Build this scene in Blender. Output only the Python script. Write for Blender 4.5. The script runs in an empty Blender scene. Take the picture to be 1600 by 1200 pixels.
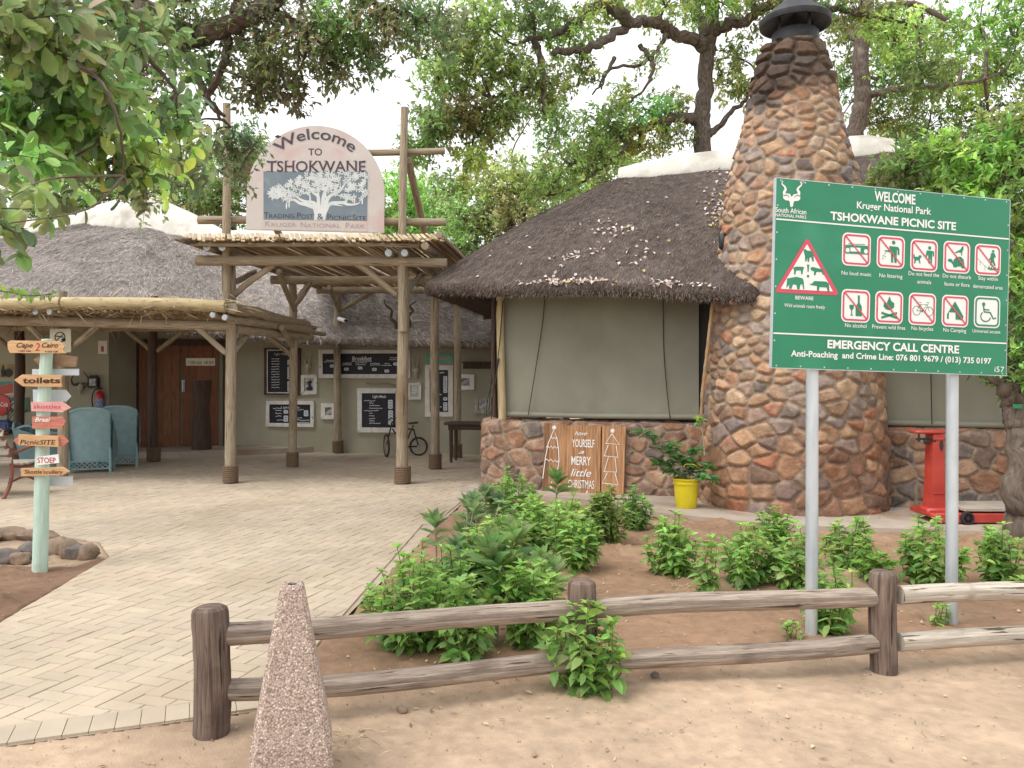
import bpy, math, random
import numpy as np
from mathutils import Vector, Matrix
from mathutils.geometry import tessellate_polygon
SC = bpy.context.scene
COL = SC.collection
R = math.radians
# ------------------------------------------------------------------ camera, sky, sun, exposure
EYE = 1.6; FPX = 1280.0; HOR = 590.0          # eye height, focal length in photo pixels, horizon row
cam = bpy.data.objects.new('camera', bpy.data.cameras.new('camera')); COL.objects.link(cam)
cam.location = (0, 0, EYE); cam.rotation_euler = (R(90), 0, 0)
cam.data.sensor_width = 36; cam.data.lens = FPX/1600*36
cam.data.shift_y = -(600-HOR)/1600
cam.data.clip_start = 0.05; cam.data.clip_end = 2000
SC.camera = cam
SUN_EL = 58; SUN_AZ = math.atan2(-0.75, -0.45)   # towards the sun: behind and left of the viewer
w = bpy.data.worlds.new('World'); SC.world = w; w.use_nodes = True
nt = w.node_tree; bg = nt.nodes['Background']
sky = nt.nodes.new('ShaderNodeTexSky'); sky.sky_type = 'NISHITA'; sky.sun_disc = False
sky.sun_elevation = R(SUN_EL); sky.sun_rotation = SUN_AZ; sky.dust_density = 4.0; sky.air_density = 1.2
hs = nt.nodes.new('ShaderNodeHueSaturation'); hs.inputs['Saturation'].default_value = 0.10; hs.inputs['Value'].default_value = 1.0
mx = nt.nodes.new('ShaderNodeMixRGB'); mx.inputs[0].default_value = 0.55; mx.inputs[2].default_value = (9.2, 9.25, 9.3, 1)   # high white cloud
nt.links.new(sky.outputs[0], hs.inputs['Color']); nt.links.new(hs.outputs[0], mx.inputs[1])
nt.links.new(mx.outputs[0], bg.inputs['Color']); bg.inputs['Strength'].default_value = 0.115
sun = bpy.data.objects.new('sun', bpy.data.lights.new('sun', 'SUN')); COL.objects.link(sun)
sun.data.energy = 1.15; sun.data.angle = R(28); sun.data.color = (1.0, 0.955, 0.88)
_d = Vector((math.sin(SUN_AZ)*math.cos(R(SUN_EL)), math.cos(SUN_AZ)*math.cos(R(SUN_EL)), math.sin(R(SUN_EL))))
sun.rotation_euler = _d.to_track_quat('Z', 'Y').to_euler()
SC.view_settings.view_transform = 'Standard'; SC.view_settings.look = 'None'
SC.view_settings.exposure = 0.88; SC.view_settings.gamma = 1
SC.cycles.max_bounces = 6; SC.cycles.diffuse_bounces = 4; SC.cycles.transparent_max_bounces = 6

# ------------------------------------------------------------------ helpers
def P(px, py, Y): return np.array(((px-800)/FPX*Y, Y, EYE-(py-HOR)/FPX*Y))
def G(px, py, z=0.0):
    Y = (EYE-z)*FPX/(py-HOR); return np.array(((px-800)/FPX*Y, Y, z))
def rng(s): return np.random.default_rng(s)
def nrm(a): 
    a = np.asarray(a, float); return a/np.maximum(np.linalg.norm(a, axis=-1, keepdims=True), 1e-9)

def _hash(ix, iy, s):
    h = (ix.astype(np.int64)*374761393 + iy.astype(np.int64)*668265263 + s*1442695041) & 0xFFFFFFFF
    h = ((h ^ (h >> 13))*1274126177) & 0xFFFFFFFF
    return ((h ^ (h >> 16)) & 0xFFFFFF)/float(0xFFFFFF)
def vnoise(x, y, s=0):
    ix = np.floor(x); iy = np.floor(y); fx = x-ix; fy = y-iy
    fx = fx*fx*(3-2*fx); fy = fy*fy*(3-2*fy)
    a = _hash(ix, iy, s); b = _hash(ix+1, iy, s); c = _hash(ix, iy+1, s); d = _hash(ix+1, iy+1, s)
    return (a*(1-fx)+b*fx)*(1-fy) + (c*(1-fx)+d*fx)*fy
def fbm(x, y, s=0, o=4):
    t = 0; a = .5
    for k in range(o): t = t + a*(vnoise(x*2**k, y*2**k, s+k*7)*2-1); a *= .5
    return t

# materials ---------------------------------------------------------
def mat(name, c1, c2=None, scale=6.0, rough=0.8, bump=0.0, bscale=None, bdist=0.01, attr=False, uv=False, stretch=(1, 1, 1),
        metallic=0.0, spec=0.3, trans=0.0, detail=5.0, ramp=(0.35, 0.65), c3=None, s3=1.2, f3=0.5, crack=None):
    m = bpy.data.materials.new(name); m.use_nodes = True
    t = m.node_tree; n = t.nodes; L = t.links; b = n['Principled BSDF']
    b.inputs['Roughness'].default_value = rough; b.inputs['Metallic'].default_value = metallic
    b.inputs['Specular IOR Level'].default_value = spec
    tc = n.new('ShaderNodeTexCoord'); mp = n.new('ShaderNodeMapping'); mp.inputs['Scale'].default_value = stretch
    L.new(tc.outputs['UV' if uv else 'Object'], mp.inputs['Vector'])
    col = None
    if c2 is not None:
        no = n.new('ShaderNodeTexNoise'); no.inputs['Scale'].default_value = scale; no.inputs['Detail'].default_value = detail
        no.inputs['Roughness'].default_value = 0.6
        L.new(mp.outputs[0], no.inputs['Vector'])
        cr = n.new('ShaderNodeValToRGB'); cr.color_ramp.elements[0].position = ramp[0]; cr.color_ramp.elements[1].position = ramp[1]
        cr.color_ramp.elements[0].color = (*c1, 1); cr.color_ramp.elements[1].color = (*c2, 1)
        L.new(no.outputs[0], cr.inputs[0]); col = cr.outputs[0]
        if c3 is not None:
            n3 = n.new('ShaderNodeTexNoise'); n3.inputs['Scale'].default_value = s3; n3.inputs['Detail'].default_value = 6
            L.new(tc.outputs['UV' if uv else 'Object'], n3.inputs['Vector'])
            r3 = n.new('ShaderNodeValToRGB'); r3.color_ramp.elements[0].position = f3; r3.color_ramp.elements[1].position = f3+.15
            L.new(n3.outputs[0], r3.inputs[0])
            m3 = n.new('ShaderNodeMixRGB'); L.new(r3.outputs[0], m3.inputs[0]); L.new(col, m3.inputs[1]); m3.inputs[2].default_value = (*c3, 1)
            col = m3.outputs[0]
    if crack:
        mc = n.new('ShaderNodeMapping'); mc.inputs['Scale'].default_value = (crack[0], crack[1], 1); L.new(tc.outputs['UV'], mc.inputs[0])
        nc = n.new('ShaderNodeTexNoise'); nc.inputs['Scale'].default_value = 1; nc.inputs['Detail'].default_value = 4; L.new(mc.outputs[0], nc.inputs['Vector'])
        rc_ = n.new('ShaderNodeValToRGB'); rc_.color_ramp.elements[0].position = crack[2]; rc_.color_ramp.elements[1].position = crack[2]+.035; rc_.color_ramp.elements[0].color = (1, 1, 1, 1); rc_.color_ramp.elements[1].color = (.22, .19, .17, 1); L.new(nc.outputs[0], rc_.inputs[0])
        mk = n.new('ShaderNodeMixRGB'); mk.blend_type = 'MULTIPLY'; mk.inputs[0].default_value = 1; L.new(col, mk.inputs[1]); L.new(rc_.outputs[0], mk.inputs[2]); col = mk.outputs[0]
    if attr:
        at = n.new('ShaderNodeVertexColor'); at.layer_name = 'Col'
        mu = n.new('ShaderNodeMixRGB'); mu.blend_type = 'MULTIPLY'; mu.inputs[0].default_value = 1
        L.new(at.outputs[0], mu.inputs[1])
        if col is not None: L.new(col, mu.inputs[2])
        else: mu.inputs[2].default_value = (*c1, 1)
        col = mu.outputs[0]
    if col is not None: L.new(col, b.inputs['Base Color'])
    else: b.inputs['Base Color'].default_value = (*c1, 1)
    if bump:
        nb = n.new('ShaderNodeTexNoise'); nb.inputs['Scale'].default_value = bscale or scale*3; nb.inputs['Detail'].default_value = 6
        L.new(mp.outputs[0], nb.inputs['Vector'])
        bn = n.new('ShaderNodeBump'); bn.inputs['Strength'].default_value = bump; bn.inputs['Distance'].default_value = bdist
        L.new(nb.outputs[0], bn.inputs['Height']); L.new(bn.outputs[0], b.inputs['Normal'])
    if trans:
        tr = n.new('ShaderNodeBsdfTranslucent'); ms = n.new('ShaderNodeMixShader'); ms.inputs[0].default_value = trans
        hsv = n.new('ShaderNodeHueSaturation'); hsv.inputs['Hue'].default_value = 0.485; hsv.inputs['Value'].default_value = 1.5
        if col is not None: L.new(col, hsv.inputs['Color'])
        else: hsv.inputs['Color'].default_value = (*c1, 1)
        L.new(hsv.outputs[0], tr.inputs['Color'])
        L.new(b.outputs[0], ms.inputs[1]); L.new(tr.outputs[0], ms.inputs[2]); L.new(ms.outputs[0], n['Material Output'].inputs['Surface'])
    return m

# mesh builder ------------------------------------------------------
class MB:
    def __init__(s): s.v = []; s.c = []; s.u = []; s.f = []; s.n = 0
    def add(s, V, faces, col=(1, 1, 1), uv=None, mi=0):
        V = np.asarray(V, float).reshape(-1, 3); k = len(V)
        s.v.append(V)
        c = np.asarray(col, float)
        s.c.append(np.broadcast_to(c, (k, 3)) if c.ndim == 1 else c)
        s.u.append(np.zeros((k, 2)) if uv is None else np.asarray(uv, float))
        if isinstance(faces, np.ndarray): groups = [faces]
        else:
            d = {}
            for f in faces: d.setdefault(len(f), []).append(f)
            groups = [np.array(x) for x in d.values()]
        for g in groups:
            if len(g): s.f.append((g+s.n, mi))
        s.n += k
    def build(s, name, mats, parent=None, smooth=True, angle=40, origin=None):
        V = np.concatenate(s.v); C = np.concatenate(s.c); U = np.concatenate(s.u)
        if not isinstance(mats, (list, tuple)): mats = [mats]
        if parent is not None: origin = ROOT[parent.name]
        elif origin is None:
            origin = np.array(((V[:, 0].min()+V[:, 0].max())/2, (V[:, 1].min()+V[:, 1].max())/2, V[:, 2].min()))
        origin = np.asarray(origin, float)
        me = bpy.data.meshes.new(name)
        li = np.concatenate([g.ravel() for g, _ in s.f]).astype(np.int32)
        cnt = np.concatenate([np.full(len(g), g.shape[1]) for g, _ in s.f]).astype(np.int32)
        mi = np.concatenate([np.full(len(g), m) for g, m in s.f]).astype(np.int32)
        st = np.concatenate(([0], np.cumsum(cnt)[:-1])).astype(np.int32)
        me.vertices.add(len(V)); me.vertices.foreach_set('co', (V-origin).astype(np.float32).ravel())
        me.loops.add(len(li)); me.loops.foreach_set('vertex_index', li)
        me.polygons.add(len(cnt)); me.polygons.foreach_set('loop_start', st); me.polygons.foreach_set('loop_total', cnt)
        me.polygons.foreach_set('material_index', mi)
        me.polygons.foreach_set('use_smooth', np.full(len(cnt), smooth))
        me.update(calc_edges=True)
        ca = me.color_attributes.new('Col', 'FLOAT_COLOR', 'POINT')
        ca.data.foreach_set('color', np.concatenate((C, np.ones((len(C), 1))), 1).astype(np.float32).ravel())
        ul = me.uv_layers.new(name='UVMap'); ul.data.foreach_set('uv', U[li].astype(np.float32).ravel())
        for m in mats: me.materials.append(m)
        me.validate()
        if smooth and angle < 180: me.set_sharp_from_angle(angle=R(angle))
        o = bpy.data.objects.new(name, me); COL.objects.link(o)
        if parent is not None: o.parent = parent
        else: o.location = origin
        ROOT[o.name] = origin
        return o
ROOT = {}
def tag(o, label, cat, group=None, kind=None):
    if label: o['label'] = label
    if cat: o['category'] = cat
    if group: o['group'] = group
    if kind: o['kind'] = kind
    return o
def thing(name, label, cat, loc, group=None):
    o = bpy.data.objects.new(name, None); COL.objects.link(o); o.location = tuple(loc); o.empty_display_size = .2
    ROOT[o.name] = np.asarray(loc, float)
    return tag(o, label, cat, group)

def frames(p):
    p = np.asarray(p, float); t = np.gradient(p, axis=0); t = nrm(t)
    up = np.array((0, 0, 1.)) if abs(t[0][2]) < .9 else np.array((1., 0, 0))
    a = nrm(np.cross(t[0], up)); A = []
    for k in range(len(p)):
        a = a - t[k]*np.dot(a, t[k]); a = nrm(a); A.append(a)
    A = np.array(A); B = np.cross(t, A); return t, A, B
def tube(mb, pts, rad, n=8, col=(1, 1, 1), mi=0, caps=True, seed=None, rough=0.0, flat=1.0):
    p = np.asarray(pts, float); k = len(p); r = np.broadcast_to(np.asarray(rad, float), (k,)).copy()
    t, A, B = frames(p)
    th = np.linspace(0, 2*np.pi, n, endpoint=False)
    rr = np.repeat(r[:, None], n, 1)
    if rough and seed is not None: rr = rr*(1+rough*rng(seed).normal(size=(k, n)))
    V = p[:, None] + (A[:, None]*np.cos(th)[None, :, None] + B[:, None]*np.sin(th)[None, :, None]*flat)*rr[:, :, None]
    ln = np.concatenate(([0], np.cumsum(np.linalg.norm(np.diff(p, axis=0), axis=1))))
    off = 0 if seed is None else (seed % 97)*1.37
    uv = np.stack((np.broadcast_to(th/(2*np.pi)*2*np.pi*r.mean(), (k, n))+off, np.repeat(ln[:, None]+off, n, 1)), 2)
    i, j = np.meshgrid(np.arange(k-1), np.arange(n), indexing='ij'); j2 = (j+1) % n
    F = np.stack((i*n+j, i*n+j2, (i+1)*n+j2, (i+1)*n+j), 2).reshape(-1, 4)
    mb.add(V, F, col, uv.reshape(-1, 2), mi)
    if caps:
        for e, s in ((0, -1), (k-1, 1)):
            c = p[e]+t[e]*s*r[e]*.12
            VV = np.vstack((V[e], c)); ff = [(a, (a+1) % n, n) if s > 0 else ((a+1) % n, a, n) for a in range(n)]
            u0 = np.vstack((np.stack((np.cos(th)*r[e]+off, np.sin(th)*r[e]+off), 1), (off, off)))
            mb.add(VV, ff, col, u0, mi)
def log(mb, p0, p1, r0, r1=None, n=10, seed=0, wob=.012, k=9, col=(1, 1, 1), mi=0, rough=.02):
    g = rng(seed); r1 = r0 if r1 is None else r1
    s = np.linspace(0, 1, k); p = np.outer(1-s, p0)+np.outer(s, p1)
    w = g.normal(size=3)*wob; w2 = g.normal(size=3)*wob*.5
    p = p + np.outer(np.sin(s*np.pi), w) + np.outer(np.sin(s*2*np.pi), w2)
    tube(mb, p, r0+(r1-r0)*s, n, col, mi, True, seed, rough)
def smoothpts(pts, m=5):
    p = np.asarray(pts, float); q = np.vstack((2*p[0]-p[1], p, 2*p[-1]-p[-2])); out = []
    for i in range(1, len(q)-2):
        for s in np.linspace(0, 1, m, endpoint=False):
            a, b, c, d = q[i-1:i+3]
            out.append(.5*((2*b)+(c-a)*s+(2*a-5*b+4*c-d)*s*s+(3*b-a-3*c+d)*s**3))
    out.append(p[-1]); return np.array(out)
def box(mb, c, size, yaw=0.0, col=(1, 1, 1), mi=0, bev=0.0, M=None, uvo=0.0):
    x, y, z = np.asarray(size, float)/2; b = min(bev, x*.9, y*.9, z*.9)
    if b <= 0:
        V = np.array([(sx*x, sy*y, sz*z) for sz in (-1, 1) for sy in (-1, 1) for sx in (-1, 1)])
        F = [(0, 2, 3, 1), (4, 5, 7, 6), (0, 1, 5, 4), (2, 6, 7, 3), (0, 4, 6, 2), (1, 3, 7, 5)]
    else:
        V = []
        for sz in (-1, 1):
            for sy in (-1, 1):
                for sx in (-1, 1): V += [(sx*x, sy*(y-b), sz*(z-b)), (sx*(x-b), sy*y, sz*(z-b)), (sx*(x-b), sy*(y-b), sz*z)]
        V = np.array(V); I = lambda sx, sy, sz, a: ((sz > 0)*4+(sy > 0)*2+(sx > 0))*3+a
        F = []
        for s in (-1, 1):
            F.append([I(s, -1, -1, 0), I(s, 1, -1, 0), I(s, 1, 1, 0), I(s, -1, 1, 0)][::s])
            F.append([I(-1, s, -1, 1), I(-1, s, 1, 1), I(1, s, 1, 1), I(1, s, -1, 1)][::s])
            F.append([I(-1, -1, s, 2), I(1, -1, s, 2), I(1, 1, s, 2), I(-1, 1, s, 2)][::s])
        for a in (-1, 1):
            for c2 in (-1, 1):
                F.append([I(a, c2, -1, 0), I(a, c2, 1, 0), I(a, c2, 1, 1), I(a, c2, -1, 1)][::-a*c2])
                F.append([I(a, -1, c2, 0), I(a, 1, c2, 0), I(a, 1, c2, 2), I(a, -1, c2, 2)][::a*c2])
                F.append([I(-1, a, c2, 1), I(1, a, c2, 1), I(1, a, c2, 2), I(-1, a, c2, 2)][::-a*c2])
        for sx in (-1, 1):
            for sy in (-1, 1):
                for sz in (-1, 1): F.append([I(sx, sy, sz, 0), I(sx, sy, sz, 1), I(sx, sy, sz, 2)][::sx*sy*sz])
    ax = np.argsort([-x, -y, -z]); uv = V[:, [ax[1], ax[0]]] + np.array((V[:, ax[2]]).repeat(2).reshape(-1, 2))*.7 + uvo
    if M is None:
        cy, sy_ = math.cos(yaw), math.sin(yaw); M = np.array(((cy, -sy_, 0), (sy_, cy, 0), (0, 0, 1)))
    mb.add(V @ np.asarray(M).T + np.asarray(c, float), F, col, uv, mi)
def bar(mb, p0, p1, w, h, up=(0, 0, 1), col=(1, 1, 1), mi=0, bev=0.0, uvo=0.0):
    p0 = np.asarray(p0, float); p1 = np.asarray(p1, float); d = p1-p0; l = np.linalg.norm(d); y = d/l
    x = nrm(np.cross(y, up)); z = np.cross(x, y)
    box(mb, (p0+p1)/2, (w, l, h), col=col, mi=mi, bev=bev, M=np.stack((x, y, z), 1), uvo=uvo)
def lathe(mb, c, prof, n=24, col=(1, 1, 1), mi=0, axis=None):
    prof = np.asarray(prof, float); k = len(prof); th = np.linspace(0, 2*np.pi, n, endpoint=False)
    V = np.zeros((k, n, 3)); V[:, :, 0] = prof[:, 0:1]*np.cos(th); V[:, :, 1] = prof[:, 0:1]*np.sin(th); V[:, :, 2] = prof[:, 1:2]
    V = V.reshape(-1, 3)
    if axis is not None:
        q = Vector((0, 0, 1)).rotation_difference(Vector(axis)).to_matrix(); V = V @ np.array(q).T
    i, j = np.meshgrid(np.arange(k-1), np.arange(n), indexing='ij'); j2 = (j+1) % n
    mb.add(V+np.asarray(c, float), np.stack((i*n+j, i*n+j2, (i+1)*n+j2, (i+1)*n+j), 2).reshape(-1, 4), col,
           np.stack((np.broadcast_to(th*prof[:, 0].mean(), (k, n)).ravel(), np.repeat(prof[:, 1], n)), 1), mi)
def grid(mb, PT, col=(1, 1, 1), mi=0, uv=None, flip=False):
    a, b = PT.shape[:2]; i, j = np.meshgrid(np.arange(a-1), np.arange(b-1), indexing='ij')
    F = np.stack((i*b+j, i*b+j+1, (i+1)*b+j+1, (i+1)*b+j), 2).reshape(-1, 4)
    if flip: F = F[:, ::-1]
    c = np.asarray(col, float); mb.add(PT.reshape(-1, 3), F, c if c.ndim == 1 else c.reshape(-1, 3), None if uv is None else uv.reshape(-1, 2), mi)

# flat drawing on a plane -------------------------------------------
class Plane:
    def __init__(s, o, u, v):
        u = np.append(u, 0.0) if len(u) == 2 else np.asarray(u, float)
        s.o = np.asarray(o, float); s.u = nrm(u); v = np.asarray(v, float); s.v = nrm(v-s.u*np.dot(v, s.u)); s.n = np.cross(s.u, s.v)
    def hit(s, px, py):
        d = np.array(((px-800)/FPX, 1.0, -(py-HOR)/FPX)); e = np.array((0, 0, EYE))
        t = np.dot(s.o-e, s.n)/np.dot(d, s.n); q = e+d*t-s.o; return np.array((np.dot(q, s.u), np.dot(q, s.v)))
    def at(s, uv, off=0.0):
        uv = np.atleast_2d(np.asarray(uv, float)); return s.o + uv[:, :1]*s.u + uv[:, 1:2]*s.v + s.n*off
def poly(mb, pl, pts, off=.002, col=(1, 1, 1), mi=0):
    pts = [tuple(p) for p in pts]
    tr = tessellate_polygon([[Vector((p[0], p[1], 0)) for p in pts]])
    area = sum(pts[i-1][0]*pts[i][1]-pts[i][0]*pts[i-1][1] for i in range(len(pts)))
    F = []
    for t in tr:
        a, b, c = [pts[k] for k in t]
        F.append(t if (b[0]-a[0])*(c[1]-a[1])-(b[1]-a[1])*(c[0]-a[0]) > 0 else t[::-1])
    mb.add(pl.at(pts, off), F, col, np.array(pts), mi)
def prism(mb, pl, pts, o0, o1, col=(1, 1, 1), mi=0):
    poly(mb, pl, pts, o1, col, mi)
    n = len(pts); a = pl.at(pts, o0); b = pl.at(pts, o1); V = np.vstack((a, b))
    area = sum(pts[i-1][0]*pts[i][1]-pts[i][0]*pts[i-1][1] for i in range(n))
    F = [(i, (i+1) % n, n+(i+1) % n, n+i) for i in range(n)]
    if area < 0: F = [f[::-1] for f in F]
    mb.add(V, F, col, np.vstack((pts, np.asarray(pts)+.003)), mi)
    k = mb.n; poly(mb, pl, pts, o0, col, mi); g, m = mb.f[-1]; mb.f[-1] = (g[:, ::-1], m)
def stroke(mb, pl, pts, w, off=.002, col=(1, 1, 1), mi=0, closed=False, taper=None):
    p = np.asarray(pts, float)
    if closed: p = np.vstack((p, p[:1]))
    d = np.gradient(p, axis=0) if not closed else (np.roll(np.vstack((p[:-1],)), -1, 0)-np.roll(p[:-1], 1, 0))
    if closed: d = np.vstack((d, d[:1]))
    d = nrm(d); q = np.stack((-d[:, 1], d[:, 0]), 1); ww = np.broadcast_to(np.asarray(w if taper is None else np.linspace(w, taper, len(p)), float), (len(p),))
    A = p+q*ww[:, None]/2; B = p-q*ww[:, None]/2; k = len(p)
    V = np.vstack((pl.at(A, off), pl.at(B, off)))
    mb.add(V, [(i, k+i, k+i+1, i+1) for i in range(k-1)], col, np.vstack((A, B)), mi)
def circ(c, r, n=20, ry=None, a0=0, a1=360):
    t = np.radians(np.linspace(a0, a1, n, endpoint=(a1-a0) < 360)); return np.stack((c[0]+r*np.cos(t), c[1]+(ry or r)*np.sin(t)), 1)
def rrect(c, w, h, r, n=5):
    o = []
    for k, (sx, sy) in enumerate(((1, 1), (-1, 1), (-1, -1), (1, -1))):
        o.append(circ((c[0]+sx*(w/2-r), c[1]+sy*(h/2-r)), r, n, a0=k*90, a1=k*90+89.9))
    return np.vstack(o)
def ring(mb, pl, outer, inner, off, col=(1, 1, 1), mi=0):
    n = len(outer); V = np.vstack((pl.at(outer, off), pl.at(inner, off)))
    mb.add(V, [(i, (i+1) % n, n+(i+1) % n, n+i) for i in range(n)], col, np.vstack((outer, inner)), mi)
_txt = {}
def glyphs(s, bold=0.0, shear=0.0, space=1.0):
    k = (s, bold, shear, space)
    if k not in _txt:
        cu = bpy.data.curves.new('t', 'FONT'); cu.body = s; cu.offset = bold; cu.shear = shear; cu.space_character = space; cu.resolution_u = 3
        ob = bpy.data.objects.new('t', cu); COL.objects.link(ob)
        dg = bpy.context.evaluated_depsgraph_get(); me = bpy.data.meshes.new_from_object(ob.evaluated_get(dg))
        V = np.array([v.co[:] for v in me.vertices]); F = [tuple(p.vertices) for p in me.polygons]
        bpy.data.objects.remove(ob); bpy.data.curves.remove(cu); bpy.data.meshes.remove(me); _txt[k] = (V, F)
    return _txt[k]
def text(mb, pl, s, u0, u1, vb, vh, off=.002, col=(1, 1, 1), mi=0, bold=0.0, shear=0.0, rot=0.0, space=1.0, fn=None):
    """fit string s between u0..u1 on the plane, baseline vb, capital height vh"""
    V, F = glyphs(s, bold, shear, space); x0, x1 = V[:, 0].min(), V[:, 0].max()
    X = (V[:, 0]-x0)/(x1-x0)*(u1-u0); Y = V[:, 1]/.70*vh
    if fn is not None: uv = fn(X/(u1-u0), Y)
    else:
        c, sn = math.cos(rot), math.sin(rot); uv = np.stack((u0+X*c-Y*sn, vb+X*sn+Y*c), 1)
    mb.add(pl.at(uv, off), F, col, uv, mi)

# leaves -------------------------------------------------------------
def leaves(mb, base, d, up, L, W, col, fine=False, droop=.15, fold=.25, mi=0):
    base = np.asarray(base, float); d = nrm(d); n0 = len(base)
    s = nrm(np.cross(d, up)); n = nrm(np.cross(s, d)); L = np.broadcast_to(L, (n0,))[:, None]; W = np.broadcast_to(W, (n0,))[:, None]
    def pt(a, b, h): return base + d*L*a + s*W*b + n*(W*h*fold - L*droop*a*a)
    if fine == 'round':
        V = np.stack((pt(0, 0, 0), pt(.28, .30, 1), pt(.28, -.30, 1), pt(.62, .5, 1), pt(.62, -.5, 1), pt(.90, .34, .8), pt(.90, -.34, .8), pt(1, 0, .3), pt(.28, 0, 0), pt(.62, 0, 0), pt(.9, 0, .1)), 1)
        F3 = np.array(((0, 8, 1), (0, 2, 8), (5, 10, 7), (10, 6, 7))); F4 = np.array(((1, 8, 9, 3), (8, 2, 4, 9), (3, 9, 10, 5), (9, 4, 6, 10))); m = 11
    elif fine:
        V = np.stack((pt(0, 0, 0), pt(.3, .43, 1), pt(.3, -.43, 1), pt(.68, .4, 1), pt(.68, -.4, 1), pt(1, 0, .2), pt(.3, 0, 0), pt(.68, 0, 0)), 1)
        F = np.array(((0, 6, 1, 1), (0, 2, 6, 6), (1, 6, 7, 3), (6, 2, 4, 7), (3, 7, 5, 5), (7, 4, 5, 5)))
        F3 = np.array(((0, 6, 1), (0, 2, 6), (3, 7, 5), (7, 4, 5))); F4 = np.array(((1, 6, 7, 3), (6, 2, 4, 7))); m = 8
    else:
        V = np.stack((pt(0, 0, 0), pt(.5, .5, 1), pt(1, 0, .2), pt(.5, -.5, 1)), 1); F3 = np.array(((0, 2, 1), (0, 3, 2))); F4 = None; m = 4
    k = np.arange(n0)[:, None, None]*m
    c = np.repeat(np.asarray(col, float)[:, None, :], m, 1).reshape(-1, 3)
    nn = mb.n
    mb.add(V.reshape(-1, 3), (k+F3[None]).reshape(-1, 3), c, None, mi)
    if F4 is not None: mb.f.append(((k+F4[None]).reshape(-1, 4)+nn, mi))
def leafcols(n, g, base, var=.25, yellow=.04):
    c = np.array(base)[None]*(1+var*g.normal(size=(n, 1))).clip(.4, 1.9)
    c = c*(1+.1*g.normal(size=(n, 3))); y = g.random(n) < yellow
    c[y] = c[y]*np.array((1.35, 1.12, .75)); return c.clip(.004, .9)
# ================================================================== materials
M = {}
M['ground'] = mat('dusty_ground', (.86, .86, .86), (1.14, 1.12, 1.10), 9, .95, .7, 90, .006, attr=True, detail=15, ramp=(.32, .68), c3=(.80, .78, .76), s3=.9)
M['paver'] = mat('paver', (.9, .9, .9), (1.06, 1.05, 1.03), 3.0, .85, .25, 120, .002, attr=True, c3=(.86, .84, .8), s3=.6, f3=.52)
M['grout'] = mat('grout', (.35, .285, .215), (.42, .345, .265), 8, .95)
M['slab'] = mat('slab', (.36, .30, .25), (.46, .39, .33), 3, .9, .2, 40, c3=(.30, .22, .16), s3=1.5)
M['stone'] = mat('stone', (.74, .74, .75), (1.16, 1.13, 1.10), 11, .88, .9, 38, .012, attr=True, spec=.2)
M['thatch'] = mat('thatch', (.75, .75, .75), (1.2, 1.2, 1.2), 9, .95, .9, 50, .02, attr=True, spec=.1)
M['cement'] = mat('cement_cap', (.50, .48, .43), (.62, .60, .55), 2.5, .85, .4, 30, c3=(.37, .34, .29), s3=1.6, f3=.54)
M['canvas'] = mat('canvas', (.215, .21, .168), (.25, .245, .196), 1.2, .85, .15, 300, .001, c3=(.208, .202, .16), s3=1.6, f3=.55)
M['gap_shade'] = mat('gap_shade_black', (.03, .03, .03), None, rough=.7)  # near black, stands for the shade in the gaps beside the blinds
M['cord'] = mat('cord', (.03, .028, .022))
M['rope'] = mat('rope', (.28, .17, .09), (.40, .26, .15), 60, .95, .5, 90, uv=True)
M['wall_green'] = mat('plaster', (.35, .335, .255), (.40, .38, .29), 1.0, .85, .15, 30, c3=(.325, .305, .23), s3=.8)
M['wood_pole'] = mat('pole_wood', (.225, .178, .125), (.385, .32, .23), 6, .8, .35, 14, .006, uv=True, stretch=(9, .7, 1), c3=(.20, .14, .085), s3=1.1, f3=.55, crack=(45, 1.6, .63))
M['wood_new'] = mat('fresh_pole_wood', (.35, .27, .145), (.52, .43, .26), 6, .75, .3, 14, .006, uv=True, stretch=(9, .6, 1))
M['wood_rail'] = mat('weathered_rail', (.21, .16, .13), (.46, .38, .31), 4, .8, .8, 12, .012, uv=True, stretch=(14, .8, 1), detail=9, c3=(.12, .085, .07), s3=2.6, f3=.56, crack=(48, 2.6, .62))
M['wood_post'] = mat('dark_post', (.085, .058, .047), (.24, .175, .14), 4, .8, .8, 12, .012, uv=True, stretch=(14, .8, 1), detail=9, c3=(.065, .045, .04), s3=3.2, f3=.52, crack=(48, 2.6, .62))
M['wood_grey'] = mat('bleached_rail', (.36, .31, .25), (.60, .54, .46), 5, .85, .6, 12, .01, uv=True, stretch=(11, .55, 1), c3=(.20, .17, .14), s3=4, f3=.60, crack=(40, 3.0, .58))
M['wood_dark'] = mat('dark_wood', (.05, .03, .022), (.10, .06, .042), 5, .6, .3, 12, uv=True, stretch=(9, .6, 1))
M['lath'] = mat('lath', (.75, .75, .75), (1.15, 1.15, 1.15), 6, .85, .3, 20, uv=True, stretch=(6, .6, 1), attr=True)
M['rope_band'] = mat('rope_band', (.13, .085, .055), (.22, .15, .10), 40, .95, .4, 80, uv=True)
M['tin'] = mat('tin', (.42, .50, .55), (.62, .68, .72), 20, .45, metallic=.6)
M['black_metal'] = mat('black_metal', (.025, .026, .03), (.05, .05, .055), 6, .55, metallic=.3)
M['bark_dark'] = mat('bark_dark', (.065, .05, .043), (.19, .155, .13), 5, .95, 1.0, 10, .03, uv=True, stretch=(5, 1.5, 1), c3=(.20, .17, .15), s3=3, f3=.62)
M['bark'] = mat('bark', (.085, .062, .05), (.20, .16, .135), 5, .95, 1.0, 10, .03, uv=True, stretch=(5, 1.5, 1), c3=(.30, .26, .22), s3=3, f3=.6)
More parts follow.
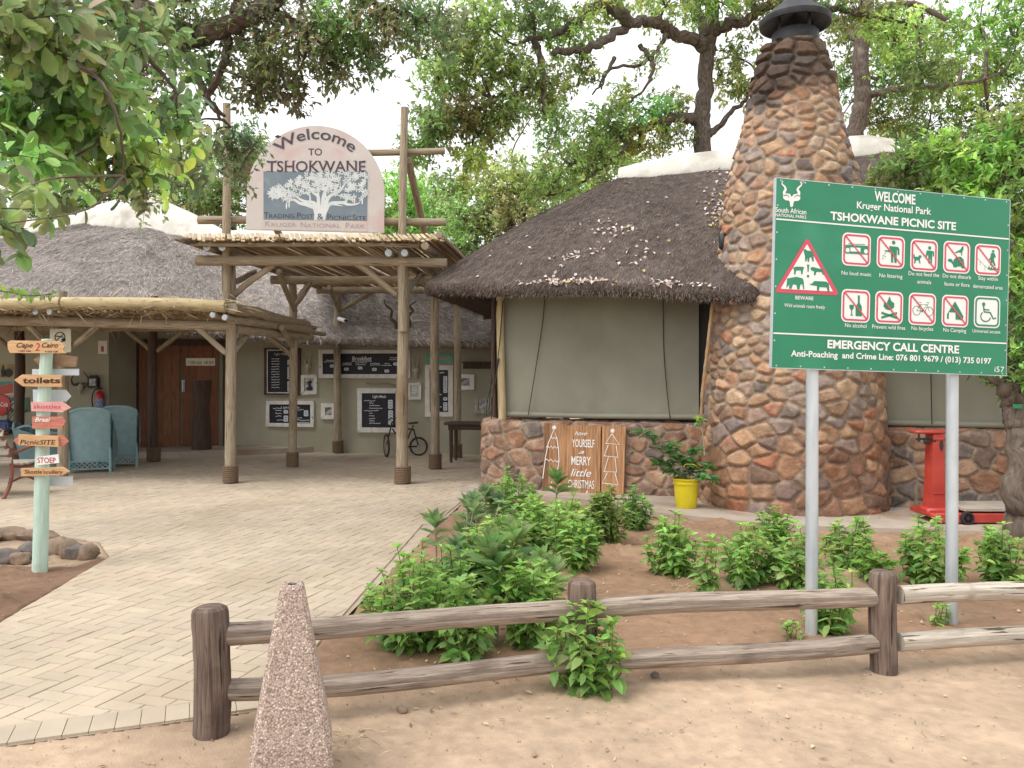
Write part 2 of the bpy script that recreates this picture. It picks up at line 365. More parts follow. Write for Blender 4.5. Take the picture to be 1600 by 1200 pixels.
M['bark_light'] = mat('bark_light', (.095, .075, .06), (.20, .16, .13), 5, .95, .8, 12, .02, uv=True, stretch=(5, 1.5, 1))
M['leaf'] = mat('leaf', (.85, .85, .85), (1.15, 1.15, 1.15), 8, .42, attr=True, trans=.50, spec=.4)
M['leaf_far'] = mat('leaf_far', (.85, .85, .85), (1.15, 1.15, 1.15), 3, .55, attr=True, trans=.45, spec=.25)
M['white'] = mat('white_paint', (.80, .80, .78), rough=.6)
M['white_old'] = mat('chipped_white', (.62, .60, .55), (.76, .74, .70), 7, .75, .4, 40, c3=(.07, .055, .045), s3=9, f3=.64)
M['chalk'] = mat('chalk', (.72, .74, .78), rough=.7)
M['board'] = mat('chalkboard', (.012, .013, .022), (.022, .022, .032), 2, .45)
M['straw'] = mat('straw', (.8, .8, .8), (1.1, 1.1, 1.1), 9, .9, attr=True)

# ================================================================== ground
# paving outline: a path that opens into the plaza
PATH = [(-7.2, 1.62), (-1.22, 3.96), (-1.2, 4.6), (-.80, 9.0), (-3.7, 9.0), (-3.62, 7.25), (-3.30, 4.9), (-3.22, 4.2), (-6.8, 2.6)]
PLAZA = [(-16, 8.95), (-.80, 8.95), (-.46, 12.2), (.6, 18.3), (-16, 18.3)]
PATHC = [(-3.10, 3.23), (-1.22, 3.96), (-1.17, 4.9), (-.80, 8.98), (-3.58, 8.98), (-3.58, 7.2)]   # convex
RINGC = np.array((-4.75, 7.6)); RINGR = 1.05
def inpoly(x, y, pg):
    c = np.zeros(x.shape, bool); n = len(pg)
    for i in range(n):
        (x0, y0), (x1, y1) = pg[i-1], pg[i]
        if y0 == y1: continue
        c ^= ((y0 > y) != (y1 > y)) & (x < (x1-x0)*(y-y0)/(y1-y0)+x0)
    return c
def fence_side(x, y):            # >0 behind the fence
    d = np.array((3.385, .79)); d /= np.linalg.norm(d)
    return -(x+1.355)*d[1] + (y-3.69)*d[0]
BACKP = [(-16, 8.35), (-4.7, 8.35), (-4.0, 7.95), (-3.57, 7.3), (-3.57, 8.97), (-16, 8.97)]
def paved(x, y): return inpoly(x, y, PATHC) | inpoly(x, y, PLAZA) | inpoly(x, y, BACKP)
def sstep(a, b, x): t = np.clip((x-a)/(b-a), 0, 1); return t*t*(3-2*t)
def ground_height(x, y):
    fs = fence_side(x, y)
    bed = sstep(.0, .5, fs+.25*fbm(x*1.3, y*1.3, 3))
    bed = np.where(x < -3.0, 1.0, bed)
    h = .008*fbm(x*2, y*2, 1) + .007*fbm(x*9, y*9, 2, 4) + .010*np.minimum(0, fbm(x*3.4, y*3.4, 41, 3)+.18)
    clod = np.clip(fbm(x*9, y*9, 6, 4)-.05, 0, 1)*sstep(.1, .3, fbm(x*1.1, y*1.1, 8)+.15)
    h = h + bed*(.035*fbm(x*1.6, y*1.6, 5, 4) + .012*fbm(x*7, y*7, 9, 4) + .085*clod)
    return h, bed
mb = MB()
xs = np.concatenate((np.arange(-8, -5, .06), np.arange(-5, 5.6, .022), np.arange(5.6, 11, .07)))
ys = np.concatenate((np.arange(.6, 2.6, .06), np.arange(2.6, 8, .022), np.arange(8, 13, .06)))
X, Y = np.meshgrid(xs, ys, indexing='ij')
H, bed = ground_height(X, Y)
pv = paved(X, Y)
# dust drifts over the paving edge
H = np.where(pv, -.05, H-.006)
edge = np.minimum(np.minimum(X+8, 11-X), np.minimum(Y-.6, 13-Y)); H = H - .09*(1-sstep(0, .5, edge))
sand = np.array((.425, .315, .225)); soil = np.array((.262, .163, .104)); light = np.array((.375, .262, .178))
C = sand + (soil-sand)*bed[..., None]
pl_ = sstep(.05, .35, fbm(X*.8+3, Y*.8, 12))[..., None]*bed[..., None]
C = C*(1-.6*pl_) + light*.6*pl_
lb = (inpoly(X, Y, [(-9, 4), (-3.2, 4), (-3.4, 7.4), (-9, 7.4)]))[..., None]
C = np.where(lb, np.array((.20, .122, .08))*np.ones_like(C), C)
rg = (np.hypot(X-RINGC[0], Y-RINGC[1]) < RINGR+.1)[..., None]
C = np.where(rg & (Y[..., None] > 7.0), np.array((.36, .27, .19)), C)
trk = np.exp(-((fence_side(X, Y)+.95+.10*np.sin(X*1.1))/.13)**2)+np.exp(-((fence_side(X, Y)+.42+.06*np.sin(X*.8+1))/.09)**2)*.6
C = C*(1+.20*fbm(X*26, Y*26, 4, 4)[..., None]+.22*fbm(X*2.2, Y*2.2, 14, 4)[..., None])*(1-.10*(trk*(.5+fbm(X*3, Y*3, 33, 3)))[..., None])
grid(mb, np.stack((X, Y, H), 2), C, flip=True)
tag(mb.build('soil', M['ground'], smooth=True, angle=180), None, None, kind='structure')
mb = MB(); grid(mb, np.stack((*np.meshgrid(np.linspace(-400, 400, 9), np.linspace(-400, 400, 9), indexing='ij'), np.full((9, 9), -.06)), 2), (.42, .31, .21), flip=True)
tag(mb.build('ground', M['ground']), None, None, kind='structure')

# ---------------- herringbone pavers, real bricks with open joints
def clip(pg, conv):
    n = len(conv)
    for i in range(n):
        (x0, y0), (x1, y1) = conv[i], conv[(i+1) % n]
        out = []
        f = lambda p: (x1-x0)*(p[1]-y0)-(y1-y0)*(p[0]-x0)
        for k in range(len(pg)):
            a, b = pg[k-1], pg[k]; fa, fb = f(a), f(b)
            if fa*fb < 0:
                t = fa/(fa-fb); out.append((a[0]+(b[0]-a[0])*t, a[1]+(b[1]-a[1])*t))
            if fb >= 0: out.append(b)
        pg = out
        if len(pg) < 3: return []
    return pg
def ccw(pg):
    a = sum(pg[i-1][0]*pg[i][1]-pg[i][0]*pg[i-1][1] for i in range(len(pg)))
    return pg if a > 0 else pg[::-1]
PANG = R(-18); CELL = .105; GAP = .0021
def pave(mb, conv, seed):
    g = rng(seed); conv = ccw(conv); c, s = math.cos(PANG), math.sin(PANG)
    A = np.array(conv); loc = A @ np.array(((c, -s), (s, c)))       # world -> brick frame
    i0, j0 = np.floor(loc.min(0)/CELL).astype(int)-2; i1, j1 = np.ceil(loc.max(0)/CELL).astype(int)+2
    for i in range(i0, i1):
        for j in range(j0, j1):
            k = (i-j) % 4
            if k == 0: x0, y0, x1, y1 = i, j, i+2, j+1
            elif k == 3: x0, y0, x1, y1 = i, j, i+1, j+2
            else: continue
            q = np.array(((x0*CELL+GAP, y0*CELL+GAP), (x1*CELL-GAP, y0*CELL+GAP), (x1*CELL-GAP, y1*CELL-GAP), (x0*CELL+GAP, y1*CELL-GAP)))
            q = q @ np.array(((c, s), (-s, c)))
            pg = clip([tuple(p) for p in q], conv)
            if len(pg) < 3: continue
            n = len(pg); z = .004*g.random(); P_ = np.array(pg); ctr = P_.mean(0); P_ = ctr+(P_-ctr)
            tilt = g.normal(size=2)*.006
            zz = z+(P_-ctr)@tilt
            inn = ctr+(P_-ctr)*(1-.004/np.maximum(np.linalg.norm(P_-ctr, axis=1), .02))[:, None]
            V = np.vstack((np.column_stack((inn, zz)), np.column_stack((P_, zz-.006)), np.column_stack((P_, np.full(n, -.03)))))
            t = np.array((.452, .374, .288))*(1+.03*g.normal())*(1+.008*g.normal(size=3))*(1+.22*float(fbm(ctr[0]*.55, ctr[1]*.55, 61, 4)))
            F = [tuple(range(n))] + [(n+a, n+(a+1) % n, (a+1) % n, a) for a in range(n)] + [(2*n+a, 2*n+(a+1) % n, n+(a+1) % n, n+a) for a in range(n)]
            mb.add(V, F, t)
mb = MB()
pave(mb, PLAZA[1:3]+[(.25, 18.0), (-11.5, 18.0), (-11.5, 8.95)], 5)
pc = list(PATHC); pave(mb, [(-3.10, 3.445), (-1.205, 4.175)]+pc[2:], 6)
pave(mb, [(-11.5, 8.35), (-4.7, 8.35), (-4.7, 8.945), (-11.5, 8.945)], 7); pave(mb, [(-4.7, 8.35), (-4.0, 7.95), (-4.0, 8.945), (-4.7, 8.945)], 8); pave(mb, [(-4.0, 7.95), (-3.585, 7.3), (-3.585, 8.945), (-4.0, 8.945)], 9)
# soldier course along the road edge
g = rng(77); d = np.array((2.28, .885)); d /= np.linalg.norm(d); q = np.array((-d[1], d[0]))
for k in range(44):
    o = np.array((-3.0, 3.277)) + d*.106*k
    if o[0] > -1.29: break
    cs = np.array((o+d*.0015, o+d*.1045, o+d*.1045+q*.205, o+d*.0015+q*.205)); z = .004*g.random()
    t = np.array((.445, .372, .29))*(1+.035*g.normal())
    V = np.vstack((np.column_stack((cs, np.full(4, z))), np.column_stack((cs, np.full(4, -.04)))))
    mb.add(V, [(0, 1, 2, 3)]+[(4+a, 4+(a+1) % 4, (a+1) % 4, a) for a in range(4)], t)
tag(mb.build('paving', M['paver'], smooth=False), None, None, kind='structure')
mb = MB()
for pgn, z in (([(-3.10, 3.23)]+PATHC[1:], -.0095), ([(-11.6, 8.3), (-4.7, 8.35), (-4.0, 7.95), (-3.57, 7.3), (-3.57, 8.97), (-11.6, 8.97)], -.012), ([(-16, 8.95), (-.80, 8.95), (-.46, 12.2), (.6, 18.3), (-16, 18.3)], -.0095)):
    pgn = ccw(list(pgn)); mb.add(np.array([(x, y, z) for x, y in pgn]), [tuple(range(len(pgn)))])
tag(mb.build('paving_base', M['grout'], smooth=False), None, None, kind='structure')

# raised step before the shop doors, concrete apron round the stone building
def slab(name, pts, z0, z1, m):
    mb = MB(); pl = Plane((0, 0, 0), (1, 0, 0), (0, 1, 0)); prism(mb, pl, ccw(pts), z0, z1); tag(mb.build(name, m, smooth=False), None, None, kind='structure')
slab('terrace', [(-8.6, 16.25), (-6.6, 16.25), (-4.6, 17.25), (-4.1, 17.7), (-8.6, 18.2)], -.02, .12, M['slab'])
BC = np.array((-.39, 11.7)); BS = np.array((.943, -.333)); BT = np.array((.333, .943))      # stone building frame: corner, along, inward
def B(s, t, z=0.): p = BC+BS*s+BT*t; return np.array((p[0], p[1], z))
ap = [B(-.3, .4)[:2], B(-.3, -.35)[:2], B(1.6, -.62)[:2], B(2.6, -1.35)[:2], B(4.1, -1.75)[:2], B(5.5, -1.5)[:2], B(7.2, -1.25)[:2], B(10, -1.2)[:2], B(10, .4)[:2]]
slab('pavement', [tuple(p) for p in ap], -.04, .035, M['slab'])

# ================================================================== rubble stone surfaces
PAL_T = np.array(((.33, .21, .135), (.33, .19, .115), (.37, .25, .16), (.285, .18, .125), (.26, .19, .15), (.21, .17, .15), (.38, .27, .18), (.33, .165, .105), (.27, .17, .12), (.19, .16, .15), (.30, .20, .135), (.24, .19, .165)))*1.14
PAL_W = np.array(((.29, .175, .12), (.26, .15, .10), (.32, .205, .14), (.25, .17, .13), (.215, .155, .125), (.30, .165, .105), (.175, .145, .13), (.34, .22, .15), (.27, .16, .115)))
AX_, AY_ = .82, 1.20
def rubble(U, V, size, seed, pal, H=.026, period=None, sizefn=None, mortar=(.31, .245, .19), domew=.030, joint=.013):
    """height and colour of a rubble face at surface coordinates U, V (metres)"""
    g = rng(seed); u0, u1, v0, v1 = U.min(), U.max(), V.min(), V.max()
    S = []; cell = {}
    tries = int((u1-u0)*(v1-v0)/size**2*14); cand = np.column_stack((g.uniform(u0, u1, tries), g.uniform(v0-.1, v1+.1, tries)))
    gs = size*2.0
    for x, y in cand:
        s = size*(sizefn(y) if sizefn else 1)*(.50+.85*g.random()**1.3)*.82
        a, b = int(x//gs), int(y//gs); ok = True
        for da in (-1, 0, 1):
            for db in (-1, 0, 1):
                for (xx, yy, ss) in cell.get((a+da, b+db), ()):
                    if ((xx-x)*AX_)**2+((yy-y)*AY_)**2 < (.5*(s+ss))**2: ok = False; break
                if not ok: break
            if not ok: break
        if ok: cell.setdefault((a, b), []).append((x, y, s)); S.append((x, y))
    S = np.array(S); n = len(S)
    if period: Sx = np.vstack((S, S+(period, 0), S-(period, 0))); idm = np.tile(np.arange(n), 3)
    else: Sx = S; idm = np.arange(n)
    wu = U + .035*fbm(U*6, V*6, seed+1, 3); wv = V + .035*fbm(U*6+9, V*6, seed+2, 3)
    Q = np.column_stack((wu.ravel()*AX_, wv.ravel()*AY_)); Sk = Sx*np.array((AX_, AY_))
    N = len(Q); i1 = np.zeros(N, int); D = np.zeros(N)
    for a in range(0, N, 8000):
        q = Q[a:a+8000]; d2 = ((q[:, None]-Sk[None])**2).sum(2)
        o = np.argpartition(d2, 2, 1)[:, :3]; dd = np.take_along_axis(d2, o, 1); so = np.argsort(dd, 1); o = np.take_along_axis(o, so, 1); dd = np.take_along_axis(dd, so, 1)
        e1 = (dd[:, 1]-dd[:, 0])/(2*np.linalg.norm(Sk[o[:, 1]]-Sk[o[:, 0]], axis=1)+1e-9)
        e2 = (dd[:, 2]-dd[:, 0])/(2*np.linalg.norm(Sk[o[:, 2]]-Sk[o[:, 0]], axis=1)+1e-9)
        i1[a:a+8000] = o[:, 0]; D[a:a+8000] = np.maximum(0, np.minimum(e1, e2)-np.maximum(0, .012-np.abs(e1-e2))*.3)
    sid = idm[i1]; D = D.reshape(U.shape); sid2 = sid.reshape(U.shape)
    D = D - joint - .004*fbm(U*20, V*20, seed+5, 2)
    t = np.clip(D/domew, 0, 1); dome = 1-(1-t)**2.4
    offs = g.uniform(-.35, .45, n)[sid2]; tx = g.normal(size=n)[sid2]*.10; ty = g.normal(size=n)[sid2]*.10
    rel = np.stack(((wu.ravel()*AX_-Sk[i1][:, 0]), (wv.ravel()*AY_-Sk[i1][:, 1])), 1).reshape(U.shape+(2,))
    h = np.where(D > 0, H*dome*(1+offs) + sstep(0, .02, D)*(tx*rel[..., 0]+ty*rel[..., 1])*.7 + .008*sstep(0, .02, D)*(fbm(U*9+sid2*2.3, V*9+sid2*1.7, seed+9, 5)-.6*np.abs(fbm(U*5+sid2*1.3, V*5, seed+19, 3))), .003*fbm(U*30, V*30, seed+3, 3))
    base = pal[g.integers(0, len(pal), n)]*(1+.14*g.normal(size=(n, 1)))
    vein = fbm(U*7+sid2*3.1, V*7, seed+11, 4)[..., None]
    col = base[sid2]*(1+.35*vein)
    col = np.where((vein > .28), col*.6+np.array((.42, .34, .24))*.4, col)
    mt = np.array(mortar)*(1+.18*fbm(U*9, V*9, seed+4, 3)[..., None])
    col = np.where((D > 0)[..., None], col, mt)
    return h, col.clip(.01, .9)

# ================================================================== thatch helper
def thatch(mb, PT, seed, pal, n, sl=(.10, .24), sw=.006, rough=.012, lift=.008, weights=None):
    """PT[a, b] runs a: along the eave, b: eave to ridge. Adds the surface and loose straws lying down the slope."""
    g = rng(seed); na, nb = PT.shape[:2]
    du = np.gradient(PT, axis=0); dv = np.gradient(PT, axis=1); nn = nrm(np.cross(du, dv))
    if nn[..., 2].mean() < 0: nn = -nn
    L = np.cumsum(np.linalg.norm(np.diff(PT[:, 0], axis=0, prepend=PT[:1, 0]), axis=1)); Vv = np.linspace(0, np.linalg.norm(PT[na//2, -1]-PT[na//2, 0]), nb)
    UU, VV = np.meshgrid(L, Vv, indexing='ij')
    PT2 = PT + nn*(rough*fbm(UU*5, VV*2.0, seed, 4)+.5*rough*fbm(UU*22, VV*6, seed+3, 3))[..., None]
    c0 = np.array(pal).mean(0)*.62
    cc = c0*(1+.35*fbm(UU*1.2, VV*.9, seed+5, 4)[..., None]+.25*fbm(UU*25, VV*5, seed+6, 2)[..., None])
    grid(mb, PT2, cc)
    fi = g.random(n)*(na-1.001); fj = g.random(n)*(nb-1.001)
    i = fi.astype(int); j = fj.astype(int); a = (fi-i)[:, None]; b = (fj-j)[:, None]
    lerp = lambda A: (A[i, j]*(1-a)+A[i+1, j]*a)*(1-b)+(A[i, j+1]*(1-a)+A[i+1, j+1]*a)*b
    p = lerp(PT2); nv = nrm(lerp(nn)); dn = -nrm(lerp(dv)); sd = np.cross(dn, nv)
    ang = g.normal(size=(n, 1))*.42
    d = nrm(dn*np.cos(ang)+sd*np.sin(ang)+nv*g.uniform(-.03, .13, (n, 1)))
    s = nrm(np.cross(d, nv))*(sw*g.uniform(.5, 1.2, (n, 1)))/2; l = g.uniform(*sl, (n, 1))
    p = p+nv*g.uniform(.0, lift, (n, 1))
    V = np.stack((p-s, p+s, p+d*l+s*.5, p+d*l-s*.5), 1)
    pal = np.array(pal); col = pal[g.integers(0, len(pal), n)]*(1+.2*g.normal(size=(n, 1))).clip(.4, 1.8)
    col = col*(1+.35*lerp(fbm(UU*1.2, VV*.9, seed+5, 4)[..., None]))
    k = np.arange(n)[:, None]*4
    mb.add(V.reshape(-1, 3), (k+np.arange(4)[None]), np.repeat(col.clip(.01, .9), 4, 0))
    return PT2, nn
def resample(pts, n):
    p = np.asarray(pts, float); l = np.concatenate(([0], np.cumsum(np.linalg.norm(np.diff(p, axis=0), axis=1))))
    s = np.linspace(0, l[-1], n); return np.stack([np.interp(s, l, p[:, k]) for k in range(p.shape[1])], 1)
def roof(mb, eave, r0, r1, seed, pal, nstraw, na=260, nb=70, bulge=.10, thick=.20, closed=True, **kw):
    """hipped thatch over a closed eave loop, rising to the ridge segment r0-r1; thick rounded lip and dark underside"""
    E = np.asarray(eave, float)
    if closed: E = np.vstack((E, E[:1]))
    E = smoothpts(E, 8); E = resample(E, na)
    r0 = np.asarray(r0, float); r1 = np.asarray(r1, float); rd = r1-r0
    t = np.clip(((E-r0)[:, :2]@rd[:2])/np.dot(rd[:2], rd[:2]), 0, 1); RG = r0+t[:, None]*rd
    # soften the hips
    k = 9; ker = np.ones(2*k+1)/(2*k+1)
    for _ in range(2):
        pad = np.vstack((RG[-k-1:-1], RG, RG[1:k+1])) if closed else np.vstack((RG[:1].repeat(k, 0), RG, RG[-1:].repeat(k, 0)))
        RG = np.stack([np.convolve(pad[:, c], ker, 'valid') for c in range(3)], 1)
    b = np.linspace(0, 1, nb)[None, :, None]
    T = E+np.array((0, 0, thick))
    PT = T[:, None]*(1-b)+RG[:, None]*b
    PT[..., 2] += (bulge*np.sin(np.pi*b))[..., 0]
    outw = nrm((E-RG)*np.array((1, 1, 0)))
    PT2, nn = thatch(mb, PT, seed, pal, nstraw, **kw)
    # lip: from the top edge round to the underside
    g = rng(seed+50); s = np.linspace(0, E.shape[0]*.1, na)
    rag = .018*fbm(s*6, s*0, seed+8, 4)[:, None]
    lip = np.stack((PT2[:, 0], T+outw*.03-np.array((0, 0, .06)), T+outw*.035-np.array((0, 0, thick*.55)), E+outw*(.0)+np.array((0, 0, 1.))*rag, E-outw*.10+np.array((0, 0, .015))+np.array((0, 0, 1.))*rag, E-outw*.35+np.array((0, 0, .10))), 1)
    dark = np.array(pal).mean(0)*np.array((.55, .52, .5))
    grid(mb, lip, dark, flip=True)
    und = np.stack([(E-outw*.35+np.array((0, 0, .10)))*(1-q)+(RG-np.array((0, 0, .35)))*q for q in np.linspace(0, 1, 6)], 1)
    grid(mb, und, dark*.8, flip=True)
    # hanging straw ends at the lip
    m = nstraw//10; ii = g.integers(0, na-1, m); f = g.random((m, 1)); tt = g.random((m, 1))
    p = (E[ii]*(1-f)+E[ii+1]*f); p = p+(T[ii]-p)*tt*.9+outw[ii]*.03
    d = nrm(outw[ii]*g.uniform(.1, .7, (m, 1))+np.array((0, 0, -1.))*g.uniform(.5, 1.2, (m, 1))+g.normal(size=(m, 3))*.35)
    sd = nrm(np.cross(d, outw[ii]+np.array((0, 0, .3))))*.0035*g.uniform(.6, 1.3, (m, 1)); l = g.uniform(.02, .075, (m, 1))
    V = np.stack((p-sd, p+sd, p+d*l+sd*.5, p+d*l-sd*.5), 1); pa = np.array(pal)
    col = pa[g.integers(0, len(pa), m)]*g.uniform(.5, 1.2, (m, 1))
    mb.add(V.reshape(-1, 3), np.arange(m)[:, None]*4+np.arange(4)[None], np.repeat(col, 4, 0))
    return PT2, nn
def ridge_cap(mb, pts, rad, drop, n=14, seed=0):
    p = smoothpts(pts, 6); t, A, Bv = frames(p); th = np.linspace(-.15, np.pi+.15, n)
    side = nrm(np.cross(t, (0, 0, 1.))); up = np.cross(side, t); rw = np.broadcast_to(np.asarray(rad, float), (len(p),)) if np.ndim(rad) == 0 else np.interp(np.linspace(0, 1, len(p)), np.linspace(0, 1, len(rad)), rad)
    s = np.arange(len(p))
    V = p[:, None] + side[:, None]*(np.cos(th)[None, :, None]*rw[:, None, None]) + up[:, None]*(np.sin(th)[None, :, None]*drop)
    V[..., 2] -= np.abs(np.cos(th))[None]**2*rw[:, None]*.75
    nz = fbm(s[:, None]*.5+0*th, th[None]*2+0*s[:, None], seed, 4)*.014
    V += up[:, None]*nz[..., None]
    grid(mb, V); grid(mb, V-np.array((0, 0, .06)), flip=True)
    for e in (0, -1):
        mb.add(np.vstack((V[e], V[e].mean(0))), [(i, i+1, n) for i in range(n-1)] if e else [(i+1, i, n) for i in range(n-1)])
# ================================================================== stone picnic building with thatched roof
PAL_DARK = ((.15, .119, .105), (.18, .145, .127), (.12, .096, .087), (.22, .18, .157), (.16, .127, .112))
PAL_GREY = ((.36, .32, .30), (.30, .27, .25), (.44, .40, .375), (.25, .215, .20), (.38, .33, .29))
PAL_PALE = ((.50, .40, .27), (.42, .34, .23), (.56, .46, .32))
stone_house = thing('stone_restaurant', 'stone walled picnic building with dark thatched roof and olive canvas blinds', 'building', B(4, 1.6))
def wall_surface(path, height, thick, res, seed, size, pal):
    p = smoothpts(path, 10); L = np.linalg.norm(np.diff(p, axis=0), axis=1).sum(); p = resample(p, int(L/res))
    d = nrm(np.gradient(p, axis=0)); nr = np.stack((d[:, 1], -d[:, 0]), 1)
    u = np.linspace(0, L, len(p)); v = np.arange(0, height+thick, res)
    U, V = np.meshgrid(u, v, indexing='ij'); h, c = rubble(U, V, size, seed, pal)
    up = np.minimum(V, height); ins = np.maximum(V-height, 0)
    k = sstep(height-.10, height+.10, V); rnd = .05*4*k*(1-k)     # rounded arris
    PT = np.zeros(U.shape+(3,))
    o = (h*(1-k)-ins-rnd*.5)
    PT[..., 0] = p[:, 0:1]+nr[:, 0:1]*o; PT[..., 1] = p[:, 1:2]+nr[:, 1:2]*o; PT[..., 2] = up+h*k*.6-rnd*.35-.03
    return PT, c
mb = MB()
path = [(.05, 15.4), (-.2, 13.6), (-.42, 12.1), (-.36, 11.78), (-.05, 11.58)]+[tuple(B(s, 0)[:2]) for s in (.8, 2, 3.4, 5, 7, 9.4)]
PT, c = wall_surface(path, 1.04, .36, .0145, 11, .27, PAL_W)
grid(mb, PT, c); mb.build('stone_wall', M['stone'], stone_house, angle=180)
# inside back of the low wall and dark room shell
mb = MB(); ip = [tuple(B(s, t)[:2]) for s, t in ((.25, .40), (9.2, .40), (9.2, 4.2), (1.2, 4.2))]
prism(mb, Plane((0, 0, 0), (1, 0, 0), (0, 1, 0)), ccw(ip), 0, .9)
pl = Plane(B(0.9, 3.4), BS, (0, 0, 1)); prism(mb, pl, [(0, 0), (8.2, 0), (8.2, 2.75), (0, 2.75)], -.15, 0)
mb.build('inner_wall', M['wall_green'], stone_house, smooth=False)

# roof
E = [(-1.26, 12.02, 2.82), (-.53, 11.36, 2.74), (-.085, 10.96, 2.68), (1.3, 10.46, 2.645), (2.05, 10.08, 2.56), (2.45, 9.80, 2.51), (2.76, 9.60, 2.48), (3.15, 9.72, 2.5), B(4.3, -.62, 2.5), B(6, -.66, 2.55), B(7.3, -.6, 2.6), B(8.3, .2, 2.65), B(8.6, 2.5, 2.7),
     B(8.3, 4.9, 2.7), B(6, 5.4, 2.7), B(2.6, 5.3, 2.7), (-.1, 16.3, 2.75), (-.5, 15.4, 2.76), (-.95, 13.4, 2.80)]
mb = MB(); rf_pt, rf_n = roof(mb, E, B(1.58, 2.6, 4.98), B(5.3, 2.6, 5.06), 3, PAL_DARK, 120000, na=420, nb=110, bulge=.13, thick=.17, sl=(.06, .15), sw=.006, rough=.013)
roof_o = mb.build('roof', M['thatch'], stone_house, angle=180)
mb = MB(); ridge_cap(mb, [B(1.42, 2.6, 4.95), B(2.3, 2.6, 5.06), B(3.6, 2.6, 5.10), B(5.0, 2.6, 5.12), B(5.55, 2.6, 5.02)], [.20, .25, .26, .26, .22], .16, seed=4)
rc = mb.build('ridge_cap', M['cement'], roof_o, angle=60)

# canvas blinds
def blind(s0, s1, z0, z1, cords, seed):
    mb = MB(); pl = Plane(B(s0, .02), BS, (0, 0, 1)); w_ = s1-s0
    u = np.linspace(0, w_, 90); v = np.linspace(z0+.05, z1, 50); U, V = np.meshgrid(u, v, indexing='ij')
    off = .03*fbm(U*.9, V*.7, seed, 3)+.020*fbm(U*2.2+V*.5, V*1.0, seed+1, 3)+.014*np.sin((z1-V)*2)+.016*np.exp(-((V-z0-.10)/.09)**2)*fbm(U*5, V*3, seed+2, 3)
    PT = pl.o + U[..., None]*pl.u + V[..., None]*pl.v + off[..., None]*pl.n
    grid(mb, PT, uv=np.stack((U, V), 2)); grid(mb, PT-pl.n*.006, flip=True)
    a = pl.at((0, z0+.035))[0]; b = pl.at((w_, z0+.035))[0]; tube(mb, [a, (a+b)/2+np.array((0, 0, -.012)), b], .036, 10)
    o = mb.build('canvas_blind', M['canvas'], stone_house, angle=60)
    for c in cords:
        mb = MB(); q = smoothpts(c, 8)
        tube(mb, [pl.at((a, b), .05)[0] for a, b in q], .006, 5); mb.build('cord', M['cord'], o)
    for uu in (0.03, w_-.03):
        mb = MB(); bar(mb, pl.at((uu, z0), .0)[0], pl.at((uu, z1), .0)[0], .06, .012); mb.build('hem', M['canvas'], o, smooth=False)
pb = Plane(B(0, .02), BS, (0, 0, 1)); H2 = lambda px, py: pb.hit(px, py)
s0 = H2(786, 600)[0]; s1 = H2(1092, 600)[0]
cd = lambda *q: [(H2(*a)[0]-s0, H2(*a)[1]) for a in q]
blind(s0, s1, 1.05, 2.95, [cd((853, 455), (850, 500), (838, 580), (827, 648)), cd((1037, 460), (1038, 540), (1042, 600), (1048, 655))], 31)
s2 = H2(1379, 600)[0]; s3_ = H2(1650, 600)[0]; q0 = s0; s0 = s2
blind(s2, s3_, 1.02, 2.95, [cd((1453, 560), (1455, 662)), cd((1560, 560), (1566, 662))], 37)
# corner pole, black sheets as painted shade in the gaps beside the blinds, rope
mb = MB(); log(mb, P(785, 655, 11.55), P(782, 440, 11.55), .055, .055, seed=9); mb.build('corner_post', M['wood_new'], stone_house)
mb = MB(); log(mb, P(774, 660, 11.9), P(772, 470, 11.9), .04, .04, seed=10); mb.build('side_post', M['wood_dark'], stone_house)
mb = MB(); pl = Plane(B(0, .06), BS, (0, 0, 1)); a = pb.hit(1091, 600)[0]; prism(mb, pl, [(a, 1.04), (a+.22, 1.04), (a+.22, 2.9), (a, 2.9)], -.02, 0); mb.build('gap_shade_sheet', M['gap_shade'], stone_house, smooth=False); mb = MB()
a = pb.hit(1366, 600)[0]; prism(mb, pl, [(a, 1.0), (a+.14, 1.0), (a+.14, 2.9), (a, 2.9)], -.02, 0)
mb.build('gap_shade_sheet', M['gap_shade'], stone_house, smooth=False)
mb = MB(); rp = smoothpts([P(1114, 470, 10.0), P(1106, 540, 10.0), P(1099, 600, 10.02), P(1095, 652, 10.05)], 14); tube(mb, rp, .021, 8, seed=3, rough=.12); mb.build('rope', M['rope'], stone_house)
mb = MB()
for k, (a, b) in enumerate((((776, 470), (764, 640)), ((780, 560), (768, 655)), ((786, 470), (774, 600)), ((770, 590), (760, 650)))): tube(mb, smoothpts([P(*a, 11.5), (P(*a, 11.5)+P(*b, 11.45))/2+np.array((-.03*(k % 2), 0, -.06)), P(*b, 11.45)], 6), .007, 5)
mb.build('tie_cord', M['cord'], stone_house)

# chimney
CH = np.array((3.53, 10.33))
prof = np.array(((-.05, 1.10), (.6, 1.10), (1.5, 1.05), (2.7, .945), (3.57, .85), (4.09, .765), (4.74, .60), (5.3, .475), (5.6, .40), (5.74, .37)))
res = .0145; zz = np.arange(-.05, 5.76, res); per = 2*np.pi*.86
nu = int(per/res); th = np.linspace(0, 2*np.pi, nu+1); Vc = zz
rr = np.interp(zz, prof[:, 0], prof[:, 1]); U, V = np.meshgrid(th-np.pi, Vc, indexing='ij'); U = U*rr[None]
h, c = rubble(U, V, .205, 23, PAL_T, H=.030, sizefn=lambda v: 1.45 if v < .9 else (1.15 if v < 1.6 else (.95 if v < 4.9 else 1.15)), mortar=(.30, .235, .18))
h[-1] = h[0]; c[-1] = c[0]
soot = sstep(5.0, 5.36, V+.25*fbm(U*2, V*2, 4, 3)+.25*sstep(.1, -.5, U))[..., None]; c = c*(1-soot*.80)+soot*np.array((.022, .019, .018))
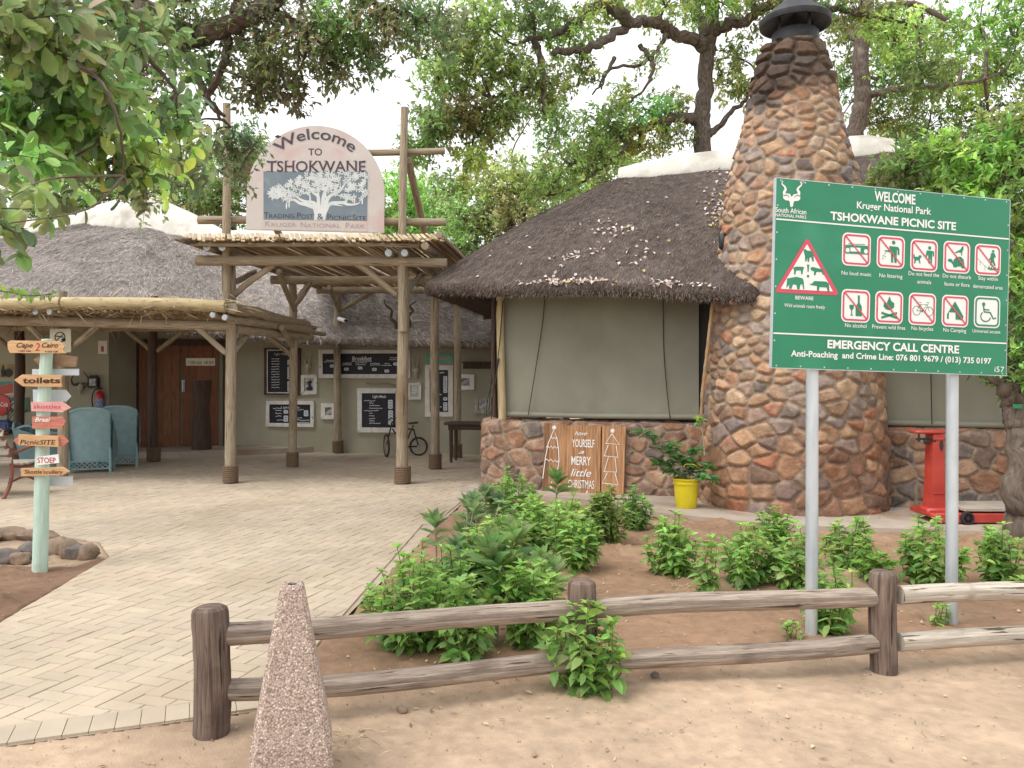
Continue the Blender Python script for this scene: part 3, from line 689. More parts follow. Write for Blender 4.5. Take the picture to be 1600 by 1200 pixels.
h = h*(1+.5*soot[..., 0])
# the foot is built of larger redder stones
low = sstep(1.35, .8, V+.15*fbm(U*2, V*2, 14, 3))[..., None]; c = c*(1-low*(1-np.array((.86, .76, .72))))
ang = th[:, None]+np.pi/2                     # seam at the back
wob = .02*fbm(U*1.2, V*1.2, 6, 3)
PT = np.stack((CH[0]+np.cos(ang)*(rr[None]+h+wob), CH[1]+np.sin(ang)*(rr[None]+h+wob), V), 2)
mb = MB(); grid(mb, PT, c)
mb.add(np.vstack((PT[:, -1], [[CH[0], CH[1], 5.78]])), [(i, i+1, nu+1) for i in range(nu)], (.03, .028, .027))
chim = mb.build('chimney', M['stone'], stone_house, angle=180)
mb = MB(); c0 = (CH[0]+.04, CH[1], 0)
lathe(mb, c0, [(.27, 5.70), (.285, 5.72), (.285, 5.93), (.27, 5.95), (.25, 5.94), (.25, 5.74)], 28)
lathe(mb, c0, [(.0, 6.20), (.38, 6.05), (.40, 6.03), (.43, 6.03), (.44, 6.06), (.44, 6.10), (.40, 6.135), (.16, 6.33), (.09, 6.40), (.02, 6.42), (0, 6.42)], 36)
for k in range(4): a = k*np.pi/2+.4; bar(mb, (c0[0]+.24*math.cos(a), c0[1]+.24*math.sin(a), 5.85), (c0[0]+.25*math.cos(a), c0[1]+.25*math.sin(a), 6.12), .04, .02)
mb.build('cowl', M['black_metal'], chim)
mb = MB(); box(mb, P(1136, 378, 10.25), (.22, .1, .2), .3, (1, 1, 1), bev=.03); mb.build('lead_flashing', M['black_metal'], roof_o)

# pale dry leaves lying on the dark thatch
g = rng(8); px = 800+rf_pt[..., 0]/rf_pt[..., 1]*FPX; py = HOR-(rf_pt[..., 2]-EYE)/rf_pt[..., 1]*FPX
half = np.einsum('ijk,ijk->ij', rf_n, rf_pt-np.array((0, 0, EYE))) < 0
pts = []
for (a, b, sa, sb, n) in ((962, 358, 16, 6, 60), (894, 403, 10, 3, 26), (940, 394, 8, 2, 12), (890, 446, 20, 5, 90), (932, 448, 16, 5, 70), (850, 443, 22, 5, 36), (1040, 448, 22, 6, 60), (1090, 450, 12, 3, 16), (1122, 320, 14, 13, 90), (1120, 278, 9, 9, 22), (1010, 405, 10, 10, 12), (1000, 370, 60, 30, 46), (900, 400, 100, 30, 40), (1060, 262, 50, 4, 14), (1118, 345, 8, 10, 40)):
    for _ in range(int(n*.75)): pts.append((a+g.normal()*sa, b+g.normal()*sb))
mb = MB(); bs, ns = [], []
for a, b in pts:
    d = np.where(half, (px-a)**2+(py-b)**2, 1e9); k = np.unravel_index(d.argmin(), d.shape)
    if d[k] < 90: bs.append(rf_pt[k]+rf_n[k]*(.014+.012*g.random())+g.normal(size=3)*.012); ns.append(rf_n[k])
bs = np.array(bs); ns = nrm(np.array(ns)+g.normal(size=(len(bs), 3))*.4); d = nrm(np.cross(ns, g.normal(size=(len(bs), 3))))
cc = np.array((.60, .50, .46))*(1+.22*g.normal(size=(len(bs), 1))); y = g.random(len(bs)) < .1; cc[y] = (.50, .42, .16)
leaves(mb, bs, d, ns, g.uniform(.045, .085, len(bs)), g.uniform(.028, .05, len(bs)), cc.clip(.05, .8), fine=False, droop=.1)
tag(mb.build('fallen_leaves', M['straw']), 'pale dry leaves scattered over the dark thatch above the canvas blind', 'leaf litter', None, 'stuff')

# ================================================================== thatched shop at the back
shop = thing('thatched_shop', 'long olive plastered shop with grey thatched roof, wooden doors and menu wall', 'building', (-6, 18, 0))
mb = MB(); wl = [(-14, 16.6), (-8.17, 16.6), (-8.02, 17.6), (-6.3, 17.9), (.7, 16.74)]
prism(mb, Plane((0, 0, 0), (1, 0, 0), (0, 1, 0)), ccw(wl+[(.9, 22), (-14, 24)]), -.02, 2.72)
mb.build('wall', M['wall_green'], shop, smooth=False)
E = [(-15, 15.75, 2.60), (-11, 15.85, 2.60), (-8.6, 15.95, 2.58), (-6.5, 16.95, 2.48), (-4.4, 17.0, 2.30), (-2.5, 16.72, 2.22), (-.5, 16.36, 2.16), (1.0, 16.3, 2.2), (2.0, 18, 2.3), (1.8, 21, 2.4), (-1, 24.5, 2.4), (-7, 26.3, 2.4), (-13, 26.3, 2.5), (-18, 24, 2.5), (-18.2, 18.5, 2.6)]
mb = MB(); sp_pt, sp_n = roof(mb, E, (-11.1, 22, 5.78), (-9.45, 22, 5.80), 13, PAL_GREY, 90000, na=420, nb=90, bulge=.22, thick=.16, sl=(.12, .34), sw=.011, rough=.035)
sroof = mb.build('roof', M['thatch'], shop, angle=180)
mb = MB(); ridge_cap(mb, [P(96, 360, 22.4), P(165, 338, 22.2), P(225, 326, 22.0), P(285, 348, 21.6), P(352, 384, 20.9), P(420, 420, 20.2)], [.4, .7, .9, .7, .4, .2], .34, seed=14)
mb.build('ridge_cap', M['cement'], sroof, angle=60)
dp = Plane((-8.02, 17.6, 0), (1.72, .30, 0), (0, 0, 1))
hd = lambda px, py: dp.hit(px, py)
def door(x0, x1, seed):
    a, t = hd(x0, 540); b, _ = hd(x1, 540); mb = MB(); n = 5
    for k in range(n):
        u0 = a+(b-a)*k/n; u1 = a+(b-a)*(k+1)/n-.006; prism(mb, dp, [(u0, .13), (u1, .13), (u1, t), (u0, t)], .02, .06+.004*(k % 2), col=np.array((1, 1, 1))*(.85+.3*rng(seed+k).random()))
    for zc in (.30, 1.2, t-.12): prism(mb, dp, [(a, zc-.08), (b, zc-.08), (b, zc+.08), (a, zc+.08)], .064, .075)
    return mb.build('door', mat('door_wood', (.16, .06, .028), (.26, .11, .052), 5, .5, .2, 14, uv=True, stretch=(9, .6, 1), attr=True), shop, smooth=False)
door(218, 282, 1); d2 = door(285, 342, 2)
mb = MB(); a, z = hd(288, 603); p0 = dp.at((a, z-.12), .11)[0]; p1 = dp.at((a, z+.12), .11)[0]; tube(mb, [dp.at((a, z-.12), .07)[0], p0, p1, dp.at((a, z+.12), .07)[0]], .012, 6); box(mb, dp.at((a, z), .08)[0], (.06, .02, .26)); mb.build('handle', M['tin'], d2)
mb = MB()
for x in (209, 349): a, _ = hd(x, 540); prism(mb, dp, [(a, .12), (a+.1, .12), (a+.1, 2.4), (a, 2.4)], .005, .09)
a, _ = hd(209, 540); b, _ = hd(356, 540); prism(mb, dp, [(a, 2.3), (b, 2.3), (b, 2.42), (a, 2.42)], .0, .087); mb.build('door_frame', M['wood_dark'], shop, smooth=False)
# ------------------------------------------------ two more thatched roofs with broad white ridges behind
def backhouse(label, x0, x1, y0, y1, zr, pal, capx, seed):
    t = thing('thatched_house', label, 'building', ((x0+x1)/2, (y0+y1)/2, 0)); i = .7; yc = (y0+y1)/2
    mb = MB(); prism(mb, Plane((0, 0, 0), (1, 0, 0), (0, 1, 0)), [(x0+i, y0+i), (x1-i, y0+i), (x1-i, y1-i), (x0+i, y1-i)], 0, 2.8); mb.build('wall', M['wall_green'], t, smooth=False)
    E = [(x0, y0, 2.6), ((x0+x1)/2, y0, 2.6), (x1, y0, 2.6), (x1, yc, 2.6), (x1, y1, 2.6), ((x0+x1)/2, y1, 2.6), (x0, y1, 2.6), (x0, yc, 2.6)]
    mb = MB(); roof(mb, E, (capx[0], yc, zr), (capx[1], yc, zr), seed, pal, 14000, na=160, nb=40, sl=(.2, .5), sw=.02, thick=.2); r = mb.build('roof', M['thatch'], t, angle=180)
    mb = MB(); ridge_cap(mb, [(capx[0]-.7, yc, zr-.35), (capx[0], yc, zr+.02), ((capx[0]+capx[1])/2, yc, zr+.06), (capx[1], yc, zr+.02), (capx[1]+.9, yc, zr-.55)], .8, .30, seed=seed); mb.build('ridge_cap', M['cement'], r, angle=60)
backhouse('thatched house with long white ridge just behind the arched welcome sign', -13, -1.0, 27, 34, 6.75, PAL_GREY, (-10.4, -3.9), 43)
backhouse('thatched house with pale straw roof and white ridge at the far left', -29, -15.3, 27, 33.5, 7.2, PAL_PALE, (-25, -18.0), 44)
# ================================================================== pergolas
def rope_band(post, x, y, r, h=.25, z0=.0):
    mb = MB(); n = 9; k = np.linspace(0, n, n*14); pit = h/n
    pts = np.column_stack((x+(r+.012)*np.cos(k*2*np.pi), y+(r+.012)*np.sin(k*2*np.pi), z0+.014+k*pit)); tube(mb, pts, .0155, 6); return mb.build('rope_band', M['rope_band'], post)
def post(root, p, r, z1, seed, m='wood_pole', lean=(0, 0), band=True):
    mb = MB(); log(mb, (p[0], p[1], -.04), (p[0]+lean[0], p[1]+lean[1], z1), r*.95, r*.86, 12, seed, .012, 12); o = mb.build('post', M[m], root)
    if band: rope_band(o, p[0], p[1], r*1.06)
    return o
def end_cap(raf, p, r, d):
    mb = MB(); lathe(mb, p, [(0, .006), (r*.85, .006), (r*.95, 0), (r*.95, -.004)], 16, axis=d)
    a = nrm(np.cross(d, (0, 0, 1.))); b = np.cross(a, d)
    for k in range(8): t = k*np.pi/4; q = np.asarray(p)+np.asarray(d)*.007+(a*math.cos(t)+b*math.sin(t))*r*.5; box(mb, q, (.02, .006, .006), col=(.5, .5, .5))
    mb.build('end_cap', M['tin'], raf)
AX = nrm(np.array((.088, 1, 0)))                # the axis of the pergolas
gate = thing('gate_pergola', 'tall timber pergola with pole roof carrying the arched welcome sign', 'pergola', (-2.9, 12.35, 0))
pg = {}
for (px, Y, r, z1, sd) in ((360, 12.4, .088, 3.36, 1), (629, 12.32, .097, 3.36, 2), (457, 14.6, .08, 3.36, 3), (680, 14.3, .085, 3.36, 4), (528, 17.3, .088, 3.36, 5), (714, 16.3, .08, 3.36, 6)):
    q = P(px, HOR, Y); pg[px] = post(gate, q, r, z1, sd, lean=(.0, 0))
for (px, y0, y1, sd) in ((354, 162, 500, 7), (632, 168, 518, 8)):
    mb = MB(); log(mb, P(px-(2 if px > 500 else 0), y1, 12.2), P(px, y0, 12.2), .066, .055, 10, sd, .012, 12); mb.build('sign_pole', M['wood_pole'], gate)
def beam(root, a, b, r, sd, m='wood_pole', name='beam', wob=.015): mb = MB(); log(mb, a, b, r, r*.94, 11, sd, wob, 11); return mb.build(name, M[m], root)
beam(gate, P(307, 407, 12.2), P(698, 411, 12.15), .078, 11); beam(gate, P(424, 437, 14.45), P(730, 440, 14.2), .075, 12); beam(gate, P(496, 454, 17.1), P(760, 456, 16.2), .07, 13)
beam(gate, P(322, 236, 12.33), P(695, 236, 12.3), .052, 14); beam(gate, P(310, 344, 12.33), P(697, 347, 12.3), .062, 15)
def braces(root, lst, r=.05, m='wood_pole'):
    for k, (a, b) in enumerate(lst): beam(root, np.asarray(a), np.asarray(b), r, 100+k*3, m, 'brace', .01)
braces(gate, [(P(366, 461, 12.4), P(428, 413, 12.25)), (P(620, 460, 12.3), P(556, 412, 12.2)), (P(368, 440, 12.5), P(398, 425, 14.2)), (P(636, 455, 12.4), P(655, 430, 14.0)),
              (P(461, 486, 14.6), P(436, 424, 13.2)), (P(459, 478, 14.6), P(488, 440, 14.4)), (P(463, 470, 14.7), P(480, 445, 16)), (P(530, 486, 17.3), P(514, 449, 15.8)), (P(534, 484, 17.3), P(594, 448, 16.8)), (P(686, 470, 14.3), P(742, 443, 14.2)), (P(718, 480, 16.3), P(755, 458, 16.2))], .048)
braces(gate, [(P(376, 243, 12.35), P(446, 385, 14.1)), (P(638, 250, 12.35), P(668, 392, 14.2))], .06)
for k, px in enumerate((323, 347, 607, 632)):
    a = P(px, 386 if px < 400 else 395, 12.0); b = a+AX*6.1; raf = beam(gate, a, b, .058, 30+k, name='rafter'); end_cap(raf, a, .058, -AX)
# roof of split poles laid along the depth of the gate
def lath_roof(root, x0, x1, y0, y1, z, sp, r, seed, cols, sag=0.0, name='lath_roof', fr=None):
    g = rng(seed); mb = MB(); x = x0
    while x < x1:
        a = np.array((x, y0+g.normal()*.05, z+g.normal()*.006)); b = a+AX*(y1-y0+g.normal()*.08); b[2] = z+g.normal()*.012+sag
        rr = r*g.uniform(.75, 1.15); c = np.array(cols[g.integers(len(cols))])*g.uniform(.75, 1.2)
        m = (a+b)/2+np.array((g.normal()*.015, 0, g.normal()*.012)); tube(mb, [a, m, b], rr, 6, c, seed=int(g.integers(99)))
        x += sp*g.uniform(.85, 1.3)
    for k in range(int((y1-y0)/1.1)):                    # cross wires / battens that hold the laths
        y = y0+.5+k*1.1; a = np.array((x0+AX[0]*(y-y0), y, z+r*1.3)); tube(mb, [a, a+np.array((x1-x0, 0, 0))], .014, 5, cols[0])
    return mb.build(name, M['lath'], root)
LC = ((.34, .235, .135), (.28, .19, .11), (.40, .29, .17), (.24, .165, .10))
lath_roof(gate, -4.86, -.98, 11.82, 18.1, 3.60, .062, .024, 5, LC)
g = rng(15); mb = MB(); x = -4.75
while x < -.98:
    c = np.array((.52, .41, .27))*g.uniform(.75, 1.15); L = g.uniform(.36, .46); f = L/.43
    a = np.array((x-.10, 12.17, 3.73+g.normal()*.008)); b = np.array((x+.04, 12.17-.42*f, 3.73-.165*f+g.normal()*.012)); bar(mb, a, b, .052*g.uniform(.8, 1.1), .02, col=c, bev=.006, uvo=g.random()*9); x += .070*g.uniform(.92, 1.1)
mb.build('lath_fringe', M['lath'], gate, smooth=False)
beam(gate, P(298, 381, 11.95), P(655, 384, 11.95), .032, 51, name='edge_pole'); beam(gate, np.array((-1.05, 11.8, 3.66)), np.array((-.5, 17.9, 3.66)), .05, 52, name='edge_pole'); beam(gate, np.array((-1.25, 11.75, 3.49)), np.array((-.75, 17.9, 3.5)), .055, 54, name='edge_pole')
mb = MB(); log(mb, P(286, 377, 11.6), P(330, 384, 12.4), .035, .05, 8, 53, .03, 9, rough=.15); mb.build('weathered_stub', M['bark'], gate)

low = thing('low_pergola', 'low timber pergola with pole roof shading the shop front on the left', 'pergola', (-7, 12.4, 0))
for (px, Y, r, z1, sd, mm, bd) in ((97, 12.8, .086, 2.95, 21, 'wood_pole', False), (240, 15.6, .098, 3.15, 22, 'wood_dark', True), (30, 15.6, .10, 2.5, 23, 'wood_dark', True), (-80, 12.8, .086, 2.5, 24, 'wood_pole', True)):
    post(low, P(px, HOR, Y), r, z1, sd, mm, band=bd)
beam(low, P(-120, 500, 12.42), P(364, 509, 12.4), .082, 61); beam(low, P(-60, 510, 15.5), P(462, 512, 15.0), .08, 62, 'wood_pole')
bp = [(-12.2, 12.02, 2.73), (-9.3, 12.02, 2.71), (-6.6, 12.02, 2.69), (-4.18, 12.02, 2.645)]
for k in range(3): beam(low, np.array(bp[k])+np.array((.02, 0, 0)), np.array(bp[k+1])-np.array((.02, 0, 0)), .096, 63+k, 'wood_new', 'roof_pole')
q = [(-4.12, 12.05, 2.62), (-3.95, 13.2, 2.60), (-3.84, 14.2, 2.58), (-3.72, 14.9, 2.56)]
for k in range(3): beam(low, np.array(q[k]), np.array(q[k+1]), .085-.006*k, 70+k, 'wood_pole', 'roof_pole')
beam(low, np.array((-4.2, 12.3, 2.48)), np.array((-3.70, 14.95, 2.46)), .075, 74); beam(low, np.array((-4.2, 12.5, 2.33)), np.array((-3.7, 15.1, 2.34)), .07, 75)
for k, (px, py) in enumerate(((55, 487), (77, 487), (332, 492), (351, 496))):
    a = P(px, py, 11.98); raf = beam(low, a, a+AX*4.6, .048, 80+k, name='rafter'); end_cap(raf, a, .045, -AX)
lath_roof(low, -12.3, -4.24, 12.03, 16.4, 2.575, .056, .022, 6, LC)
braces(low, [(P(304, 508, 12.4), P(354, 552, 12.4)), (P(366, 548, 12.42), P(392, 514, 13.2)), (P(192, 512, 15.5), P(236, 548, 15.6)), (P(292, 512, 15.4), P(245, 548, 15.6)), (P(43, 508, 12.45), P(88, 548, 12.8)), (P(152, 508, 12.45), P(106, 548, 12.8)),
             (P(416, 520, 14.2), P(455, 556, 14.6)), (P(440, 512, 13.6), P(456, 540, 14.5)), (P(-20, 512, 15.5), P(26, 552, 15.6)), (P(82, 512, 15.5), P(36, 552, 15.6))], .047)
# frayed straw lying on top of the low roof edge
g = rng(33); n = 1100; b = np.column_stack((g.uniform(-12, -3.9, n), g.uniform(11.98, 12.5, n), g.uniform(2.60, 2.775, n))); d = np.column_stack((g.normal(size=n), g.normal(size=n)*.4-.2, g.normal(size=n)*.18))
mb = MB(); leaves(mb, b, d, (0, 0, 1), g.uniform(.12, .4, n), .008, np.array((.58, .50, .38))*g.uniform(.7, 1.2, (n, 1)), droop=.2); mb.build('loose_straw', M['straw'], low)
mb = MB(); n = 60000; g = rng(34); b = np.column_stack((g.uniform(-12, -4.42, n), g.uniform(12.1, 16.2, n), g.uniform(2.595, 2.63, n))); b[:, 0] += (b[:, 1]-12)*.088; d = np.column_stack((g.normal(size=n), g.normal(size=n), g.normal(size=n)*.06))
leaves(mb, b, d, (0, 0, 1), g.uniform(.2, .5, n), .012, np.array((.44, .36, .24))*g.uniform(.6, 1.2, (n, 1)), droop=.05); mb.build('straw_layer', M['straw'], low)

# ================================================================== arched welcome sign hung between the poles
arch = thing('welcome_sign', 'arched pinkish board with a white tree picture hung above the timber gate', 'sign', P(493, 363, 12.2))
AP = Plane(P(380, 370, 12.2), (1, 0, 0), (0, 0, 1)); K6 = 12.2/1280/6.667
A6 = lambda x, y: ((x/6.667)*12.2/1280, (370-190-y/6.667)*12.2/1280)
M['arch'] = mat('arch_board', (.52, .465, .445), (.56, .52, .495), 2.2, .7, c3=(.53, .41, .395), s3=1.5, f3=.50)
M['arch_in'] = mat('arch_panel', (.51, .455, .435), (.56, .50, .475), 2.0, .7, c3=(.53, .38, .365), s3=1.8, f3=.53)
M['slate'] = mat('slate_paint', (.155, .20, .24), (.20, .25, .285), 3, .7, c3=(.24, .29, .32), s3=6, f3=.60)
M['ink'] = mat('faded_ink', (.045, .04, .055), (.10, .09, .11), 14, .7)
M['ink_pale'] = mat('pale_ink', (.32, .27, .28), (.40, .34, .34), 14, .7)
M['tree_white'] = mat('tree_white', (.55, .59, .60), (.66, .69, .70), 8, .7)
out = [A6(28, 1125), A6(36, 760)]+[A6(754+718*math.cos(R(a)), 760-718*math.sin(R(a))) for a in np.linspace(178, 2, 50)]+[A6(1472, 760), A6(1466, 1160)]
mb = MB(); prism(mb, AP, ccw(out), -.035, 0); mb.build('board', M['arch'], arch, smooth=False)
inn = [A6(195, 1122), A6(200, 640)]+[A6(748+520*math.cos(R(a)), 745-520*math.sin(R(a))) for a in np.linspace(168, 12, 40)]+[A6(1290, 640), A6(1300, 1145)]
mb = MB(); prism(mb, AP, ccw(inn), .0005, .0030); mb.build('panel', M['arch_in'], arch, smooth=False)
mb = MB(); poly(mb, AP, [A6(212, 518), A6(1296, 525), A6(1292, 1035), A6(212, 1022)], .0040); mb.build('picture', M['slate'], arch, smooth=False)
mb = MB(); tr = lambda pts: [A6(*p) for p in pts]
poly(mb, AP, tr([(738, 1030), (742, 960), (722, 890), (770, 868), (850, 868), (905, 880), (868, 960), (854, 1030)]), .0070)
for si, (w0, w1, pts) in enumerate(((46, 10, [(735, 890), (660, 865), (590, 850), (530, 815), (470, 830), (450, 850)]), (40, 8, [(770, 885), (730, 845), (640, 830), (580, 800), (510, 745), (440, 735)]), (40, 9, [(785, 880), (780, 780), (730, 740), (680, 680), (560, 650), (620, 660)]), (34, 8, [(790, 880), (782, 760), (790, 650), (825, 575)]),
                    (46, 8, [(830, 880), (840, 770), (880, 680), (920, 610), (990, 580)]), (44, 8, [(850, 880), (900, 780), (1000, 730), (1060, 650), (1130, 580)]), (44, 9, [(870, 890), (930, 850), (1060, 840), (1090, 790), (1180, 790)]), (34, 8, [(1040, 845), (1100, 865), (1180, 860), (1220, 840)]), (20, 6, [(930, 740), (915, 700), (930, 660)]), (20, 6, [(900, 860), (980, 870), (1040, 880)]),
                    (20, 6, [(700, 830), (690, 760), (640, 740), (560, 700)]), (18, 5, [(960, 760), (1010, 700), (1010, 620)]), (16, 5, [(480, 740), (470, 690), (420, 660)]), (22, 6, [(860, 800), (860, 700), (900, 640), (890, 560)]))):
    q = smoothpts(pts, 5); stroke(mb, AP, tr(q), w0*K6, .0049+.00014*si, taper=w1*K6)
g = rng(3)
for _ in range(250):
    t = g.random(); x = 270+1020*t; top = 535+190*max(0, (.42-t)/.42)**1.5; bot = 770+50*math.sin(t*9); y = top+(bot-top)*g.random()
    if (x-800)**2/150**2+(y-860)**2/110**2 < 1: continue
    c = np.array((x, y)); a0 = g.random()*6.28
    for j in range(4):
        a = a0+j*1.57; p = c+np.array((math.cos(a), math.sin(a)))*15; q = np.array((math.cos(a), math.sin(a))); s_ = np.array((-q[1], q[0])); e = [p+q*14*math.cos(k)+s_*7*math.sin(k) for k in np.linspace(0, 6.28, 7)[:-1]]
        poly(mb, AP, ccw(tr(e)), g.uniform(.0072, .0095))
for x, y in ((305, 790), (335, 765), (370, 770), (452, 880), (480, 865), (1150, 690), (1160, 820), (1240, 830)): poly(mb, AP, ccw(tr([(x+9*math.cos(k), y+36*math.sin(k)) for k in np.linspace(0, 6.28, 9)[:-1]])), .0072)
mb.build('tree_picture', M['tree_white'], arch, smooth=False)
def t6(mb, s, x0, x1, yb, hh, bold=0.0, off=.0062, **kw): (u0, v) = A6(x0, yb); (u1, _) = A6(x1, yb); text(mb, AP, s, u0, u1, v, hh*K6, off, bold=bold, **kw)
c6 = A6(754, 760)
def arcf(X, Y): th = np.radians(131-82*X); r = (578+Y/K6)*K6; return np.stack((c6[0]+r*np.cos(th), c6[1]+r*np.sin(th)), 1)
def line6(m, fs, name='lettering'):
    mb = MB()
    for f in fs: f(mb)
    mb.build(name, M[m], arch, smooth=False)
line6('ink', [lambda mb: text(mb, AP, 'Welcome', 0, 1, 0, 112*K6, .0062, bold=.010, fn=arcf)])
line6('ink', [lambda mb: t6(mb, 'TO', 680, 822, 352, 72, .01)])
def big(mb):
    t6(mb, 'TSHOKWANE', 250, 1275, 523, 112, .012)
    for x in (262, 300, 372, 448, 535, 700, 868, 992, 1085, 1180, 1268): u, v = A6(x, 523); poly(mb, AP, [(u-16*K6, v), (u+16*K6, v), (u+16*K6, v+7*K6), (u-16*K6, v+7*K6)], .0066)
    for x in (255, 345, 455, 530, 705, 770, 860, 1090, 1165, 1262): u, v = A6(x, 415); poly(mb, AP, [(u-16*K6, v), (u+16*K6, v), (u+16*K6, v+7*K6), (u-16*K6, v+7*K6)], .0066)
line6('ink', [big])
def caps(lst, dy=0):
    def f(mb):
        for s, x0, x1, hh, yb in lst: t6(mb, s, x0, x1, yb, hh, .0)
    return f
line6('ink', [caps([('T', 218, 268, 62, 1006), ('RADING', 272, 535, 46, 1007)])]); line6('ink', [caps([('P', 562, 602, 62, 1010), ('OST', 606, 730, 46, 1012)])])
line6('ink', [caps([('P', 878, 918, 62, 1026), ('ICNIC', 924, 1128, 46, 1027)])]); line6('ink', [caps([('S', 1140, 1175, 62, 1029), ('ITE', 1182, 1282, 46, 1030)])])
line6('ink', [lambda mb: t6(mb, '&', 772, 834, 1022, 66, .0, .0105)])
for l in ([('K', 230, 290, 56, 1092), ('RUGER', 296, 555, 44, 1096)], [('N', 600, 655, 56, 1102), ('ATIONAL', 660, 1015, 44, 1105)], [('P', 1068, 1108, 56, 1110), ('ARK', 1112, 1272, 44, 1112)]): line6('ink_pale', [caps(l)], 'faded_lettering')
# ================================================================== green park sign on two steel posts
BL = np.array((1.574, 4.965, 1.662)); BRt = np.array((3.240, 5.374, 1.614)); BU = nrm(BRt-BL); BW = np.linalg.norm(BRt-BL)
nb_ = nrm(np.cross(BU, (0, 0, 1.))); BV = np.cross(nb_, BU)*-1
if BV[2] < 0: BV = -BV
BP = Plane(BL, BU, BV); BH = 1.15
park = thing('park_sign', 'large green national park sign with white lettering and pictograms on two steel posts', 'sign', (2.4, 5.2, 0))
M['sign_green'] = mat('sign_green', (.012, .195, .098), (.018, .225, .115), 1.5, .32, spec=.5, c3=(.03, .25, .14), s3=2.5, f3=.55)
M['sign_white'] = mat('sign_white', (.80, .81, .80), rough=.4)
M['sign_red'] = mat('sign_red', (.62, .085, .13), rough=.4)
M['galv'] = mat('galvanised', (.46, .52, .57), (.62, .67, .71), 9, .42, metallic=.55, stretch=(1, 1, .25), bump=.05, bscale=60)
C5 = lambda x, y: BP.hit(1180+x/3.3333, 260+y/3.3333)
Z4 = lambda x, y: BP.hit(1200+x/6, 280+y/6)
Z5 = lambda x, y: BP.hit(1380+x/6, 340+y/6)
mb = MB(); prism(mb, BP, [(0, 0), (BW, 0), (BW, BH), (0, BH)], -.006, 0)
mb.build('sign_panel', M['sign_green'], park, smooth=False)
mb = MB(); e = .004
for a in (((-e, -e), (BW+e, -e), (BW+e, 0), (-e, 0)), ((-e, BH), (BW+e, BH), (BW+e, BH+e), (-e, BH+e)), ((-e, 0), (0, 0), (0, BH), (-e, BH)), ((BW, 0), (BW+e, 0), (BW+e, BH), (BW, BH))): prism(mb, BP, a, -.024, .001)
for f in (.15, .85): prism(mb, BP, [(.02, BH*f-.02), (BW-.02, BH*f-.02), (BW-.02, BH*f+.02), (.02, BH*f+.02)], -.03, -.008)
mb.build('sign_frame', M['galv'], park, smooth=False)
mb = MB()
for k in range(11):
    u = .03+(BW-.06)*k/10
    for v in (.012, BH-.012): poly(mb, BP, circ((u, v), .0055, 8), .002)
for k in range(1, 7):
    for u in (.012, BW-.012): poly(mb, BP, circ((u, BH*k/7), .0055, 8), .002)
mb.build('rivet', M['galv'], park, smooth=False)
for px, py in ((1280, 1000), (1501, 980)):
    q = BP.at(BP.hit(px, 570), -.070)[0]; mb = MB(); tube(mb, [(q[0]-.006, q[1], -.05), (q[0]-.003, q[1], .8), (q[0], q[1], 2.55)], .038, 20); mb.build('post', M['galv'], park)
def lab(s, xl, yl, xr, h, bold=.0, name='lettering'):
    (u0, v0) = C5(xl, yl); (u1, _) = C5(xr, yl+(xr-xl)*.06); mb = MB(); text(mb, BP, s, u0, u1, v0, h/3.3333*5.13/FPX, .0022, bold=bold); mb.build(name, M['sign_white'], park, smooth=False)
for a in (('WELCOME', 620, 178, 833, 50, .028), ('Kruger National Park', 528, 218, 915, 36, .018), ('TSHOKWANE PICNIC SITE', 390, 277, 1045, 41, .03), ('South African', 105, 237, 265, 25, .012), ('NATIONAL PARKS', 105, 260, 265, 16, .012),
          ('No loud music', 448, 563, 603, 20), ('No littering', 645, 576, 765, 20), ('Do not feed the', 797, 566, 957, 20), ('animals', 842, 609, 915, 20), ('Do not disturb', 975, 578, 1122, 20), ('fauna or flora', 983, 620, 1115, 20), ('Stay within', 1160, 590, 1262, 20), ('demarcated area', 1133, 632, 1287, 20),
          ('BEWARE', 208, 692, 302, 18, .014), ('Wild animals roam freely', 150, 731, 362, 18, .004), ('No alcohol', 466, 836, 578, 20), ('Prevent wild fires', 608, 843, 780, 20), ('No bicycles', 812, 851, 925, 20), ('No Camping', 978, 860, 1097, 20), ('Universal access', 1130, 864, 1275, 18),
          ('EMERGENCY CALL CENTRE', 375, 945, 1060, 41, .032), ('Anti-Poaching  and Crime Line: 076 801 9679 / (013) 735 0197', 185, 988, 1227, 30, .024), ('i57', 1245, 1070, 1295, 30, .0)): lab(*(a if len(a) > 5 else a+(.005,)))
for (a, b) in (((88, 272), (1298, 377)), ((88, 868), (1305, 922))): mb = MB(); stroke(mb, BP, [(.004, C5(*a)[1]), (BW-.004, C5(*b)[1])], .009, .0022); mb.build('dividing_line', M['sign_white'], park, smooth=False)
ic_m = [M['sign_white'], M['sign_red'], M['sign_green']]
def icon(c, shapes, slash=True, allow=False):
    c = np.array(c); mb = MB(); S = .205
    poly(mb, BP, rrect(c, S, S, .036), .0022, mi=0); ring(mb, BP, rrect(c, S*.91, S*.91, .03), rrect(c, S*.80, S*.80, .022), .0040, mi=2 if allow else 1)
    for kind, pts, m, w in shapes:
        if kind == 'p': poly(mb, BP, ccw([tuple(p) for p in pts]), .0040+.0012*(m == 0), mi=m)
        elif kind == 's': stroke(mb, BP, pts, w, .0042, mi=m)
        elif kind == 'd': poly(mb, BP, circ(pts, w, 14), .0046+.0012*(m == 0), mi=m)
        elif kind == 'r': ring(mb, BP, circ(pts, w, 22), circ(pts, w*.88, 22), .0042, mi=m)
    if slash: h = S*.405; stroke(mb, BP, [c+(-h, h), c+(h, -h)], .0085, .0066, mi=1)
    mb.build('pictogram', ic_m, park, smooth=False)
zz = lambda f, l: [f(*p) for p in l]
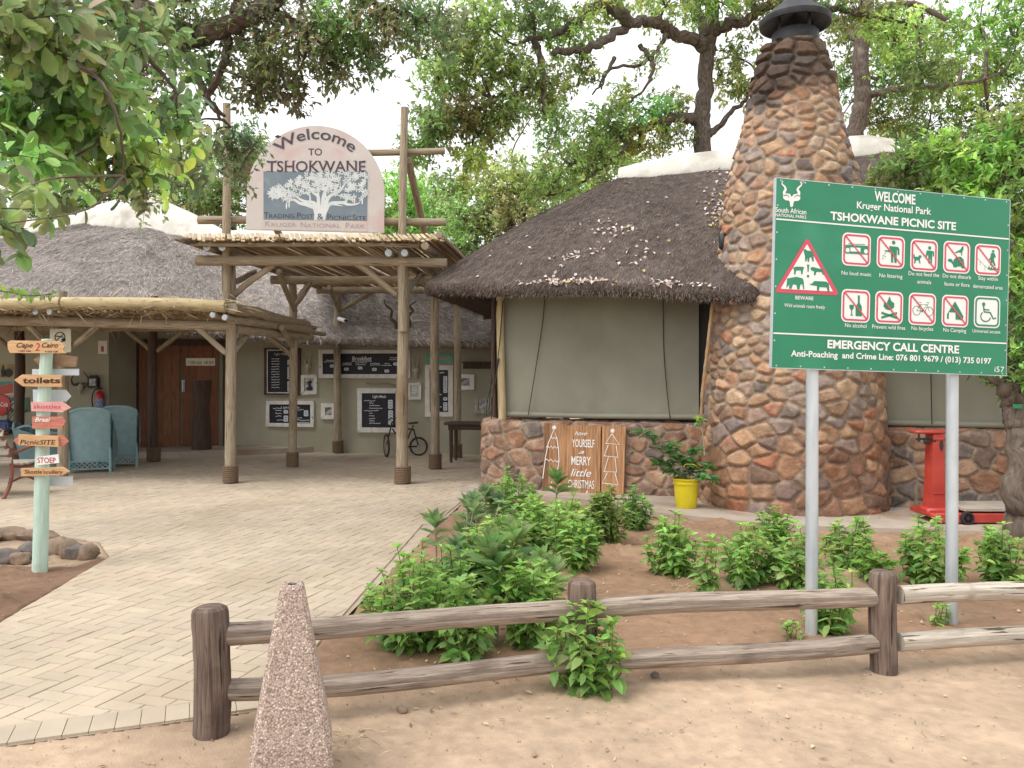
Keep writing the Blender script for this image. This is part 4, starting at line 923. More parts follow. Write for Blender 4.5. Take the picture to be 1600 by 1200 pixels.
icon(C5(526, 434), [('p', zz(Z4, [(722, 615), (932, 626), (934, 708), (722, 696)]), 2, 0), ('d', Z4(742, 666), 0, .014), ('d', Z4(912, 678), 0, .014), ('d', Z4(742, 666), 2, .006), ('d', Z4(912, 678), 2, .006), ('p', zz(Z4, [(768, 640), (862, 645), (862, 682), (768, 678)]), 0, 0), ('s', zz(Z4, [(750, 606), (905, 614)]), 2, .004)])
icon(C5(705, 447), [('d', C5(719, 397), 2, .0125), ('p', zz(C5, [(697, 415), (742, 420), (749, 430), (749, 462), (741, 462), (739, 434), (736, 434), (734, 503), (723, 503), (721, 465), (717, 465), (716, 502), (706, 501), (705, 442), (699, 447), (672, 443), (672, 437), (697, 438)]), 2, 0)]+[('s', zz(C5, [a, b]), 2, .004) for a, b in (((678, 450), (671, 457)), ((669, 462), (661, 468)), ((678, 466), (672, 474)), ((666, 477), (660, 484)))])
icon(C5(878, 464), [('d', Z5(432, 285), 2, .0115), ('p', zz(Z5, [(405, 308), (460, 314), (473, 322), (473, 365), (462, 365), (460, 332), (456, 332), (453, 435), (441, 435), (438, 382), (434, 382), (432, 432), (420, 430), (418, 340), (400, 376), (391, 370), (402, 322)]), 2, 0),
                    ('p', zz(Z5, [(282, 345), (290, 343), (293, 368), (325, 368), (335, 352), (350, 355), (358, 370), (345, 380), (340, 392), (346, 432), (335, 430), (330, 402), (305, 400), (296, 430), (285, 430), (290, 400), (280, 375)]), 2, 0)])
icon(C5(1048, 474), [('p', zz(Z5, [(648, 425), (660, 392), (690, 368), (725, 368), (750, 395), (757, 440), (752, 476), (732, 475), (728, 460), (690, 458), (685, 469), (655, 466), (650, 440), (630, 417), (608, 413), (602, 397), (615, 385), (635, 388), (648, 405)]), 2, 0), ('p', zz(Z5, [(665, 327), (690, 315), (720, 300), (740, 268), (750, 272), (748, 300), (738, 320), (735, 357), (728, 354), (728, 330), (700, 327), (680, 334)]), 2, 0)])
icon(C5(1210, 488), [('d', Z5(1027, 317), 2, .0095), ('p', zz(Z5, [(1008, 332), (1040, 335), (1052, 370), (1042, 380), (1036, 362), (1034, 400), (1050, 450), (1038, 456), (1020, 416), (1012, 450), (1000, 448), (1004, 396), (990, 404), (987, 394), (1000, 374)]), 2, 0), ('s', zz(Z5, [(880, 385), (985, 487)]), 2, .002), ('s', zz(Z5, [(905, 410), (905, 452)]), 2, .002), ('s', zz(Z5, [(950, 452), (950, 500)]), 2, .002), ('p', zz(Z5, [(976, 484), (988, 450), (1000, 478), (1012, 460), (1025, 485), (1050, 462), (1060, 486), (1077, 464), (1082, 494), (1000, 492)]), 2, 0)])
icon(C5(522, 727), [('p', zz(C5, [(533, 672), (543, 672), (543, 712), (553, 730), (553, 781), (521, 780), (521, 730), (533, 712)]), 2, 0), ('p', zz(C5, [(489, 720), (513, 722), (511, 740), (503, 749), (503, 772), (511, 778), (490, 776), (498, 771), (498, 748), (490, 740)]), 2, 0)])
icon(C5(696, 736), [('p', zz(C5, [(698, 677), (706, 700), (723, 714), (721, 735), (702, 749), (680, 745), (666, 730), (669, 710), (682, 716), (690, 695)]), 2, 0), ('s', zz(C5, [(655, 762), (738, 790)]), 2, .014), ('s', zz(C5, [(737, 764), (655, 788)]), 2, .014)])
icon(C5(869, 744), [('r', Z5(310, 872), 2, .0305), ('r', Z5(428, 880), 2, .0305), ('d', Z5(362, 876), 2, .007)]+[('s', zz(Z5, q), 2, .003) for q in ([(310, 872), (348, 812), (408, 816), (428, 880)], [(348, 812), (362, 876), (408, 816)], [(330, 790), (356, 796)], [(402, 795), (430, 798), (412, 814)], [(310, 872), (362, 876)])])
icon(C5(1040, 754), [('p', zz(Z5, [(670, 785), (748, 925), (742, 960), (675, 956), (675, 890), (612, 886), (610, 952), (595, 948), (595, 905)]), 2, 0)])
icon(C5(1206, 759), [('d', Z5(938, 812), 2, .0125), ('s', zz(Z5, [(937, 830), (942, 884), (1000, 891), (1028, 950), (1054, 941)]), 2, .0105), ('s', zz(Z5, [(938, 862), (992, 867)]), 2, .008), ('s', [Z5(957+46*math.cos(R(a)), 926-48*math.sin(R(a))) for a in range(130, 352, 12)], 2, .008)], slash=False, allow=True)
# warning triangle
mb = MB(); tri = lambda a, r: ccw([tuple(np.array(p)) for p in a])
def rtri(p, r):
    p = [np.array(x) for x in p]; o = []
    for i in range(3):
        a = nrm(p[i-1]-p[i]); b = nrm(p[(i+1) % 3]-p[i]); s, e = p[i]+a*r, p[i]+b*r
        for t in np.linspace(0, 1, 5): o.append(tuple((1-t)**2*s+2*t*(1-t)*p[i]+t*t*e))
    return ccw(o)
poly(mb, BP, rtri([C5(270, 368), C5(438, 672), C5(98, 656)], .03), .0022, mi=1); poly(mb, BP, rtri([C5(268, 405), C5(403, 652), C5(130, 638)], .008), .0040, mi=0)
for q in ([(330, 660), (350, 655), (360, 670), (415, 675), (421, 700), (426, 772), (412, 772), (400, 732), (385, 737), (380, 777), (368, 777), (364, 737), (356, 772), (344, 772), (342, 720), (333, 690)], [(228, 832), (260, 820), (320, 822), (337, 830), (326, 846), (319, 892), (307, 892), (304, 857), (260, 857), (251, 897), (239, 892), (240, 852)],
          [(395, 830), (415, 823), (480, 840), (512, 845), (522, 898), (508, 898), (500, 872), (450, 870), (440, 903), (424, 898), (430, 867), (398, 852)], [(175, 932), (260, 915), (320, 930), (331, 960), (336, 1033), (327, 1033), (317, 987), (300, 987), (291, 1033), (269, 1033), (262, 992), (230, 987), (215, 1030), (193, 1026), (195, 987), (168, 1022)],
          [(383, 978), (400, 985), (430, 955), (540, 960), (566, 980), (572, 1052), (554, 1052), (547, 1017), (480, 1012), (471, 1048), (454, 1043), (455, 1002), (420, 997), (393, 992)], [(361, 800), (383, 802), (376, 872), (367, 872)]): poly(mb, BP, ccw([tuple(Z4(*p)) for p in q]), .0052, mi=2)
poly(mb, BP, circ(Z4(371, 910), .009, 12), .0052, mi=2); mb.build('warning_triangle', ic_m, park, smooth=False)
# antelope head emblem
mb = MB()
for q in ([(138, 15), (130, 45), (152, 68), (163, 95), (150, 125), (158, 152)], [(298, 20), (312, 52), (290, 75), (275, 98), (288, 125), (280, 155)]): w_ = smoothpts(q, 6); stroke(mb, BP, [Z4(*p) for p in w_], .004, .0022, taper=.022)
for q in ([(138, 150), (170, 132), (205, 140), (219, 168), (240, 142), (270, 138), (300, 152), (300, 188), (280, 205), (250, 205), (238, 215), (232, 255), (220, 262), (206, 255), (202, 212), (190, 200), (160, 198), (140, 178)],): poly(mb, BP, ccw([tuple(Z4(*p)) for p in q]), .0022)
ring(mb, BP, circ(Z4(320, 28), .008, 12), circ(Z4(320, 28), .006, 12), .0022); mb.build('emblem', M['sign_white'], park, smooth=False)
mb = MB(); stroke(mb, BP, zz(Z4, [(142, 158), (175, 150), (192, 160), (192, 172)]), .004, .0034); stroke(mb, BP, zz(Z4, [(298, 160), (268, 153), (248, 162), (246, 175)]), .004, .0034); mb.build('emblem_line', M['sign_green'], park, smooth=False)

# ================================================================== mint signpost with hand painted boards
sp = thing('signpost', 'pale mint painted signpost carrying many hand lettered arrow boards', 'signpost', G(66, 888))
SY = 6.87; q = P(66, 888, SY)
M['mint'] = mat('mint_paint', (.40, .56, .47), (.54, .68, .59), 5, .75, .3, 12, uv=True, stretch=(8, .7, 1), c3=(.38, .36, .27), s3=3, f3=.60)
M['plank_tan'] = mat('plank_tan', (.50, .29, .14), (.66, .42, .23), 5, .7, .2, 14, uv=True, stretch=(1, 9, 1))
M['plank_pink'] = mat('plank_pink', (.60, .28, .26), (.72, .42, .38), 5, .7, uv=True, stretch=(1, 9, 1))
M['plank_red'] = mat('plank_red', (.42, .13, .09), (.55, .25, .19), 5, .7, uv=True, stretch=(1, 9, 1))
M['plank_brown'] = mat('plank_brown', (.22, .14, .085), (.33, .22, .14), 5, .7, uv=True, stretch=(1, 9, 1))
M['zinc'] = mat('zinc_sheet', (.55, .60, .65), (.68, .72, .76), 3, .45, metallic=.2)
M['brown_ink'] = mat('brown_ink', (.07, .035, .02)); M['red_ink'] = mat('red_ink', (.45, .05, .04)); M['pink_ink'] = mat('pink_ink', (.55, .10, .18)); M['salmon_ink'] = mat('salmon_ink', (.72, .25, .18))
mb = MB(); log(mb, (q[0]-.02, SY, -.05), (q[0]+.045, SY, 1.92), .062, .048, 14, 5, .008, 12); mb.build('post', M['mint'], sp)
SYF = SY-.062; SP = Plane(P(66, HOR, SYF), (1, -.04, 0), (0, 0, 1))
zs = lambda x, y: SP.hit(x/4, 500+y/4)            # the 4x zoom of the post
def sboard(pts, m, txt=(), depth=.018, off=0.0, nail=True):
    mb = MB(); pts = ccw([tuple(zs(*p)) for p in pts]); prism(mb, SP, pts, off, off+depth); o = mb.build('sign_board', M[m], sp, smooth=False)
    for s, xl, yb, xr, h, mm, bd, sh in txt:
        (u0, v) = zs(xl, yb); (u1, v1) = zs(xr, yb); mb = MB(); text(mb, SP, s, u0, u1, v, h*SYF/FPX/4, off+depth+.002, bold=bd, shear=sh); mb.build('lettering', M[mm], o, smooth=False)
    return o
sboard([(55, 140), (75, 128), (370, 132), (395, 150), (410, 165), (400, 185), (418, 208), (70, 206), (58, 180)], 'plank_tan', [('Cape', 112, 172, 215, 30, 'brown_ink', .012, .35), ('2', 228, 192, 258, 48, 'red_ink', .0, .15), ('Cairo', 270, 172, 372, 30, 'brown_ink', .012, .35), ('1.889 KM', 125, 200, 200, 11, 'brown_ink', .005, 0), ('8.888 KM', 290, 203, 368, 11, 'brown_ink', .005, 0)])
sboard([(155, 245), (190, 222), (240, 232), (330, 215), (432, 228), (425, 290), (330, 288), (200, 290)], 'plank_brown', off=-.13)
sboard([(142, 306), (440, 304), (440, 346), (142, 346)], 'zinc', off=-.13, depth=.004)
sboard([(97, 375), (148, 340), (395, 345), (385, 370), (392, 418), (150, 414)], 'plank_tan', [('toilets', 150, 394, 385, 34, 'brown_ink', .03, 0)])
sboard([(146, 436), (358, 438), (390, 480), (358, 512), (148, 516)], 'zinc', off=-.13, depth=.004)
sboard([(200, 512), (390, 510), (446, 548), (395, 576), (205, 570)], 'plank_pink', [('skottles', 218, 552, 388, 26, 'pink_ink', .012, 0)])
sboard([(208, 602), (395, 605), (416, 635), (392, 676), (210, 678)], 'plank_red', [('Braai', 228, 634, 322, 26, 'sign_white', .012, .25), ('KITCHEN', 262, 662, 384, 24, 'salmon_ink', .01, .2)])
sboard([(85, 752), (130, 718), (395, 722), (432, 758), (395, 790), (125, 786)], 'plank_red', off=-.004, depth=.014)
sboard([(130, 712), (375, 728), (378, 792), (128, 780)], 'plank_tan', [('PicnicSITE', 140, 775, 362, 28, 'brown_ink', .01, .2)], off=.012)
sboard([(232, 856), (366, 838), (372, 892), (234, 908)], 'white', [('STOEP', 238, 892, 352, 34, 'red_ink', .01, 0)], depth=.008)
sboard([(138, 925), (398, 918), (440, 945), (395, 968), (140, 976)], 'plank_tan', [("Skottle'scullery", 162, 958, 402, 24, 'brown_ink', .008, .15)])
sboard([(184, 992), (400, 990), (400, 1046), (184, 1050)], 'zinc', off=-.13, depth=.004)

# ================================================================== Christmas boards leaning on the stone wall
XP = Plane(B(.9, -.07), BS, (.333*.02, .943*.02, 1)); x7 = lambda x, y: XP.hit(840+x/9.233, 650+y/9.233)
xm = thing('christmas_board', 'brown plank board with white hand lettering and drawn trees leaning on the stone wall', 'sign board', B(1.5, -.15))
M['plank_warm'] = mat('plank_warm', (.24, .12, .058), (.50, .285, .15), 4, .7, .25, 14, uv=True, stretch=(9, .6, 1), attr=True)
def plank(pts, tone, o0=0.0, o1=.03): mb = MB(); prism(mb, XP, ccw([tuple(x7(*p)) for p in pts]), o0, o1, col=np.array((1, .97, .94))*tone); return mb.build('plank', M['plank_warm'], xm, smooth=False)
plank([(105, 100), (188, 105), (150, 1230), (58, 1230), (100, 480)], .55, 0, .02)
plank([(190, 115), (430, 112), (425, 1235), (150, 1235)], .92); plank([(432, 135), (645, 140), (645, 1235), (428, 1235)], 1.02); plank([(649, 140), (920, 140), (905, 1235), (648, 1235)], .98); plank([(940, 140), (1278, 148), (1245, 1240), (922, 1238)], 1.05, .0, .034)
def xl(strokes=(), texts=(), o=.036, w_=11):
    for q in strokes: mb = MB(); stroke(mb, XP, [x7(*p) for p in q], w_/9.233*11.1/FPX, o); mb.build('lettering', M['white'], xm, smooth=False)
    for s, a, b, c, h, bd, sh in texts: (u0, v) = x7(a, b); (u1, _) = x7(c, b); mb = MB(); text(mb, XP, s, u0, u1, v, h/9.233*11.1/FPX, o, bold=bd, shear=sh); mb.build('lettering', M['white'], xm, smooth=False)
xl([[(85, 900), (125, 590), (165, 390), (248, 190), (290, 330), (310, 470), (320, 640), (300, 770)], [(190, 330), (215, 300), (230, 330), (250, 300), (268, 330), (292, 305)], [(135, 450), (160, 425), (180, 460), (205, 430), (230, 465), (260, 435), (280, 465), (305, 440)], [(115, 640), (145, 615), (170, 650), (205, 620), (235, 660), (265, 630), (290, 665), (318, 635)],
    [(200, 1000), (215, 1000), (215, 1045), (190, 1045), (200, 1000)], [(210, 940), (215, 965)]], [('have', 545, 275, 725, 62, 0, .4), ('YOURSELF', 508, 442, 828, 112, .012, 0), ('a', 600, 540, 685, 60, 0, .4), ('MERRY', 498, 700, 776, 125, .008, 0), ('little', 485, 862, 782, 110, 0, .35), ('CHRISTMAS', 448, 1030, 826, 120, .0, 0), ('&', 695, 1130, 745, 60, 0, .2)])
xl([[(1080, 255), (990, 392), (1190, 408), (1080, 255)], [(1030, 415), (968, 572), (1165, 592), (1145, 425)], [(1030, 590), (970, 798), (1150, 805), (1125, 600)], [(1015, 815), (942, 962), (1172, 990), (1125, 815)], [(1085, 990), (1085, 1010)]], o=.040)
mb = MB()
for c in ((250, 165), (1090, 212)):
    o = .0365 if c[0] < 500 else .0405
    for k in range(4): a = k*np.pi/4; stroke(mb, XP, [x7(c[0]-34*math.cos(a), c[1]-34*math.sin(a)), x7(c[0]+34*math.cos(a), c[1]+34*math.sin(a))], .011, o+k*.0004)
mb.build('star', M['white'], xm, smooth=False)

# ================================================================== menus, frames and skulls on the shop wall
WP = Plane((-6.3, 17.9, 0), (7.0, -1.16, 0), (0, 0, 1)); wl3 = lambda x, y: WP.hit(300+x*.3125, 420+y*.3125)
g = rng(90)
def framed(name, label, cat, x0, y0, x1, y1, fw, fm, pm='board', group=None, pl=WP, f=wl3, d=.05):
    (u0, v1), (u1, v0) = f(x0, y0), f(x1, y1); c = pl.at(((u0+u1)/2, (v0+v1)/2))[0]; t = thing(name, label, cat, c, group); k = rng(int(x0+y0))
    mb = MB(); j = lambda: k.normal()*.006
    for q in ([(u0+j(), v1+j()), (u1+j(), v1+j()), (u1-fw, v1-fw), (u0+fw, v1-fw)], [(u0+j(), v0+j()), (u1+j(), v0+j()), (u1-fw, v0+fw), (u0+fw, v0+fw)], [(u0+j(), v0+.004), (u0+fw, v0+fw+.002), (u0+fw, v1-fw-.002), (u0+j(), v1-.004)], [(u1+j(), v0+.004), (u1-fw, v0+fw+.002), (u1-fw, v1-fw-.002), (u1+j(), v1-.004)]): prism(mb, pl, ccw(q), .002, d+j()*.5)
    mb.build('frame', M[fm], t, smooth=False)
    mb = MB(); prism(mb, pl, [(u0+fw*.8, v0+fw*.8), (u1-fw*.8, v0+fw*.8), (u1-fw*.8, v1-fw*.8), (u0+fw*.8, v1-fw*.8)], .003, .024); mb.build('panel', M[pm], t, smooth=False)
    return t
def scrawl(t, rows, pl=WP, f=wl3, w_=.010, off=.026):
    k = rng(len(rows)+7); mb = MB()
    for x0, x1, y in rows:
        n = max(4, int((x1-x0)/2.2)); xs_ = np.linspace(x0, x1, n); ys_ = y+k.normal(size=n)*1.5; stroke(mb, pl, [f(a, b) for a, b in zip(xs_, ys_)], w_, off)
    mb.build('chalk_writing', M['chalk'], t, smooth=False)
def wtext(t, s, x0, x1, yb, h, bold=0.0, m='chalk', pl=WP, f=wl3, off=.026, shear=0.0): (u0, v) = f(x0, yb); (u1, _) = f(x1, yb); mb = MB(); text(mb, pl, s, u0, u1, v, h*.3125*17.3/FPX, off, bold=bold, shear=shear); mb.build('lettering', M[m], t, smooth=False)
M['tag_white'] = mat('tag_white', (.66, .70, .76), rough=.6)
def tags(t, lst, w_=.10, h_=.062):
    for x, y in lst:
        c = wl3(x, y); mb = MB(); prism(mb, WP, [tuple(p) for p in rrect(c, w_, h_, h_*.3, 4)], .026, .031); stroke(mb, WP, [c+(-w_*.28, 0), c+(-w_*.1, .008), c+(.0, -.008), c+(w_*.28, .004)], .012, .033, mi=1); mb.build('price_tag', [M['tag_white'], M['board']], t, smooth=False)
t = framed('menu_board', 'long black breakfast menu in a chipped white frame high on the olive wall', 'menu board', 638, 405, 1092, 547, .085, 'white_old', group='menu boards on the olive wall')
wtext(t, 'Breakfast', 803, 900, 458, 20, .012, shear=.1); scrawl(t, [(800, 900, 463), (672, 722, 458), (662, 730, 466), (757, 800, 472), (755, 800, 480), (818, 875, 471), (822, 870, 480), (893, 940, 473), (893, 945, 481), (965, 990, 475), (950, 1000, 483), (992, 1040, 445), (990, 1040, 455)]); tags(t, [(704, 486), (774, 502), (843, 496), (914, 503), (976, 511), (1020, 476)])
t = framed('menu_board', 'square black light meals menu in a whitewashed frame above the little bicycle', 'menu board', 830, 598, 1045, 818, .10, 'white_old', group='menu boards on the olive wall')
wtext(t, 'Light Meals', 905, 972, 645, 14, .01, shear=.1); scrawl(t, [(862, 918, 660), (888, 910, 672), (888, 940, 684), (888, 955, 697), (862, 935, 709), (888, 905, 722), (888, 915, 735), (888, 918, 748), (888, 915, 760), (888, 945, 772)]); tags(t, [(994, 664+13.5*k) for k in range(3)]+[(995, 716+13.5*k) for k in range(5)], .10, .075)
t = framed('menu_board', 'tall black menu in a narrow whitewashed frame below the turquoise board', 'menu board', 1168, 482, 1307, 740, .10, 'white_old', group='menu boards on the olive wall')
scrawl(t, [(1193, 1222, 530+15*k) for k in range(12)]+[(1240, 1262, 520), (1240, 1250, 628), (1240, 1250, 690)], w_=.016); tags(t, [(1268, 545+12.5*k) for k in range(5)]+[(1268, 612), (1268, 650)]+[(1268, 676+12.5*k) for k in range(3)], .085, .07)
t = framed('menu_board', 'black light meals menu in a dark brown frame nearest the doors', 'menu board', 365, 398, 545, 632, .07, 'wood_dark', group='menu boards on the olive wall')
wtext(t, 'Light Meals', 415, 485, 432, 13, .0, shear=.1); scrawl(t, [(400, 440, 450+13*k) for k in range(12)]); tags(t, [(490, 462), (490, 474)]+[(490, 497+12*k) for k in range(5)]+[(490, 570+12*k) for k in range(4)], .09, .065)
(u0, v1), (u1, v0) = wl3(380, 405), wl3(532, 622); mb = MB(); ring(mb, WP, np.array([(u0, v0), (u1, v0), (u1, v1), (u0, v1)]), np.array([(u0+.02, v0+.02), (u1-.02, v0+.02), (u1-.02, v1-.02), (u0+.02, v1-.02)]), .053); mb.build('inner_frame', M['white_old'], t, smooth=False)
t = framed('menu_board', 'small landscape black menu in a chipped white frame under the dark framed menu', 'menu board', 375, 660, 612, 790, .075, 'white_old', group='menu boards on the olive wall')
wtext(t, 'Light Meals', 448, 540, 698, 12, .0); scrawl(t, [(408, 450, 697), (420, 452, 708), (420, 450, 722), (420, 450, 736), (428, 470, 756), (505, 560, 705), (505, 552, 745), (505, 590, 757), (505, 590, 768)]); tags(t, [(472, 715), (472, 742), (472, 755), (573, 716), (573, 728)], .10, .075)
M['photo'] = mat('old_photo', (.10, .10, .10), (.42, .42, .41), 9, .5, ramp=(.4, .6)); M['paper'] = mat('paper', (.45, .43, .38), (.55, .53, .48), 12, .8); M['sketch'] = mat('sketch', (.30, .31, .33), (.60, .61, .63), 14, .6, ramp=(.45, .55))
t = framed('picture_frame', 'small portrait of a man in a hat in a chipped white frame', 'picture', 550, 530, 628, 628, .07, 'white_old', 'paper', group='small pictures on the olive wall')
mb = MB(); f = lambda l: ccw([tuple(wl3(*p)) for p in l]); poly(mb, WP, f([(572, 555), (608, 555), (608, 612), (572, 612)]), .0262, mi=0); poly(mb, WP, f([(575, 566), (590, 562), (592, 556), (598, 556), (601, 563), (607, 568), (600, 572), (598, 584), (607, 596), (605, 608), (575, 608), (576, 596), (584, 586), (582, 573)]), .028, mi=1); mb.build('portrait', [M['sketch'], M['black_metal']], t, smooth=False)
framed('picture_frame', 'small dark photograph in a plain white frame beside the slender post', 'picture', 650, 672, 722, 752, .085, 'white_old', 'photo', group='small pictures on the olive wall')
t = framed('picture_frame', 'pale drawing in a whitewashed frame under the second antelope skull', 'picture', 1083, 570, 1148, 652, .05, 'white_old', 'paper', group='small pictures on the olive wall'); scrawl(t, [(1100, 1125, 590), (1098, 1128, 600), (1100, 1126, 610), (1098, 1120, 620)], w_=.02)
framed('picture_frame', 'white framed picture with a double mount on the right of the olive wall', 'picture', 1312, 525, 1412, 606, .09, 'white', 'photo', group='small pictures on the olive wall')
framed('picture_frame', 'rustic grey framed drawing low beside the stone building corner', 'picture', 1415, 642, 1500, 722, .07, 'wood_grey', 'sketch', group='small pictures on the olive wall')
M['turq'] = mat('turquoise_board', (.10, .36, .30), (.15, .43, .36), 6, .7)
mb = MB(); (u0, v1), (u1, v0) = wl3(1172, 425), wl3(1306, 470); prism(mb, WP, [(u0, v0), (u1, v0), (u1, v1), (u0, v1)], .002, .03); o = mb.build('painted_board', M['turq'], smooth=False); tag(o, 'turquoise painted board with a red scrawl under the thatch eave', 'board')
ROOT[o.name] = np.array(o.location); mb = MB(); k = rng(4); stroke(mb, WP, [wl3(x, 446+6*math.sin(x*.35)) for x in np.linspace(1188, 1292, 50)], .02, .033); mb.build('red_scrawl', M['salmon_ink'], o, smooth=False)
mb = MB(); (u0, v1), (u1, v0) = wl3(1358, 468), wl3(1493, 500); prism(mb, WP, [(u0, v0), (u1, v0), (u1, v1), (u0, v1)], .002, .05); bar(mb, WP.at((u0, v1), .10)[0], WP.at((u1, v1), .10)[0], .2, .02); tag(mb.build('wall_shelf', M['wood_dark'], smooth=False), 'narrow dark plank shelf high on the right of the olive wall', 'shelf')
mb = MB(); tube(mb, [WP.at(wl3(*p), .03)[0] for p in smoothpts([(873, 571), (940, 572), (985, 573), (1008, 582), (1030, 582), (1040, 572)], 5)], [.018]*25+[.03], 7); tag(mb.build('carved_stick', M['wood_pole']), 'carved wooden walking stick fixed flat between two menus', 'stick')
M['bone'] = mat('bone', (.36, .33, .25), (.52, .48, .38), 9, .8)
M['horn'] = mat('horn', (.05, .04, .03), (.13, .10, .075), 12, .6)
def skull(label, x, y, s, spread, horn):
    c = WP.at(wl3(x, y), .06)[0]; t = thing('antelope_skull', label, 'skull', c, 'antelope skulls hung on the olive wall'); K = .3125*17.3/FPX
    mb = MB(); pts = np.array([WP.at(wl3(x, y-10*s), .05)[0], WP.at(wl3(x, y), .09)[0], WP.at(wl3(x, y+14*s), .09)[0], WP.at(wl3(x, y+30*s), .07)[0], WP.at(wl3(x-1, y+42*s), .06)[0]]); tube(mb, smoothpts(pts, 4), np.interp(np.linspace(0, 1, 17), [0, .15, .4, .8, 1], np.array([7, 17, 13, 8.5, 7])*K*s), 10)
    for d in (-1, 1): lathe(mb, WP.at(wl3(x+d*15*s, y+1*s), .075)[0], [(0, -.03), (.028, -.012), (.028, .012), (0, .03)], 8)
    mb.build('skull_bone', M['bone'], t)
    for d in (-1, 1):
        q = smoothpts([WP.at(wl3(x+d*6*s, y-8*s), .05)[0], WP.at(wl3(x+d*spread*.55, y-32*s), .12)[0], WP.at(wl3(x+d*spread, y-55*s), .10)[0], WP.at(wl3(x+d*spread*.8, y-78*s), .06)[0]], 6); mb = MB(); tube(mb, q, np.linspace(.026, .006, len(q)), 7, seed=3, rough=.08); mb.build('horn', M[horn], t)
skull('pale antelope skull with spread horns above the small portrait', 586, 487, .85, 22, 'bone'); skull('pale antelope skull with upright horns left of the tall menu', 1126, 507, .95, 14, 'bone')
c = P(622, 522, 16.95); t = thing('kudu_horns', 'pair of long dark spiral kudu horns standing over the thatch eave', 'horns', c)
for q in ([(620, 520), (618, 505), (611, 497), (612, 485), (603, 477), (600, 468)], [(634, 520), (640, 505), (638, 494), (645, 486), (641, 478), (650, 470)]):
    w_ = smoothpts([P(*p, 16.95-.04*i) for i, p in enumerate(q)], 6); mb = MB(); tube(mb, w_, np.linspace(.045, .012, len(w_)), 8); mb.build('horn', M['horn'], t)
mb = MB(); lathe(mb, P(627, 524, 16.98), [(0, -.16), (.06, -.12), (.09, .02), (0, .07)], 10); mb.build('skull_bone', M['bone'], t)
# security camera on the slender back post
t = thing('security_camera', 'small white security camera fixed to a rear pergola post', 'camera', P(533, 500, 17.2)); mb = MB(); tube(mb, [P(530, 498, 17.16), P(540, 501, 16.85)], .045, 10); mb.build('housing', M['white'], t); mb = MB(); bar(mb, P(529, 499, 17.24), P(531, 499, 17.14), .03, .03); mb.build('bracket', M['white'], t); mb = MB(); tube(mb, [P(540, 501, 16.85), P(541, 501.3, 16.82)], .032, 10); mb.build('lens', M['black_metal'], t)
# ================================================================== post and rail fence along the road
fence = thing('rail_fence', 'low round log fence of dark posts and weathered rails along the flower bed', 'fence', (-1.355, 3.69, 0))
FP = [(-1.355, 3.69, .572, .080), (.37, 4.28, .545, .074), (2.03, 4.48, .545, .072), (4.75, 4.98, .54, .074)]
for k, (x, y, z, r) in enumerate(FP):
    mb = MB(); g = rng(200+k); zz_ = np.concatenate((np.linspace(-.05, z-.03, 12), [z-.012, z])); rr_ = np.concatenate((np.full(12, r), [r*.93, r*.72]))*(1+.012*g.normal(size=14)); rr_[-3:] = np.array((1, .94, .70))*r
    tube(mb, np.column_stack((x+.006*np.sin(zz_*7+k), y+.004*np.cos(zz_*6), zz_)), rr_, 20, seed=200+k, rough=.006); mb.build('fence_post', M['wood_post'], fence)
for k in range(3):
    a, b = np.array(FP[k]), np.array(FP[k+1]); m = 'wood_rail' if k < 2 else 'wood_grey'; d = nrm((b-a)[:2]); 
    for zl, zr in (((.437, .392), (.185, .125)), ((.392, .402), (.115, .150)), ((.408, .385), (.150, .155)))[k]:
        s = .055 if k == 2 else .02; p0 = np.array((a[0]+d[0]*(a[3]*.8 if k < 2 else a[3]+.02), a[1]+d[1]*a[3]*.8, zl)); p1 = np.array((b[0]-d[0]*b[3]*.7, b[1]-d[1]*b[3]*.7, zr))
        mb = MB(); log(mb, p0, p1, .052 if zl > .3 else .050, .053, 16, 300+k*7+int(zl*10), .008 if k < 2 else .028, 24, rough=.012); mb.build('rail', M[m], fence)

# ================================================================== exposed aggregate bollard
bx_, by_ = -.885, 3.30; bol = thing('concrete_bollard', 'tapered exposed aggregate concrete bollard with a small hole in the top beside the fence end', 'bollard', (bx_, by_, 0))
m = bpy.data.materials.new('aggregate'); m.use_nodes = True; t = m.node_tree; n_ = t.nodes; L_ = t.links; bs_ = n_['Principled BSDF']; bs_.inputs['Roughness'].default_value = .85
tc = n_.new('ShaderNodeTexCoord'); vo = n_.new('ShaderNodeTexVoronoi'); vo.inputs['Scale'].default_value = 150; L_.new(tc.outputs['Object'], vo.inputs['Vector'])
cr = n_.new('ShaderNodeValToRGB'); e = cr.color_ramp.elements; e[0].color = (.27, .20, .17, 1); e[1].color = (.68, .60, .53, 1); e[0].position = .0; e[1].position = 1.0
for ps, c in ((.25, (.37, .28, .235, 1)), (.5, (.46, .36, .30, 1)), (.75, (.40, .32, .28, 1)), (.88, (.53, .44, .38, 1))): q = e.new(ps); q.color = c
sx = n_.new('ShaderNodeSeparateColor'); L_.new(vo.outputs['Color'], sx.inputs[0]); L_.new(sx.outputs[0], cr.inputs[0])
dr = n_.new('ShaderNodeValToRGB'); dr.color_ramp.elements[0].position = .45; dr.color_ramp.elements[1].position = .75; dr.color_ramp.elements[0].color = (1, 1, 1, 1); dr.color_ramp.elements[1].color = (.55, .50, .46, 1); L_.new(vo.outputs['Distance'], dr.inputs[0])
mu = n_.new('ShaderNodeMixRGB'); mu.blend_type = 'MULTIPLY'; mu.inputs[0].default_value = 1; L_.new(cr.outputs[0], mu.inputs[1]); L_.new(dr.outputs[0], mu.inputs[2]); L_.new(mu.outputs[0], bs_.inputs['Base Color'])
